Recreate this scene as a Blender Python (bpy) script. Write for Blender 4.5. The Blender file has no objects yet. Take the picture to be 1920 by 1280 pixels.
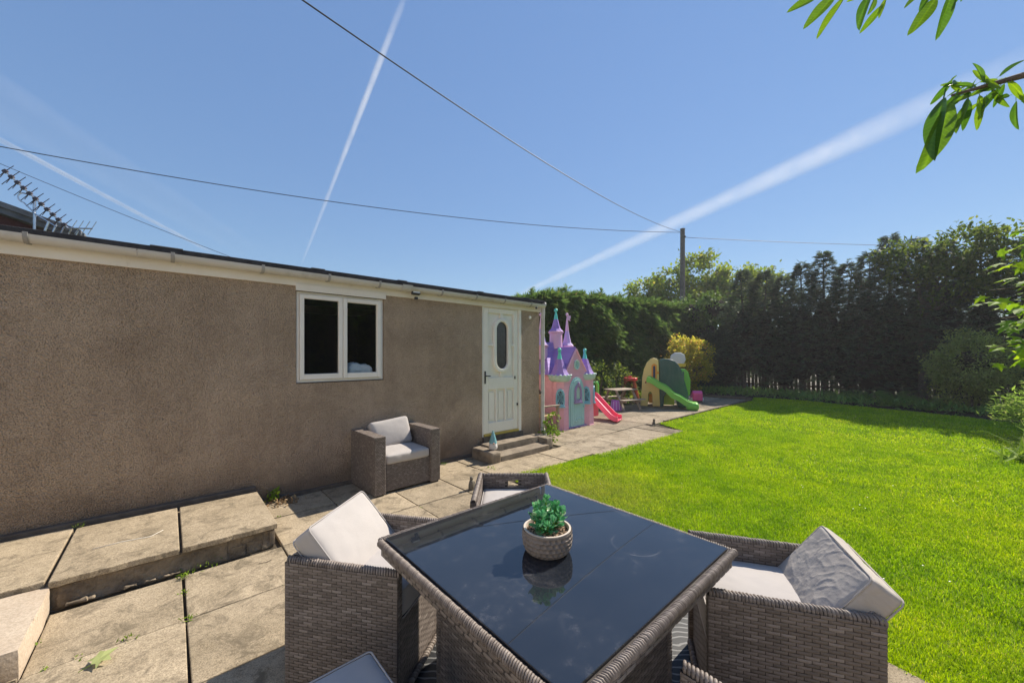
import bpy, math, random
import numpy as np
from mathutils import Vector, Matrix, noise as mnoise

R = math.radians
random.seed(7)
RNG = np.random.default_rng(11)
SC = bpy.context.scene
COL = SC.collection

# ------------------------------------------------------------------ camera, sky, sun, exposure
EYE = 1.56
cam_d = bpy.data.cameras.new('camera')
cam_d.sensor_width = 36.0
cam_d.lens = 36.0 * 709.0 / 1920.0
cam_d.shift_y = 25.0 / 1920.0
cam_d.clip_start = 0.02
cam_d.clip_end = 60000.0
cam = bpy.data.objects.new('camera', cam_d)
COL.objects.link(cam)
cam.location = (0, 0, EYE)
cam.rotation_euler = (R(90), 0, -math.atan2(0.6726, 0.7400))
SC.camera = cam

SUN_DIR = Vector((0.7474, -0.012, 0.664)).normalized()       # towards the sun
SUN_EL = math.asin(SUN_DIR.z)
SUN_ROT = math.atan2(SUN_DIR.x, SUN_DIR.y)

world = bpy.data.worlds.new('World')
SC.world = world
world.use_nodes = True
wn = world.node_tree.nodes
wl = world.node_tree.links
wn.clear()
w_out = wn.new('ShaderNodeOutputWorld')
w_bg = wn.new('ShaderNodeBackground')
w_sky = wn.new('ShaderNodeTexSky')
w_sky.sky_type = 'NISHITA'
w_sky.sun_disc = False
w_sky.sun_elevation = SUN_EL
w_sky.sun_rotation = SUN_ROT
w_sky.altitude = 0.0
w_sky.air_density = 1.0
w_sky.dust_density = 0.0
w_sky.ozone_density = 3.0
w_bg.inputs['Strength'].default_value = 0.15
w_sep = wn.new('ShaderNodeSeparateColor'); w_sep.mode = 'HSV'
w_cmb = wn.new('ShaderNodeCombineColor'); w_cmb.mode = 'HSV'
w_pow = wn.new('ShaderNodeMath'); w_pow.operation = 'POWER'; w_pow.inputs[1].default_value = 0.37
w_mul = wn.new('ShaderNodeMath'); w_mul.operation = 'MULTIPLY'; w_mul.inputs[1].default_value = 1.68
w_sat = wn.new('ShaderNodeMath'); w_sat.operation = 'MULTIPLY'; w_sat.inputs[1].default_value = 1.02
wl.new(w_sky.outputs['Color'], w_sep.inputs[0])
w_hue = wn.new('ShaderNodeMath'); w_hue.operation = 'ADD'; w_hue.inputs[1].default_value = 0.0
wl.new(w_sep.outputs[0], w_hue.inputs[0]); wl.new(w_hue.outputs[0], w_cmb.inputs[0])
wl.new(w_sep.outputs[1], w_sat.inputs[0]); wl.new(w_sat.outputs[0], w_cmb.inputs[1])
wl.new(w_sep.outputs[2], w_pow.inputs[0]); wl.new(w_pow.outputs[0], w_mul.inputs[0]); wl.new(w_mul.outputs[0], w_cmb.inputs[2])
wl.new(w_cmb.outputs[0], w_bg.inputs['Color'])
wl.new(w_bg.outputs['Background'], w_out.inputs['Surface'])

sun_d = bpy.data.lights.new('sun', 'SUN')
sun_d.energy = 4.9
sun_d.angle = R(0.5)
sun_d.color = (1.0, 0.91, 0.77)
sun = bpy.data.objects.new('sun', sun_d)
COL.objects.link(sun)
sun.rotation_euler = SUN_DIR.to_track_quat('Z', 'Y').to_euler()
sun.location = SUN_DIR * 60

SC.view_settings.view_transform = 'Standard'
SC.view_settings.look = 'None'
SC.view_settings.exposure = 0.62
SC.view_settings.gamma = 1.0
SC.view_settings.use_curve_mapping = False
SC.cycles.transparent_max_bounces = 16
SC.cycles.max_bounces = 8

# ------------------------------------------------------------------ materials
def _nodes(name):
    m = bpy.data.materials.new(name)
    m.use_nodes = True
    nt = m.node_tree
    nt.nodes.clear()
    out = nt.nodes.new('ShaderNodeOutputMaterial')
    return m, nt, out

def N(nt, kind, **kw):
    n = nt.nodes.new(kind)
    for k, v in kw.items():
        if k in n.inputs:
            n.inputs[k].default_value = v
        else:
            setattr(n, k, v)
    return n

def ramp(nt, fac, stops):
    r = nt.nodes.new('ShaderNodeValToRGB')
    el = r.color_ramp.elements
    while len(el) < len(stops):
        el.new(0.5)
    for e, (p, c) in zip(el, stops):
        e.position = p
        e.color = (c[0], c[1], c[2], 1)
    nt.links.new(fac, r.inputs['Fac'])
    return r.outputs['Color']

def mixc(nt, fac, a, b, mode='MIX'):
    m = nt.nodes.new('ShaderNodeMix')
    m.data_type = 'RGBA'
    m.blend_type = mode
    for sock, val in ((m.inputs[0], fac), (m.inputs[6], a), (m.inputs[7], b)):
        if hasattr(val, 'is_output'):
            nt.links.new(val, sock)
        elif isinstance(val, (int, float)):
            sock.default_value = val
        else:
            sock.default_value = (val[0], val[1], val[2], 1)
    return m.outputs[2]

def tex_noise(nt, vec, scale, detail=4, rough=0.55, dist=0.0):
    n = N(nt, 'ShaderNodeTexNoise')
    n.inputs['Scale'].default_value = scale
    n.inputs['Detail'].default_value = detail
    n.inputs['Roughness'].default_value = rough
    n.inputs['Distortion'].default_value = dist
    nt.links.new(vec, n.inputs['Vector'])
    return n.outputs['Fac']

def bump(nt, h, strength, dist, prev=None):
    b = N(nt, 'ShaderNodeBump')
    b.inputs['Strength'].default_value = strength
    b.inputs['Distance'].default_value = dist
    nt.links.new(h, b.inputs['Height'])
    if prev is not None:
        nt.links.new(prev, b.inputs['Normal'])
    return b.outputs['Normal']

def coords(nt, kind='Object', per_object=False):
    tc = nt.nodes.new('ShaderNodeTexCoord')
    v = tc.outputs[kind]
    if per_object:
        oi = nt.nodes.new('ShaderNodeObjectInfo')
        mul = nt.nodes.new('ShaderNodeMath')
        mul.operation = 'MULTIPLY'
        mul.inputs[1].default_value = 37.0
        nt.links.new(oi.outputs['Random'], mul.inputs[0])
        add = nt.nodes.new('ShaderNodeVectorMath')
        add.operation = 'ADD'
        nt.links.new(v, add.inputs[0])
        nt.links.new(mul.outputs[0], add.inputs[1])
        return add.outputs[0], oi.outputs['Random']
    return v

def surf(name, c1, c2, scale=6.0, rough=0.8, bmp=None, spec=0.4, metal=0.0, fine=None, grime=None, per_object=False, tone=0.0, coat=0.0):
    """two-tone surface: c1/c2 by noise, optional fine speckle, grime blotches, bump layers"""
    m, nt, out = _nodes(name)
    p = N(nt, 'ShaderNodeBsdfPrincipled')
    rnd = None
    if per_object:
        v, rnd = coords(nt, 'Object', True)
    else:
        v = coords(nt)
    col = ramp(nt, tex_noise(nt, v, scale, 6, 0.6), [(0.32, c1), (0.68, c2)])
    if fine:
        fs, fc, amt = fine
        f = ramp(nt, tex_noise(nt, v, fs, 2, 0.5), [(0.42, (0, 0, 0)), (0.62, (1, 1, 1))])
        mm = nt.nodes.new('ShaderNodeMath'); mm.operation = 'MULTIPLY'; mm.inputs[1].default_value = amt
        nt.links.new(f, mm.inputs[0])
        col = mixc(nt, mm.outputs[0], col, fc)
    if grime:
        gs, gc, lo, hi, amt = grime
        f = ramp(nt, tex_noise(nt, v, gs, 8, 0.65, 0.3), [(lo, (0, 0, 0)), (hi, (1, 1, 1))])
        mm = nt.nodes.new('ShaderNodeMath'); mm.operation = 'MULTIPLY'; mm.inputs[1].default_value = amt
        nt.links.new(f, mm.inputs[0])
        col = mixc(nt, mm.outputs[0], col, gc)
    if rnd is not None and tone > 0:
        mr = nt.nodes.new('ShaderNodeMapRange')
        mr.inputs[3].default_value = 1 - tone
        mr.inputs[4].default_value = 1 + tone
        nt.links.new(rnd, mr.inputs[0])
        cmb = nt.nodes.new('ShaderNodeCombineColor')
        for i in range(3):
            nt.links.new(mr.outputs[0], cmb.inputs[i])
        col = mixc(nt, 1.0, col, cmb.outputs[0], 'MULTIPLY')
    nt.links.new(col, p.inputs['Base Color'])
    p.inputs['Roughness'].default_value = rough
    p.inputs['Specular IOR Level'].default_value = spec
    p.inputs['Metallic'].default_value = metal
    p.inputs['Coat Weight'].default_value = coat
    nrm = None
    for (bs, st, di) in (bmp or []):
        nrm = bump(nt, tex_noise(nt, v, bs, 5, 0.6), st, di, nrm)
    if nrm is not None:
        nt.links.new(nrm, p.inputs['Normal'])
    nt.links.new(p.outputs[0], out.inputs[0])
    return m

def plastic(name, c, rough=0.38, fade=0.12, bmp=None):
    c2 = tuple(min(1, x * (1 - fade) + 0.5 * fade * 0.6) for x in c)
    return surf(name, c, c2, 4.0, rough, bmp or [(30, 0.05, 0.004)], 0.45, grime=(3.0, tuple(x * 0.6 for x in c), 0.55, 0.8, 0.25))

def leafmat(name, stops, trans=0.4, tcol=None, rough=0.45, spec=0.35, patch=None, var=None):
    m, nt, out = _nodes(name)
    g = nt.nodes.new('ShaderNodeNewGeometry')
    col = ramp(nt, g.outputs['Random Per Island'], stops)
    if var:
        vf = ramp(nt, tex_noise(nt, coords(nt), var[0], 5, 0.7, 0.3), [(0.32, (var[1],) * 3), (0.68, (var[2],) * 3)])
        col = mixc(nt, 1.0, col, vf, 'MULTIPLY')
    if patch:
        sc, pc, lo, hi = patch
        v = coords(nt)
        f = ramp(nt, tex_noise(nt, v, sc, 6, 0.7, 0.3), [(lo, (0, 0, 0)), (hi, (1, 1, 1))])
        col = mixc(nt, f, col, pc)
        f2 = ramp(nt, tex_noise(nt, v, 2.6, 6, 0.75, 0.4), [(0.33, (0.58, 0.70, 0.7)), (0.5, (1, 1, 1)), (0.67, (1.26, 1.14, 1.1))])
        col = mixc(nt, 1.0, col, f2, 'MULTIPLY')
        f4 = ramp(nt, tex_noise(nt, v, 0.55, 4, 0.6, 0.5), [(0.38, (0.80, 0.90, 0.9)), (0.62, (1.12, 1.06, 1.0))])
        col = mixc(nt, 1.0, col, f4, 'MULTIPLY')
        f5 = ramp(nt, tex_noise(nt, v, 7.0, 5, 0.7, 0.3), [(0.63, (0, 0, 0)), (0.72, (0.5, 0.5, 0.5))])
        col = mixc(nt, f5, col, (0.50, 0.47, 0.17))
        ds = nt.nodes.new('ShaderNodeVectorMath'); ds.operation = 'DISTANCE'; ds.inputs[1].default_value = (3.55, 2.6, 0)
        nt.links.new(v, ds.inputs[0])
        ad = nt.nodes.new('ShaderNodeMath'); ad.operation = 'MULTIPLY_ADD'; ad.inputs[1].default_value = 1.6
        nt.links.new(tex_noise(nt, v, 5.0, 5, 0.7), ad.inputs[0]); nt.links.new(ds.outputs['Value'], ad.inputs[2])
        mr = nt.nodes.new('ShaderNodeMapRange'); mr.inputs[1].default_value = 0.9; mr.inputs[2].default_value = 1.9; mr.inputs[3].default_value = 0.6; mr.inputs[4].default_value = 0.0
        nt.links.new(ad.outputs[0], mr.inputs[0])
        col = mixc(nt, mr.outputs[0], col, (0.46, 0.42, 0.15))
    p = N(nt, 'ShaderNodeBsdfPrincipled')
    nt.links.new(col, p.inputs['Base Color'])
    p.inputs['Roughness'].default_value = rough
    p.inputs['Specular IOR Level'].default_value = spec
    t = N(nt, 'ShaderNodeBsdfTranslucent')
    if tcol:
        tc = mixc(nt, 1.0, col, tcol, 'MULTIPLY')
        nt.links.new(tc, t.inputs['Color'])
    else:
        nt.links.new(col, t.inputs['Color'])
    mx = N(nt, 'ShaderNodeMixShader')
    mx.inputs[0].default_value = trans
    nt.links.new(p.outputs[0], mx.inputs[1])
    nt.links.new(t.outputs[0], mx.inputs[2])
    nt.links.new(mx.outputs[0], out.inputs[0])
    return m

def render_wall_mat():
    m, nt, out = _nodes('pebbledash_render')
    v = coords(nt)
    p = N(nt, 'ShaderNodeBsdfPrincipled')
    big = tex_noise(nt, v, 0.9, 8, 0.65)
    col = ramp(nt, big, [(0.30, (0.50, 0.377, 0.268)), (0.5, (0.585, 0.447, 0.325)), (0.70, (0.665, 0.515, 0.385))])
    vo = N(nt, 'ShaderNodeTexVoronoi'); vo.inputs['Scale'].default_value = 88.0
    nt.links.new(v, vo.inputs['Vector'])
    peb = ramp(nt, vo.outputs['Distance'], [(0.08, (1.08, 1.07, 1.06)), (0.75, (0.76, 0.745, 0.73))])
    col = mixc(nt, 0.85, col, peb, 'MULTIPLY')
    mps = nt.nodes.new('ShaderNodeMapping'); mps.inputs['Scale'].default_value = (5.0, 5.0, 0.35); nt.links.new(v, mps.inputs['Vector'])
    strk = ramp(nt, tex_noise(nt, mps.outputs[0], 1.0, 6, 0.7), [(0.30, (0.90, 0.895, 0.89)), (0.56, (1.0, 1.0, 1.0)), (0.75, (1.03, 1.03, 1.03))])
    col = mixc(nt, 1.0, col, strk, 'MULTIPLY')
    blot = ramp(nt, tex_noise(nt, v, 2.4, 8, 0.75, 0.5), [(0.36, (0.84, 0.83, 0.83)), (0.55, (1, 1, 1)), (0.70, (1.07, 1.06, 1.05))])
    col = mixc(nt, 1.0, col, blot, 'MULTIPLY')
    # pale chips where the coat has flaked
    ch = ramp(nt, tex_noise(nt, v, 26.0, 4, 0.7), [(0.695, (0, 0, 0)), (0.73, (1, 1, 1))])
    ch2 = ramp(nt, tex_noise(nt, v, 1.3, 3, 0.6), [(0.45, (0, 0, 0)), (0.65, (1, 1, 1))])
    chm = mixc(nt, 1.0, ch, ch2, 'MULTIPLY')
    col = mixc(nt, chm, col, (0.52, 0.45, 0.38))
    # damp, dirty skirt near the ground with a ragged upper edge
    sep = nt.nodes.new('ShaderNodeSeparateXYZ'); nt.links.new(v, sep.inputs[0])
    ns = tex_noise(nt, v, 2.2, 7, 0.7)
    ad = nt.nodes.new('ShaderNodeMath'); ad.operation = 'MULTIPLY_ADD'
    ad.inputs[1].default_value = 0.62; nt.links.new(ns, ad.inputs[0]); nt.links.new(sep.outputs[2], ad.inputs[2])
    damp = ramp(nt, ad.outputs[0], [(0.46, (1, 1, 1)), (0.80, (0, 0, 0))])
    dm = nt.nodes.new('ShaderNodeMath'); dm.operation = 'MULTIPLY'; dm.inputs[1].default_value = 0.62
    nt.links.new(damp, dm.inputs[0])
    col = mixc(nt, dm.outputs[0], col, (0.12, 0.088, 0.07))
    nt.links.new(col, p.inputs['Base Color'])
    p.inputs['Roughness'].default_value = 0.9
    p.inputs['Specular IOR Level'].default_value = 0.2
    inv = nt.nodes.new('ShaderNodeMath'); inv.operation = 'MULTIPLY'; inv.inputs[1].default_value = -1
    nt.links.new(vo.outputs['Distance'], inv.inputs[0])
    n1 = bump(nt, inv.outputs[0], 1.0, 0.018)
    n2 = bump(nt, tex_noise(nt, v, 20, 6, 0.7), 0.9, 0.02, n1)
    nt.links.new(n2, p.inputs['Normal'])
    nt.links.new(p.outputs[0], out.inputs[0])
    return m

def glass_mat(name, tint=(0.9, 0.95, 0.95), rough=0.0):
    m, nt, out = _nodes(name)
    fr = N(nt, 'ShaderNodeFresnel'); fr.inputs['IOR'].default_value = 1.55
    tr = N(nt, 'ShaderNodeBsdfTransparent'); tr.inputs['Color'].default_value = (*tint, 1)
    gl = N(nt, 'ShaderNodeBsdfGlossy'); gl.inputs['Roughness'].default_value = rough
    mx = N(nt, 'ShaderNodeMixShader')
    nt.links.new(fr.outputs[0], mx.inputs[0]); nt.links.new(tr.outputs[0], mx.inputs[1]); nt.links.new(gl.outputs[0], mx.inputs[2])
    nt.links.new(mx.outputs[0], out.inputs[0])
    return m

def table_glass_mat():
    m, nt, out = _nodes('black_table_glass')
    v = coords(nt)
    p = N(nt, 'ShaderNodeBsdfPrincipled')
    dust = ramp(nt, tex_noise(nt, v, 4.0, 8, 0.72, 0.2), [(0.50, (0, 0, 0)), (0.76, (0.6, 0.6, 0.6))])
    smear = ramp(nt, tex_noise(nt, v, 19.0, 6, 0.75, 0.35), [(0.48, (0, 0, 0)), (0.70, (1, 1, 1))])
    d2 = mixc(nt, 1.0, dust, smear, 'MULTIPLY')
    # ring left by a cup near one corner
    sb = nt.nodes.new('ShaderNodeVectorMath'); sb.operation = 'DISTANCE'
    sb.inputs[1].default_value = (0.27, -0.25, 0.735)
    nt.links.new(v, sb.inputs[0])
    ring = ramp(nt, sb.outputs['Value'], [(0.098, (0, 0, 0)), (0.102, (1, 1, 1)), (0.104, (1, 1, 1)), (0.109, (0, 0, 0))])
    rb = mixc(nt, 1.0, ring, ramp(nt, tex_noise(nt, v, 9, 3), [(0.46, (0, 0, 0)), (0.62, (0.22, 0.22, 0.22))]), 'MULTIPLY')
    d3 = mixc(nt, 1.0, d2, rb, 'ADD')
    film = ramp(nt, tex_noise(nt, v, 2.0, 4, 0.6), [(0.3, (0.011, 0.014, 0.020)), (0.7, (0.022, 0.026, 0.034))])
    col = mixc(nt, d3, film, (0.21, 0.20, 0.20))
    nt.links.new(col, p.inputs['Base Color'])
    ro = ramp(nt, d3, [(0.0, (0.018,) * 3), (1.0, (0.3,) * 3)])
    nt.links.new(ro, p.inputs['Roughness'])
    p.inputs['Specular IOR Level'].default_value = 0.72
    p.inputs['IOR'].default_value = 1.55
    nt.links.new(p.outputs[0], out.inputs[0])
    return m

def brick_relief_mat(name, c1, c2, bw, bh, rough=0.62, depth=0.006, row_off=0.5):
    """moulded plastic with a brick or shingle relief, mapped by height and by the position along the wall"""
    m, nt, out = _nodes(name)
    v = coords(nt)
    p = N(nt, 'ShaderNodeBsdfPrincipled')
    sep = nt.nodes.new('ShaderNodeSeparateXYZ'); nt.links.new(v, sep.inputs[0])
    ad = nt.nodes.new('ShaderNodeMath'); ad.operation = 'ADD'
    nt.links.new(sep.outputs[0], ad.inputs[0]); nt.links.new(sep.outputs[1], ad.inputs[1])
    cmb = nt.nodes.new('ShaderNodeCombineXYZ')
    nt.links.new(ad.outputs[0], cmb.inputs[0]); nt.links.new(sep.outputs[2], cmb.inputs[1])
    b = N(nt, 'ShaderNodeTexBrick')
    b.offset = row_off
    b.inputs['Scale'].default_value = 1.0
    b.inputs['Brick Width'].default_value = bw
    b.inputs['Row Height'].default_value = bh
    b.inputs['Mortar Size'].default_value = 0.006
    b.inputs['Mortar Smooth'].default_value = 0.4
    nt.links.new(cmb.outputs[0], b.inputs['Vector'])
    col = ramp(nt, tex_noise(nt, v, 3.0, 5, 0.6), [(0.3, c1), (0.7, c2)])
    nt.links.new(col, p.inputs['Base Color'])
    p.inputs['Roughness'].default_value = rough
    p.inputs['Specular IOR Level'].default_value = 0.22
    inv = nt.nodes.new('ShaderNodeMath'); inv.operation = 'MULTIPLY'; inv.inputs[1].default_value = -1
    nt.links.new(b.outputs['Fac'], inv.inputs[0])
    nt.links.new(bump(nt, inv.outputs[0], 0.8, depth), p.inputs['Normal'])
    nt.links.new(p.outputs[0], out.inputs[0])
    return m

def rug_mat():
    m, nt, out = _nodes('leaf_print_rug')
    v = coords(nt)
    p = N(nt, 'ShaderNodeBsdfPrincipled')
    w = N(nt, 'ShaderNodeTexWave'); w.wave_type = 'BANDS'; w.bands_direction = 'DIAGONAL'
    w.inputs['Scale'].default_value = 11.0; w.inputs['Distortion'].default_value = 5.0; w.inputs['Detail'].default_value = 1.5
    w.inputs['Detail Scale'].default_value = 0.8
    nt.links.new(v, w.inputs['Vector'])
    col = ramp(nt, w.outputs['Fac'], [(0.84, (0.012, 0.013, 0.016)), (0.90, (0.17, 0.17, 0.17))])
    nt.links.new(col, p.inputs['Base Color'])
    p.inputs['Roughness'].default_value = 0.6
    nt.links.new(bump(nt, tex_noise(nt, v, 180, 2), 0.4, 0.003), p.inputs['Normal'])
    nt.links.new(p.outputs[0], out.inputs[0])
    return m

def contrail_mat(name, amt, pw):
    m, nt, out = _nodes(name)
    v = coords(nt)
    lw = N(nt, 'ShaderNodeLayerWeight'); lw.inputs['Blend'].default_value = 0.5
    inv = nt.nodes.new('ShaderNodeMath'); inv.operation = 'SUBTRACT'; inv.inputs[0].default_value = 1.0
    nt.links.new(lw.outputs['Facing'], inv.inputs[1])
    po = nt.nodes.new('ShaderNodeMath'); po.operation = 'POWER'; po.inputs[1].default_value = pw
    nt.links.new(inv.outputs[0], po.inputs[0])
    ns = ramp(nt, tex_noise(nt, v, 0.006, 6, 0.65), [(0.25, (0.35,) * 3), (0.75, (1.0,) * 3)])
    mu = nt.nodes.new('ShaderNodeMath'); mu.operation = 'MULTIPLY'; nt.links.new(po.outputs[0], mu.inputs[0]); nt.links.new(ns, mu.inputs[1])
    m2 = nt.nodes.new('ShaderNodeMath'); m2.operation = 'MULTIPLY'; m2.inputs[1].default_value = amt
    nt.links.new(mu.outputs[0], m2.inputs[0])
    at = nt.nodes.new('ShaderNodeAttribute'); at.attribute_name = 'fade'
    m3 = nt.nodes.new('ShaderNodeMath'); m3.operation = 'MULTIPLY'
    nt.links.new(m2.outputs[0], m3.inputs[0]); nt.links.new(at.outputs['Fac'], m3.inputs[1])
    tr = N(nt, 'ShaderNodeBsdfTransparent')
    di = N(nt, 'ShaderNodeBsdfDiffuse'); di.inputs['Color'].default_value = (0.95, 0.95, 0.95, 1)
    tl = N(nt, 'ShaderNodeBsdfTranslucent'); tl.inputs['Color'].default_value = (0.95, 0.95, 0.95, 1)
    ml = N(nt, 'ShaderNodeMixShader'); ml.inputs[0].default_value = 0.5
    nt.links.new(di.outputs[0], ml.inputs[1]); nt.links.new(tl.outputs[0], ml.inputs[2])
    mx = N(nt, 'ShaderNodeMixShader')
    nt.links.new(m3.outputs[0], mx.inputs[0]); nt.links.new(tr.outputs[0], mx.inputs[1]); nt.links.new(ml.outputs[0], mx.inputs[2])
    nt.links.new(mx.outputs[0], out.inputs[0])
    return m

def slab_mat(name, c1, c2, tone, sc=1.0):
    m, nt, out = _nodes(name)
    v, rnd = coords(nt, 'Object', True)
    p = N(nt, 'ShaderNodeBsdfPrincipled')
    col = ramp(nt, tex_noise(nt, v, 2.6 * sc, 9, 0.72, 0.2), [(0.30, c1), (0.50, tuple((a + b) / 2 for a, b in zip(c1, c2))), (0.70, c2)])
    # exposed aggregate: dark and pale grains of a few millimetres
    g1 = ramp(nt, tex_noise(nt, v, 150, 3, 0.75), [(0.36, (0.45, 0.43, 0.40)), (0.50, (1, 1, 1)), (0.68, (1.32, 1.30, 1.26))])
    col = mixc(nt, 0.75, col, g1, 'MULTIPLY')
    g2 = ramp(nt, tex_noise(nt, v, 42, 5, 0.8), [(0.30, (0.62, 0.60, 0.57)), (0.52, (1, 1, 1)), (0.72, (1.14, 1.13, 1.11))])
    col = mixc(nt, 0.8, col, g2, 'MULTIPLY')
    # lichen and dirt stains
    st = ramp(nt, tex_noise(nt, v, 5.5 * sc, 8, 0.75, 0.8), [(0.50, (0, 0, 0)), (0.64, (0.85, 0.85, 0.85))])
    col = mixc(nt, st, col, tuple(x * 0.50 for x in c1))
    pale = ramp(nt, tex_noise(nt, v, 3.3 * sc, 8, 0.8, 1.2), [(0.60, (0, 0, 0)), (0.74, (0.55, 0.55, 0.55))])
    col = mixc(nt, pale, col, tuple(min(1, x * 1.22) for x in c2))
    mr = nt.nodes.new('ShaderNodeMapRange'); mr.inputs[3].default_value = 1 - tone; mr.inputs[4].default_value = 1 + tone
    nt.links.new(rnd, mr.inputs[0])
    cmb = nt.nodes.new('ShaderNodeCombineColor')
    for i in range(3): nt.links.new(mr.outputs[0], cmb.inputs[i])
    col = mixc(nt, 1.0, col, cmb.outputs[0], 'MULTIPLY')
    nt.links.new(col, p.inputs['Base Color'])
    p.inputs['Roughness'].default_value = 0.93
    p.inputs['Specular IOR Level'].default_value = 0.2
    n1 = bump(nt, tex_noise(nt, v, 150, 3, 0.75), 0.55, 0.004)
    n2 = bump(nt, tex_noise(nt, v, 24, 6, 0.7), 0.6, 0.008, n1)
    nt.links.new(n2, p.inputs['Normal'])
    nt.links.new(p.outputs[0], out.inputs[0])
    return m

M = {}
M['wall'] = render_wall_mat()
M['plinth'] = surf('dark_plinth', (0.07, 0.058, 0.05), (0.13, 0.11, 0.095), 9, 0.95, [(40, 0.8, 0.01)])
M['slab'] = slab_mat('concrete_slab', (0.29, 0.235, 0.16), (0.47, 0.385, 0.275), 0.12)
M['slab_far'] = slab_mat('worn_concrete_slab', (0.22, 0.178, 0.122), (0.40, 0.335, 0.25), 0.20, 0.8)
M['riser'] = surf('crumbling_mortar', (0.20, 0.16, 0.115), (0.33, 0.265, 0.19), 8, 0.95, [(30, 0.9, 0.02), (140, 0.5, 0.004)], 0.2,
                  grime=(5, (0.09, 0.07, 0.055), 0.5, 0.66, 0.8))
M['pale_block'] = surf('pale_flaking_concrete', (0.46, 0.37, 0.28), (0.55, 0.46, 0.36), 4, 0.93, [(60, 0.5, 0.005), (8, 0.4, 0.008)], 0.25,
                       fine=(70, (0.30, 0.23, 0.16), 0.35), grime=(11, (0.20, 0.15, 0.11), 0.66, 0.72, 0.7))
M['door_step'] = surf('weathered_step', (0.22, 0.18, 0.135), (0.33, 0.27, 0.205), 6, 0.95, [(50, 0.8, 0.01)], 0.2, grime=(5, (0.09, 0.07, 0.055), 0.5, 0.7, 0.75))
M['soil'] = surf('joint_soil', (0.05, 0.042, 0.032), (0.11, 0.09, 0.065), 14, 0.98, [(60, 0.9, 0.01)], 0.1)
M['ground'] = surf('field_ground', (0.055, 0.075, 0.025), (0.12, 0.12, 0.055), 0.5, 0.98, None, 0.1)
M['lawn'] = surf('lawn_soil', (0.09, 0.16, 0.016), (0.15, 0.23, 0.024), 3.0, 0.98, [(50, 0.6, 0.02)], 0.1, grime=(0.8, (0.15, 0.15, 0.06), 0.58, 0.75, 0.6))
M['bed'] = surf('bed_soil', (0.045, 0.038, 0.03), (0.085, 0.075, 0.055), 4, 0.98, [(25, 0.9, 0.03)], 0.1)
M['white_paint'] = surf('old_white_paint', (0.86, 0.82, 0.75), (0.78, 0.73, 0.65), 2.5, 0.5, [(30, 0.12, 0.003)], 0.4, grime=(6, (0.48, 0.42, 0.33), 0.62, 0.76, 0.55))
M['door_paint'] = surf('cream_door_paint', (0.88, 0.83, 0.75), (0.82, 0.77, 0.68), 3, 0.42, [(18, 0.1, 0.003)], 0.4, grime=(9, (0.50, 0.44, 0.35), 0.64, 0.74, 0.5))
M['fascia'] = surf('fascia_paint', (0.84, 0.79, 0.71), (0.74, 0.68, 0.59), 1.6, 0.5, [(20, 0.1, 0.003)], 0.35, grime=(5, (0.40, 0.34, 0.27), 0.60, 0.78, 0.5))
M['gutter'] = surf('grey_white_gutter', (0.62, 0.595, 0.56), (0.51, 0.49, 0.46), 1.5, 0.42, [(12, 0.1, 0.004)], 0.4, grime=(3, (0.30, 0.27, 0.22), 0.52, 0.76, 0.6))
M['bracket'] = surf('grey_bracket', (0.36, 0.35, 0.33), (0.27, 0.26, 0.25), 9, 0.5)
M['felt'] = surf('roof_felt', (0.022, 0.022, 0.026), (0.05, 0.05, 0.055), 12, 0.92, [(80, 0.6, 0.004)], 0.2, grime=(1.3, (0.26, 0.26, 0.27), 0.62, 0.70, 0.5))
M['window_glass'] = glass_mat('window_glass')
M['dark_glass'] = surf('obscured_glass', (0.018, 0.02, 0.022), (0.03, 0.032, 0.034), 20, 0.12, [(55, 0.5, 0.004)], 0.5)
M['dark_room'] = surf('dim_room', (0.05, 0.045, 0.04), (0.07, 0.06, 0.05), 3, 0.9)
M['cloth_white'] = surf('white_cloth', (0.70, 0.70, 0.70), (0.62, 0.62, 0.64), 8, 0.9, [(14, 0.5, 0.02)])
M['brass'] = surf('yellow_threshold', (0.55, 0.40, 0.06), (0.42, 0.30, 0.07), 8, 0.5)
M['iron'] = surf('dark_iron', (0.03, 0.028, 0.026), (0.06, 0.05, 0.045), 20, 0.5, None, 0.5, 0.5)
M['black_plastic'] = surf('black_plastic', (0.02, 0.02, 0.022), (0.035, 0.035, 0.038), 14, 0.45)
M['lens_white'] = surf('lamp_lens', (0.75, 0.76, 0.74), (0.65, 0.66, 0.64), 10, 0.2)
M['camera_white'] = surf('camera_white', (0.78, 0.78, 0.78), (0.70, 0.70, 0.70), 10, 0.35)
M['aluminium'] = surf('bright_aluminium', (0.72, 0.72, 0.73), (0.5, 0.5, 0.52), 14, 0.22, None, 0.5, 1.0)
M['aerial_dark'] = surf('aerial_clip', (0.05, 0.04, 0.045), (0.10, 0.07, 0.08), 14, 0.4)
M['slate'] = surf('grey_roof_tile', (0.13, 0.13, 0.135), (0.21, 0.21, 0.21), 5, 0.85, [(20, 0.5, 0.01)])
M['red_brick'] = surf('dark_red_gable', (0.085, 0.03, 0.03), (0.14, 0.055, 0.05), 6, 0.85, [(30, 0.5, 0.01)], grime=(9, (0.32, 0.26, 0.23), 0.66, 0.72, 0.6))
M['wicker'] = None
M['cushion'] = surf('pale_grey_cushion', (0.47, 0.435, 0.415), (0.43, 0.40, 0.38), 5, 0.92, [(260, 0.25, 0.0015), (7, 0.25, 0.012)], 0.2, grime=(3, (0.37, 0.34, 0.31), 0.62, 0.8, 0.3))
M['cushion_cream'] = surf('creased_cream_cushion', (0.48, 0.435, 0.39), (0.42, 0.38, 0.345), 5, 0.92, [(260, 0.25, 0.0015), (16, 0.35, 0.012)], 0.2, grime=(3, (0.36, 0.325, 0.29), 0.62, 0.8, 0.35))
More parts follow.
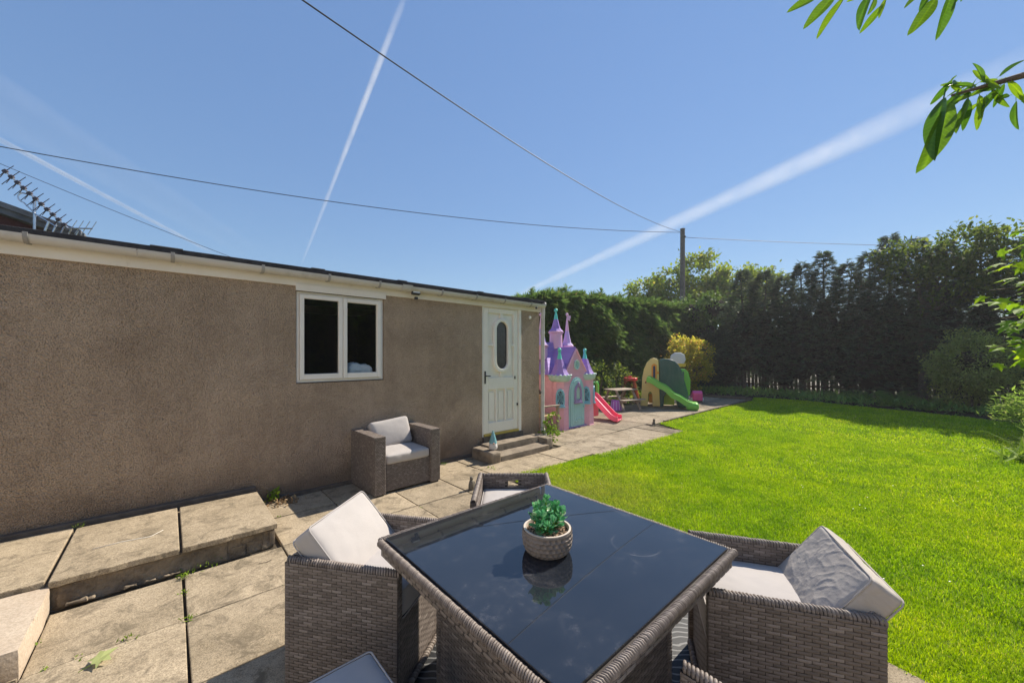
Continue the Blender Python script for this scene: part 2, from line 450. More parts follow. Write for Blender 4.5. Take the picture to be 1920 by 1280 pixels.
M['table_glass'] = table_glass_mat()
M['pot'] = surf('grey_cement_pot', (0.20, 0.165, 0.142), (0.29, 0.245, 0.212), 14, 0.9, [(90, 0.4, 0.002)], 0.2, grime=(20, (0.20, 0.165, 0.145), 0.5, 0.66, 0.6))
M['pot_rim'] = surf('pale_pot_rim', (0.62, 0.54, 0.46), (0.5, 0.43, 0.37), 18, 0.85)
M['grit'] = surf('brown_grit', (0.20, 0.11, 0.06), (0.48, 0.36, 0.25), 90, 0.85, per_object=True, tone=0.4)
M['succulent'] = leafmat('succulent_leaf', [(0.0, (0.05, 0.25, 0.09)), (0.45, (0.12, 0.44, 0.18)), (0.75, (0.25, 0.58, 0.30)), (0.92, (0.42, 0.66, 0.34)), (1.0, (0.62, 0.70, 0.52))], 0.22, None, 0.3, 0.5)
M['rug'] = rug_mat()
M['pole_wood'] = surf('creosoted_pole', (0.10, 0.085, 0.07), (0.17, 0.145, 0.12), 6, 0.9, [(25, 0.5, 0.01)])
M['wire'] = surf('wire_black', (0.03, 0.03, 0.035), (0.045, 0.045, 0.05), 5, 0.6)
M['timber'] = surf('grey_timber', (0.30, 0.235, 0.175), (0.43, 0.35, 0.27), 9, 0.85, [(40, 0.4, 0.004)], grime=(6, (0.17, 0.13, 0.10), 0.5, 0.7, 0.5))
M['dark_timber'] = surf('dark_timber', (0.10, 0.075, 0.055), (0.17, 0.13, 0.10), 9, 0.9, [(40, 0.5, 0.006)])
M['bench_timber'] = surf('yellow_slat', (0.42, 0.29, 0.14), (0.50, 0.37, 0.21), 9, 0.8, [(30, 0.3, 0.004)])
M['bark'] = surf('bark', (0.075, 0.058, 0.042), (0.15, 0.12, 0.09), 12, 0.95, [(30, 0.9, 0.02)])
M['core'] = surf('hedge_inside', (0.030, 0.026, 0.022), (0.055, 0.043, 0.034), 5, 0.98, [(12, 0.9, 0.08)], 0.05)  # dark brown for the dead inside; its solid cores also block light
M['stone_dark'] = surf('mossy_stone_figure', (0.12, 0.105, 0.08), (0.22, 0.19, 0.145), 20, 0.9, [(60, 0.6, 0.004)])
M['gnome_hat'] = surf('blue_green_glaze', (0.16, 0.36, 0.40), (0.23, 0.45, 0.48), 9, 0.4)
M['gnome_beard'] = surf('white_beard', (0.62, 0.58, 0.56), (0.72, 0.69, 0.66), 20, 0.7, [(30, 0.6, 0.01)])
M['skin'] = surf('ornament_skin', (0.60, 0.38, 0.28), (0.55, 0.34, 0.25), 9, 0.5)
M['pink'] = plastic('pink_plastic', (0.86, 0.46, 0.57))
M['pink_brick'] = brick_relief_mat('pink_moulded_brick', (0.86, 0.46, 0.56), (0.82, 0.42, 0.52), 0.17, 0.085)
M['pale_pink'] = plastic('pale_pink_plastic', (0.82, 0.48, 0.66))
M['purple'] = brick_relief_mat('purple_moulded_shingle', (0.34, 0.20, 0.57), (0.40, 0.26, 0.61), 0.12, 0.085, depth=0.02)
M['lavender'] = plastic('lavender_plastic', (0.58, 0.42, 0.76))
M['purple_plain'] = plastic('mauve_plastic', (0.38, 0.26, 0.50))
M['mint'] = plastic('mint_plastic', (0.10, 0.62, 0.50))
M['pale_mint'] = plastic('pale_mint_plastic', (0.48, 0.66, 0.60))
M['aqua'] = plastic('aqua_plastic', (0.40, 0.66, 0.66))
M['blue_lattice'] = plastic('blue_lattice_plastic', (0.22, 0.52, 0.68))
M['navy'] = surf('dark_inside', (0.03, 0.035, 0.09), (0.05, 0.05, 0.11), 8, 0.7)
M['magenta_dark'] = plastic('dark_magenta', (0.28, 0.03, 0.12))
M['hot_pink'] = plastic('red_pink_plastic', (0.82, 0.09, 0.16))
M['magenta'] = plastic('magenta_plastic', (0.80, 0.06, 0.28))
M['slide_green'] = plastic('leaf_green_plastic', (0.16, 0.52, 0.05), 0.32)
M['lime'] = plastic('lime_plastic', (0.42, 0.66, 0.03), 0.35)
M['bottle_green'] = plastic('bottle_green_plastic', (0.012, 0.085, 0.075), 0.4)
M['mid_green'] = plastic('mid_green_plastic', (0.03, 0.26, 0.07), 0.4)
M['sand'] = plastic('sand_plastic', (0.86, 0.66, 0.22), 0.5, bmp=[(22, 0.5, 0.01)])
M['orange'] = plastic('orange_plastic', (0.86, 0.34, 0.02))
M['yellow'] = plastic('yellow_plastic', (0.85, 0.58, 0.04))
M['violet'] = plastic('violet_plastic', (0.46, 0.13, 0.55))
M['red'] = plastic('red_plastic', (0.70, 0.04, 0.05))
M['rust'] = plastic('rust_red_plastic', (0.34, 0.07, 0.03))
M['blue'] = plastic('blue_plastic', (0.03, 0.17, 0.55))
M['white_plastic'] = plastic('white_plastic', (0.80, 0.78, 0.76), 0.4)
M['black_paint'] = surf('bracket_paint', (0.02, 0.02, 0.02), (0.04, 0.04, 0.04), 9, 0.6)

def wicker_mat(name, stops):
    m, nt, out = _nodes(name)
    g = nt.nodes.new('ShaderNodeNewGeometry')
    v = coords(nt)
    col = ramp(nt, g.outputs['Random Per Island'], stops)
    st = tex_noise(nt, v, 240, 2)
    col = mixc(nt, 0.35, col, ramp(nt, st, [(0.3, (0.6, 0.6, 0.6)), (0.7, (1.25, 1.22, 1.2))]), 'MULTIPLY')
    p = N(nt, 'ShaderNodeBsdfPrincipled')
    nt.links.new(col, p.inputs['Base Color'])
    p.inputs['Roughness'].default_value = 0.5
    p.inputs['Specular IOR Level'].default_value = 0.3
    nt.links.new(bump(nt, st, 0.25, 0.002), p.inputs['Normal'])
    nt.links.new(p.outputs[0], out.inputs[0])
    return m
M['wicker'] = wicker_mat('brown_grey_rattan', [(0, (0.140, 0.116, 0.102)), (0.5, (0.180, 0.150, 0.132)), (0.9, (0.218, 0.184, 0.164)), (1, (0.28, 0.242, 0.218))])
M['wicker_dark'] = wicker_mat('shaded_rattan_core', [(0, (0.036, 0.029, 0.026)), (1, (0.055, 0.045, 0.040))])  # dark backing colour, puts shade into the gaps of the weave
M['wicker_sunlit'] = wicker_mat('sunlit_rattan', [(0, (0.17, 0.138, 0.117)), (0.5, (0.225, 0.186, 0.160)), (1, (0.29, 0.245, 0.214))])  # rims, rail and arm tops lighter: sunlight put into the colour

# foliage
M['conifer'] = leafmat('cypress_spray', [(0, (0.075, 0.150, 0.034)), (0.45, (0.125, 0.225, 0.046)), (0.8, (0.18, 0.28, 0.056)), (0.97, (0.24, 0.30, 0.07)), (1, (0.22, 0.15, 0.07))], 0.52, None, 0.6, 0.2, var=(1.1, 0.45, 1.35))  # patch variation puts sunlit and dark clumps into the colour
M['conifer_back'] = leafmat('dark_cypress_spray', [(0, (0.070, 0.105, 0.066)), (0.5, (0.115, 0.165, 0.092)), (0.85, (0.155, 0.215, 0.10)), (1, (0.18, 0.13, 0.10))], 0.42, None, 0.6, 0.2, var=(0.9, 0.6, 1.25))
M['broadleaf'] = leafmat('broad_leaf', [(0, (0.14, 0.22, 0.028)), (0.5, (0.22, 0.31, 0.038)), (0.9, (0.31, 0.37, 0.06)), (1, (0.42, 0.36, 0.09))], 0.55, (1.2, 1.15, 0.6), 0.55, 0.2, var=(0.9, 0.6, 1.25))
M['laurel'] = leafmat('glossy_leaf', [(0, (0.08, 0.15, 0.036)), (0.6, (0.135, 0.235, 0.048)), (1, (0.22, 0.32, 0.07))], 0.3, (1.3, 1.25, 0.7), 0.55, 0.22, var=(0.9, 0.6, 1.25))
M['golden'] = leafmat('golden_leaf', [(0, (0.36, 0.40, 0.04)), (0.5, (0.62, 0.58, 0.06)), (0.85, (0.80, 0.64, 0.10)), (1, (0.78, 0.38, 0.12))], 0.68, None, 0.5, 0.15, var=(2.5, 0.6, 1.25))
M['shrub'] = leafmat('shrub_leaf', [(0, (0.075, 0.125, 0.026)), (0.6, (0.145, 0.21, 0.04)), (1, (0.25, 0.29, 0.07))], 0.5, (1.2, 1.2, 0.7), 0.6, 0.15, var=(1.6, 0.6, 1.25))
M['box_bush'] = leafmat('small_bush_leaf', [(0, (0.24, 0.28, 0.075)), (0.6, (0.36, 0.40, 0.095)), (1, (0.46, 0.50, 0.12))], 0.3, None, 0.5, 0.3, var=(2.0, 0.6, 1.25))
M['sycamore'] = leafmat('sycamore_leaf', [(0, (0.17, 0.31, 0.025)), (0.6, (0.27, 0.42, 0.035)), (1, (0.38, 0.50, 0.05))], 0.62, (1.2, 1.15, 0.4), 0.6, 0.12)
M['cherry'] = leafmat('cherry_leaf', [(0, (0.055, 0.125, 0.022)), (0.5, (0.08, 0.17, 0.024)), (1, (0.13, 0.23, 0.03))], 0.50, (1.5, 1.45, 0.35), 0.35, 0.45)
M['fern'] = leafmat('fern_frond', [(0, (0.15, 0.30, 0.065)), (1, (0.28, 0.44, 0.09))], 0.35, None, 0.5, 0.3)
M['strap'] = leafmat('strap_leaf', [(0, (0.17, 0.29, 0.04)), (0.8, (0.30, 0.44, 0.07)), (1, (0.46, 0.50, 0.16))], 0.6, None, 0.65, 0.08)
M['weed'] = leafmat('weed_leaf', [(0, (0.14, 0.25, 0.02)), (1, (0.28, 0.40, 0.04))], 0.4, None, 0.65, 0.1)
M['dry'] = leafmat('dry_leaf', [(0, (0.20, 0.12, 0.06)), (1, (0.42, 0.31, 0.18))], 0.2, None, 0.7, 0.2)
M['fallen'] = leafmat('fallen_leaf', [(0, (0.36, 0.42, 0.14)), (1, (0.50, 0.54, 0.24))], 0.3, None, 0.5, 0.3)
M['grass'] = leafmat('grass_blade', [(0, (0.21, 0.33, 0.006)), (0.35, (0.33, 0.48, 0.007)), (0.75, (0.43, 0.60, 0.009)), (0.93, (0.55, 0.66, 0.02)), (1.0, (0.70, 0.64, 0.28))], 0.42, (1.1, 1.15, 0.3), 0.6, 0.08,
                     patch=(1.1, (0.40, 0.46, 0.08), 0.60, 0.85))
# ------------------------------------------------------------------ mesh helpers
def link(o):
    COL.objects.link(o)
    return o

def tag(o, label=None, cat=None, group=None, kind=None):
    if label: o['label'] = label
    if cat: o['category'] = cat
    if group: o['group'] = group
    if kind: o['kind'] = kind
    return o

def thing(name, loc=(0, 0, 0), rz=0.0, label=None, cat=None, group=None):
    o = bpy.data.objects.new(name, None)
    o.empty_display_size = 0.1
    o.location = loc
    o.rotation_euler = (0, 0, rz)
    link(o)
    return tag(o, label, cat, group)

class MB:
    def __init__(s):
        s.v = []; s.f = []
    def add(s, vs, fs):
        b = len(s.v)
        s.v += [tuple(p) for p in vs]
        s.f += [tuple(i + b for i in f) for f in fs]
        return s
    def box(s, x0, x1, y0, y1, z0, z1, Mx=None):
        vs = [(x, y, z) for z in (z0, z1) for y in (y0, y1) for x in (x0, x1)]
        if Mx is not None:
            vs = [Mx @ Vector(p) for p in vs]
        return s.add(vs, [(0, 2, 3, 1), (4, 5, 7, 6), (0, 1, 5, 4), (2, 6, 7, 3), (0, 4, 6, 2), (1, 3, 7, 5)])
    def bar(s, a, b, w, h, up=(0, 0, 1)):
        a = Vector(a); b = Vector(b); d = (b - a); L = d.length; d.normalize()
        sd = d.cross(Vector(up))
        if sd.length < 1e-5: sd = d.cross(Vector((1, 0, 0)))
        sd.normalize(); u = sd.cross(d)
        Mx = Matrix((( d.x, sd.x, u.x, a.x), (d.y, sd.y, u.y, a.y), (d.z, sd.z, u.z, a.z), (0, 0, 0, 1)))
        return s.box(0, L, -w / 2, w / 2, -h / 2, h / 2, Mx)
    def tube(s, pts, r, n=8, caps=True):
        pts = [Vector(p) for p in pts]
        rs = r if isinstance(r, (list, tuple)) else [r] * len(pts)
        rings = []
        pu = None
        for i, p in enumerate(pts):
            d = (pts[min(i + 1, len(pts) - 1)] - pts[max(i - 1, 0)])
            d.normalize()
            if pu is None:
                pu = d.orthogonal().normalized()
            else:
                pu = (pu - d * pu.dot(d))
                if pu.length < 1e-5: pu = d.orthogonal()
                pu.normalize()
            w = d.cross(pu)
            rings.append([p + (pu * math.cos(2 * math.pi * k / n) + w * math.sin(2 * math.pi * k / n)) * rs[i] for k in range(n)])
        vs = [q for rg in rings for q in rg]
        fs = []
        for i in range(len(pts) - 1):
            for k in range(n):
                a = i * n + k; b = i * n + (k + 1) % n
                fs.append((a, b, b + n, a + n))
        if caps:
            fs.append(tuple(range(n - 1, -1, -1)))
            m = (len(pts) - 1) * n
            fs.append(tuple(range(m, m + n)))
        return s.add(vs, fs)
    def lathe(s, prof, c=(0, 0, 0), n=16, Mx=None, cap=True, rot=0.0):
        vs = []; fs = []
        for (r, z) in prof:
            for k in range(n):
                a = 2 * math.pi * k / n + rot
                p = Vector((c[0] + r * math.cos(a), c[1] + r * math.sin(a), c[2] + z))
                vs.append(Mx @ p if Mx is not None else p)
        for i in range(len(prof) - 1):
            for k in range(n):
                a = i * n + k; b = i * n + (k + 1) % n
                fs.append((a, b, b + n, a + n))
        if cap:
            fs.append(tuple(range(n - 1, -1, -1)))
            m = (len(prof) - 1) * n
            fs.append(tuple(range(m, m + n)))
        return s.add(vs, fs)
    def ball(s, c, r, n=12, m=8, sx=1, sy=1, sz=1):
        prof = [(max(1e-4, r * math.sin(math.pi * i / m)), -r * math.cos(math.pi * i / m)) for i in range(m + 1)]
        vs0 = len(s.v)
        s.lathe(prof, (0, 0, 0), n)
        for i in range(vs0, len(s.v)):
            x, y, z = s.v[i]
            s.v[i] = (c[0] + x * sx, c[1] + y * sy, c[2] + z * sz)
        return s
    def prism(s, poly, t0, t1, fn):
        """poly = 2-D outline (u, w); fn(u, w, t) -> point; extruded from t0 to t1"""
        n = len(poly)
        vs = [fn(u, w, t0) for u, w in poly] + [fn(u, w, t1) for u, w in poly]
        fs = [tuple(range(n)), tuple(range(2 * n - 1, n - 1, -1))]
        for i in range(n):
            j = (i + 1) % n
            fs.append((i, i + n, j + n, j))
        return s.add(vs, fs)
    def build(s, name, mat, parent=None, smooth=None, bevel=None, loc=None, rot=None, seg=2):
        me = bpy.data.meshes.new(name)
        me.from_pydata(s.v, [], s.f)
        me.validate()
        import bmesh
        bm = bmesh.new(); bm.from_mesh(me)
        bmesh.ops.recalc_face_normals(bm, faces=bm.faces)
        bm.to_mesh(me); bm.free()
        me.materials.append(mat)
        if smooth:
            me.polygons.foreach_set('use_smooth', [True] * len(me.polygons))
            if smooth < 179:
                me.set_sharp_from_angle(angle=R(smooth))
        o = bpy.data.objects.new(name, me)
        link(o)
        if parent is not None: o.parent = parent
        if loc is not None: o.location = loc
        if rot is not None: o.rotation_euler = rot
        if bevel:
            b = o.modifiers.new('bevel', 'BEVEL'); b.width = bevel; b.segments = seg; b.limit_method = 'ANGLE'; b.angle_limit = R(35)
        return o

def np_mesh(name, V, F, mat, parent=None, smooth=False):
    """V (n,3) float array, F (m,k) int array, k = 3 or 4"""
    me = bpy.data.meshes.new(name)
    nv = len(V); nf, k = F.shape
    me.vertices.add(nv)
    me.vertices.foreach_set('co', np.ascontiguousarray(V, dtype=np.float32).ravel())
    me.loops.add(nf * k)
    me.loops.foreach_set('vertex_index', np.ascontiguousarray(F, dtype=np.int32).ravel())
    me.polygons.add(nf)
    me.polygons.foreach_set('loop_start', np.arange(0, nf * k, k, dtype=np.int32))
    if smooth:
        me.polygons.foreach_set('use_smooth', np.ones(nf, dtype=bool))
    me.update(calc_edges=True)
    me.materials.append(mat)
    o = bpy.data.objects.new(name, me)
    link(o)
    if parent is not None: o.parent = parent
    return o

def unit(a):
    return a / np.maximum(np.linalg.norm(a, axis=-1, keepdims=True), 1e-9)

T_LEAF = (np.array([(0, 0, 0), (0.42, 0.30, 0.07), (1, 0, -0.06), (0.42, -0.30, 0.07)]), np.array([(0, 1, 2), (0, 2, 3)]))
T_NARROW = (np.array([(0, 0, 0), (0.4, 0.13, 0.04), (1, 0, -0.12), (0.4, -0.13, 0.04)]), np.array([(0, 1, 2), (0, 2, 3)]))
T_FROND = (np.array([(0, 0, 0), (0.5, 0.10, 0.03), (1, 0, -0.10), (0.5, -0.10, 0.03),
                     (0.18, 0.02, 0), (0.50, 0.18, 0.02), (0.78, 0.42, -0.06), (0.42, 0.26, 0),
                     (0.18, -0.02, 0), (0.50, -0.18, 0.02), (0.78, -0.42, -0.06), (0.42, -0.26, 0),
                     (0.45, 0.02, 0), (0.70, 0.10, 0.02), (0.95, 0.24, -0.05), (0.68, 0.16, 0),
                     (0.45, -0.02, 0), (0.70, -0.10, 0.02), (0.95, -0.24, -0.05), (0.68, -0.16, 0)]),
           np.array([(0, 1, 2), (0, 2, 3), (4, 5, 6), (4, 6, 7), (8, 10, 9), (8, 11, 10), (12, 13, 14), (12, 14, 15), (16, 18, 17), (16, 19, 18)]))

def foliage(name, P, D, S, tmpl, mat, parent=None, roll=None, smooth=False):
    """one leaf-shaped face group per point, pointing along D, random roll"""
    P = np.asarray(P, float); D = unit(np.asarray(D, float)); n = len(P)
    S = np.broadcast_to(np.asarray(S, float).reshape(-1, 1) if np.ndim(S) else np.full((n, 1), S), (n, 1))
    up = np.tile(np.array([[0, 0, 1.0]]), (n, 1)) + RNG.normal(0, 0.45 if roll is None else roll, (n, 3))
    side = unit(np.cross(D, up))
    nn = np.cross(side, D)
    T, F = tmpl
    V = P[:, None, :] + S[:, None, :] * (T[None, :, 0:1] * D[:, None, :] + T[None, :, 1:2] * side[:, None, :] + T[None, :, 2:3] * nn[:, None, :])
    FF = (F[None] + (np.arange(n) * len(T))[:, None, None]).reshape(-1, F.shape[1])
    return np_mesh(name, V.reshape(-1, 3), FF, mat, parent, smooth)

def wob(x, y, s=1.0, ph=0.0):
    return (np.sin(x * 1.7 * s + ph) * np.cos(y * 2.3 * s + 1.3 * ph) + 0.6 * np.sin(x * 4.1 * s + y * 3.3 * s + 2.1 + ph) + 0.35 * np.sin(x * 9.3 * s - y * 7.7 * s + ph)) / 1.95

def clump_points(blobs, n, clumps, spread, shell=(0.55, 1.02)):
    """points gathered in clumps on and in a set of ellipsoids -> uneven outline with gaps"""
    Ps = []; Ds = []
    vol = np.array([b[1][0] * b[1][1] * b[1][2] for b in blobs]) ** (2 / 3)
    vol = vol / vol.sum()
    for (c, r), w in zip(blobs, vol):
        k = max(3, int(clumps * w)); m = max(10, int(n * w))
        d = unit(RNG.normal(0, 1, (k, 3)))
        rad = RNG.uniform(shell[0], shell[1], (k, 1)) ** 0.7
        cc = np.array(c) + d * np.array(r) * rad
        idx = RNG.integers(0, k, m)
        P = cc[idx] + RNG.normal(0, spread, (m, 3))
        Ps.append(P)
        Ds.append(d[idx] + RNG.normal(0, 0.75, (m, 3)) + np.array([0, 0, -0.15]))
    return np.concatenate(Ps), np.concatenate(Ds)

def in_poly(x, y, poly):
    ins = np.zeros(len(x), bool)
    n = len(poly)
    for i in range(n):
        x0, y0 = poly[i]; x1, y1 = poly[(i + 1) % n]
        if y0 == y1: continue
        c = ((y0 > y) != (y1 > y)) & (x < (x1 - x0) * (y - y0) / (y1 - y0) + x0)
        ins ^= c
    return ins

def rounded_box(mb, sx, sy, sz, r, n=(12, 10, 4), puff=0.0, wr=0.0, wscale=6.0, seed=0.0, Mx=None, dent=0.0):
    """soft cushion: subdivided box with rounded edges, bulging faces and wrinkles"""
    hx, hy, hz = sx / 2, sy / 2, sz / 2
    vid = {}; vs = []; fs = []
    def vert(i, j, k):
        key = (i, j, k)
        if key in vid: return vid[key]
        u = -1 + 2 * i / n[0]; v = -1 + 2 * j / n[1]; w = -1 + 2 * k / n[2]
        p = Vector((u * hx, v * hy, w * hz))
        q = Vector((max(-hx + r, min(hx - r, p.x)), max(-hy + r, min(hy - r, p.y)), max(-hz + r, min(hz - r, p.z))))
        d = p - q
        nrm = d.normalized() if d.length > 1e-6 else Vector((0, 0, 0))
        p = q + nrm * min(r, d.length if d.length < r else r)
        k2 = (1 - u * u) * (1 - v * v)
        p.z += w * puff * k2
        p.z -= dent * k2 if w > 0.5 else 0
        if wr and wr >= 0.010:
            q3 = Vector((p.x, p.y, p.z)) * wscale
            wv = Vector((mnoise.noise(q3 * 0.6 + Vector((seed, 0, 0))), mnoise.noise(q3 * 0.6 + Vector((0, seed, 7))), 0)) * 1.3
            c1 = q3 + wv
            r1 = 1 - min(1, abs(mnoise.noise(Vector((c1.x * 0.9 + c1.y * 0.7, c1.y * 0.35 - c1.x * 0.2, seed)))) * 5)
            r2 = 1 - min(1, abs(mnoise.noise(Vector((c1.x * 1.3 - c1.y * 1.5, c1.y * 0.5 + c1.x * 0.6, seed + 9)))) * 6)
            r3 = 1 - min(1, abs(mnoise.noise(c1 * 2.3)) * 6)
            lo = mnoise.noise(q3 * 0.5 + Vector((seed, 3, 1)))
            nn = nrm if nrm.length > 0 else Vector((0, 0, 1 if w > 0 else -1))
            fine = mnoise.noise(q3 * 3.1) * 0.14 + mnoise.noise(q3 * 6.3) * 0.07
            p += nn * wr * (0.9 * lo + 0.13 * r1 * r1 * (0.2 + 1.6 * abs(lo)) + 0.16 * r2 * r2 * (0.2 + 1.2 * abs(lo)) + 0.16 * r3 * r3 + 1.2 * fine - 0.3)
        elif wr:
            s1 = mnoise.noise(Vector((p.x * wscale + seed, p.y * wscale * 0.7, p.z * wscale + 3.1 * seed)))
            s2 = abs(mnoise.noise(Vector((p.x * wscale * 2.1 - p.y * wscale + seed, p.y * wscale * 1.4 + p.x * 3, seed * 2 + p.z))))
            s3 = abs(mnoise.noise(Vector((p.x * wscale * 1.2 + p.y * wscale * 2.2, p.y * wscale * 0.6 - seed, p.z * 4 + seed))))
            nn = nrm if nrm.length > 0 else Vector((0, 0, 1 if w > 0 else -1))
            p += nn * wr * (0.5 * s1 - 1.1 * (0.25 - min(0.25, s2)) * 1.6 - (0.18 - min(0.18, s3)) * 1.8)
        if Mx is not None: p = Mx @ p
        vid[key] = len(vs); vs.append(p)
        return vid[key]
    def face(a, b, c, d): fs.append((a, b, c, d))
    for i in range(n[0]):
        for j in range(n[1]):
            for k in (0, n[2]):
                face(vert(i, j, k), vert(i + 1, j, k), vert(i + 1, j + 1, k), vert(i, j + 1, k))
    for i in range(n[0]):
        for k in range(n[2]):
            for j in (0, n[1]):
                face(vert(i, j, k), vert(i + 1, j, k), vert(i + 1, j, k + 1), vert(i, j, k + 1))
    for j in range(n[1]):
        for k in range(n[2]):
            for i in (0, n[0]):
                face(vert(i, j, k), vert(i, j + 1, k), vert(i, j + 1, k + 1), vert(i, j, k + 1))
    return mb.add(vs, fs)

def weave(mb, O, U, W, Nn, w, h, row=0.0135, colw=0.025, amp=0.0024, skip=None, r0=0):
    """real basket weave: flat strands bulging over and dipping under, one strip per visible segment"""
    O = Vector(O); U = Vector(U); W = Vector(W); Nn = Vector(Nn)
    rows = max(1, int(round(h / row))); rh = h / rows
    cols = max(2, int(round(w / colw))); cw = w / cols
    for i in range(rows):
        zc = (i + 0.5) * rh
        c = -1 if (i + r0) % 2 else 0
        while c < cols:
            a = max(0.0, c * cw); b = min(w, (c + 2) * cw)
            c += 2
            if b - a < 0.004: continue
            if skip and skip(0.5 * (a + b), zc): continue
            g = 0.0012
            st = ((a + g, 0.0), (a + (b - a) * 0.22, amp), (a + (b - a) * 0.78, amp), (b - g, 0.0))
            hh = rh * 0.46
            jz = random.uniform(-0.0007, 0.0007)
            vs = []
            for (u, d) in st:
                vs.append(O + U * u + W * (zc + jz - hh) + Nn * (d * 0.55))
                vs.append(O + U * u + W * (zc + jz) + Nn * (d + 0.0007))
                vs.append(O + U * u + W * (zc + jz + hh) + Nn * (d * 0.55))
            fs = []
            for k in range(3):
                for q in range(2):
                    p = k * 3 + q
                    fs.append((p, p + 3, p + 4, p + 1))
            mb.add(vs, fs)
    return mb

def braid(mb, a, b, r=0.016, pitch=0.016, up=(0, 0, 1)):
    """wrapped rim: a row of slanted, slightly fat rings"""
    a = Vector(a); b = Vector(b); d = b - a; L = d.length; d.normalize()
    n = max(2, int(L / pitch))
    sd = d.cross(Vector(up)).normalized(); u = sd.cross(d)
    for i in range(n):
        t0 = L * i / n; t1 = L * (i + 1) / n; tm = (t0 + t1) / 2
        rr = r * random.uniform(0.93, 1.06)
        prof = ((t0 + 0.0008, rr * 0.80), (t0 + (t1 - t0) * 0.3, rr), (t0 + (t1 - t0) * 0.7, rr), (t1 - 0.0008, rr * 0.80))
        vs = []
        for (t, q) in prof:
            for k in range(8):
                an = 2 * math.pi * k / 8 + 0.39
                sl = 0.35 * q * math.cos(an)
                vs.append(a + d * (t + sl) + (sd * math.cos(an) + u * math.sin(an)) * q)
        fs = []
        for i2 in range(3):
            for k in range(8):
                p = i2 * 8 + k; p2 = i2 * 8 + (k + 1) % 8
                fs.append((p, p2, p2 + 8, p + 8))
        mb.add(vs, fs)
    return mb

# ------------------------------------------------------------------ the setting: ground, patio, lawn
WALL_Y = 4.722
g = MB()
g.add([(-3000, -3000, -0.10), (3000, -3000, -0.10), (3000, 3000, -0.10), (-3000, 3000, -0.10)], [(0, 1, 2, 3)])
tag(g.build('ground', M['ground']), kind='structure')

LAWN = [(2.30, -2.2), (2.52, -1.0), (2.69, 0.03), (2.84, 0.8), (3.0, 1.6), (3.1, 2.6), (3.2, 3.45), (3.40, 3.62), (3.90, 3.58), (4.6, 3.53), (5.3, 3.46), (7.84, 3.36),
        (8.32, 4.14), (10.5, 4.10), (14.78, 4.02), (15.9, 4.3), (16.1, 2.9), (15.35, 1.05), (14.9, -0.5), (13.9, -2.0), (12.5, -3.4), (9, -4.3), (3, -4.4)]
mb = MB(); mb.add([(x, y, -0.012) for x, y in LAWN], [tuple(range(len(LAWN)))])
lawn = tag(mb.build('lawn', M['lawn']), kind='structure')
mb = MB(); mb.box(14.2, 22, -6, 9.5, -0.095, -0.03)
mb.box(5.2, 14.3, 6.22, 9.5, -0.095, -0.03); mb.box(8, 14.3, -6, -3.0, -0.095, -0.03)
tag(mb.build('flower_bed', M['bed']), kind='structure')

patio = tag(thing('patio'), kind='structure')
mb = MB()
mb.box(-4.9, 4.97, -4.45, 4.70, -0.09, -0.030)
mb.box(4.9701, 14.86, 3.2, 6.25, -0.09, -0.031)
mb.build('joint_bedding', M['soil'], patio)

def slab(x0, x1, y0, y1, mat, z=0.0, g=0.006, poly=None):
    m = MB()
    cx, cy = (x0 + x1) / 2, (y0 + y1) / 2
    if poly is None:
        j = lambda: random.uniform(-0.0035, 0.0035)
        top = [(x0 + g + j() - cx, y0 + g + j() - cy), (x1 - g + j() - cx, y0 + g + j() - cy), (x1 - g + j() - cx, y1 - g + j() - cy), (x0 + g + j() - cx, y1 - g + j() - cy)]
    else:
        top = [(x - cx, y - cy) for x, y in poly]
    tilt = (random.uniform(-0.004, 0.004), random.uniform(-0.004, 0.004)); dz = random.uniform(-0.004, 0.003)
    m.prism(top, -0.045, 0.0, lambda u, w, t: (u, w, t + dz + tilt[0] * u + tilt[1] * w))
    return m.build('slab', mat, patio, bevel=0.005, loc=(cx, cy, z), seg=2)

def clip_lawn(x0, x1, y0, y1):
    cx, cy = np.array([(x0 + x1) / 2]), np.array([(y0 + y1) / 2])
    return in_poly(cx, cy, LAWN)[0]

def lawn_x(y):
    return float(np.interp(y, [p[1] for p in LAWN[:8]], [p[0] for p in LAWN[:8]]))
XG = [0.078 + 0.612 * k for k in range(-8, 9)]
YG = [-4.42, -3.81, -3.20, -2.585, -1.97, -1.36, -0.75, -0.13, 0.49, 1.10, 1.715, 2.33, 2.945, 3.555, 4.20, 4.70]  # rows behind the viewer carried on unseen to bounce sunlight
for a, b in zip(XG[:-1], XG[1:]):
    for c, d in zip(YG[:-1], YG[1:]):
        if b > 0 and a > 3.9 and d < 3.3: continue
        if a > max(lawn_x(c), lawn_x(d)) - 0.05 and (c + d) / 2 < 3.3: continue
        if b < 0.70 and c > 3.5: continue                      # the raised slabs stand here
        if a > 3.40 and a < 4.8 and c >= 4.19: continue           # the door steps stand here
        ea, eb = lawn_x(c), lawn_x(d)
        if (c + d) / 2 < 3.3 and max(ea, eb) < b:
            if min(ea, eb) - a < 0.05: continue
            slab(a, b, c, d, M['slab'], poly=[(a + 0.006, c + 0.006), (min(b, ea) - 0.004, c + 0.006), (min(b, eb) - 0.004, d - 0.006), (a + 0.006, d - 0.006)]); continue
        slab(a, b, c, d, M['slab'])
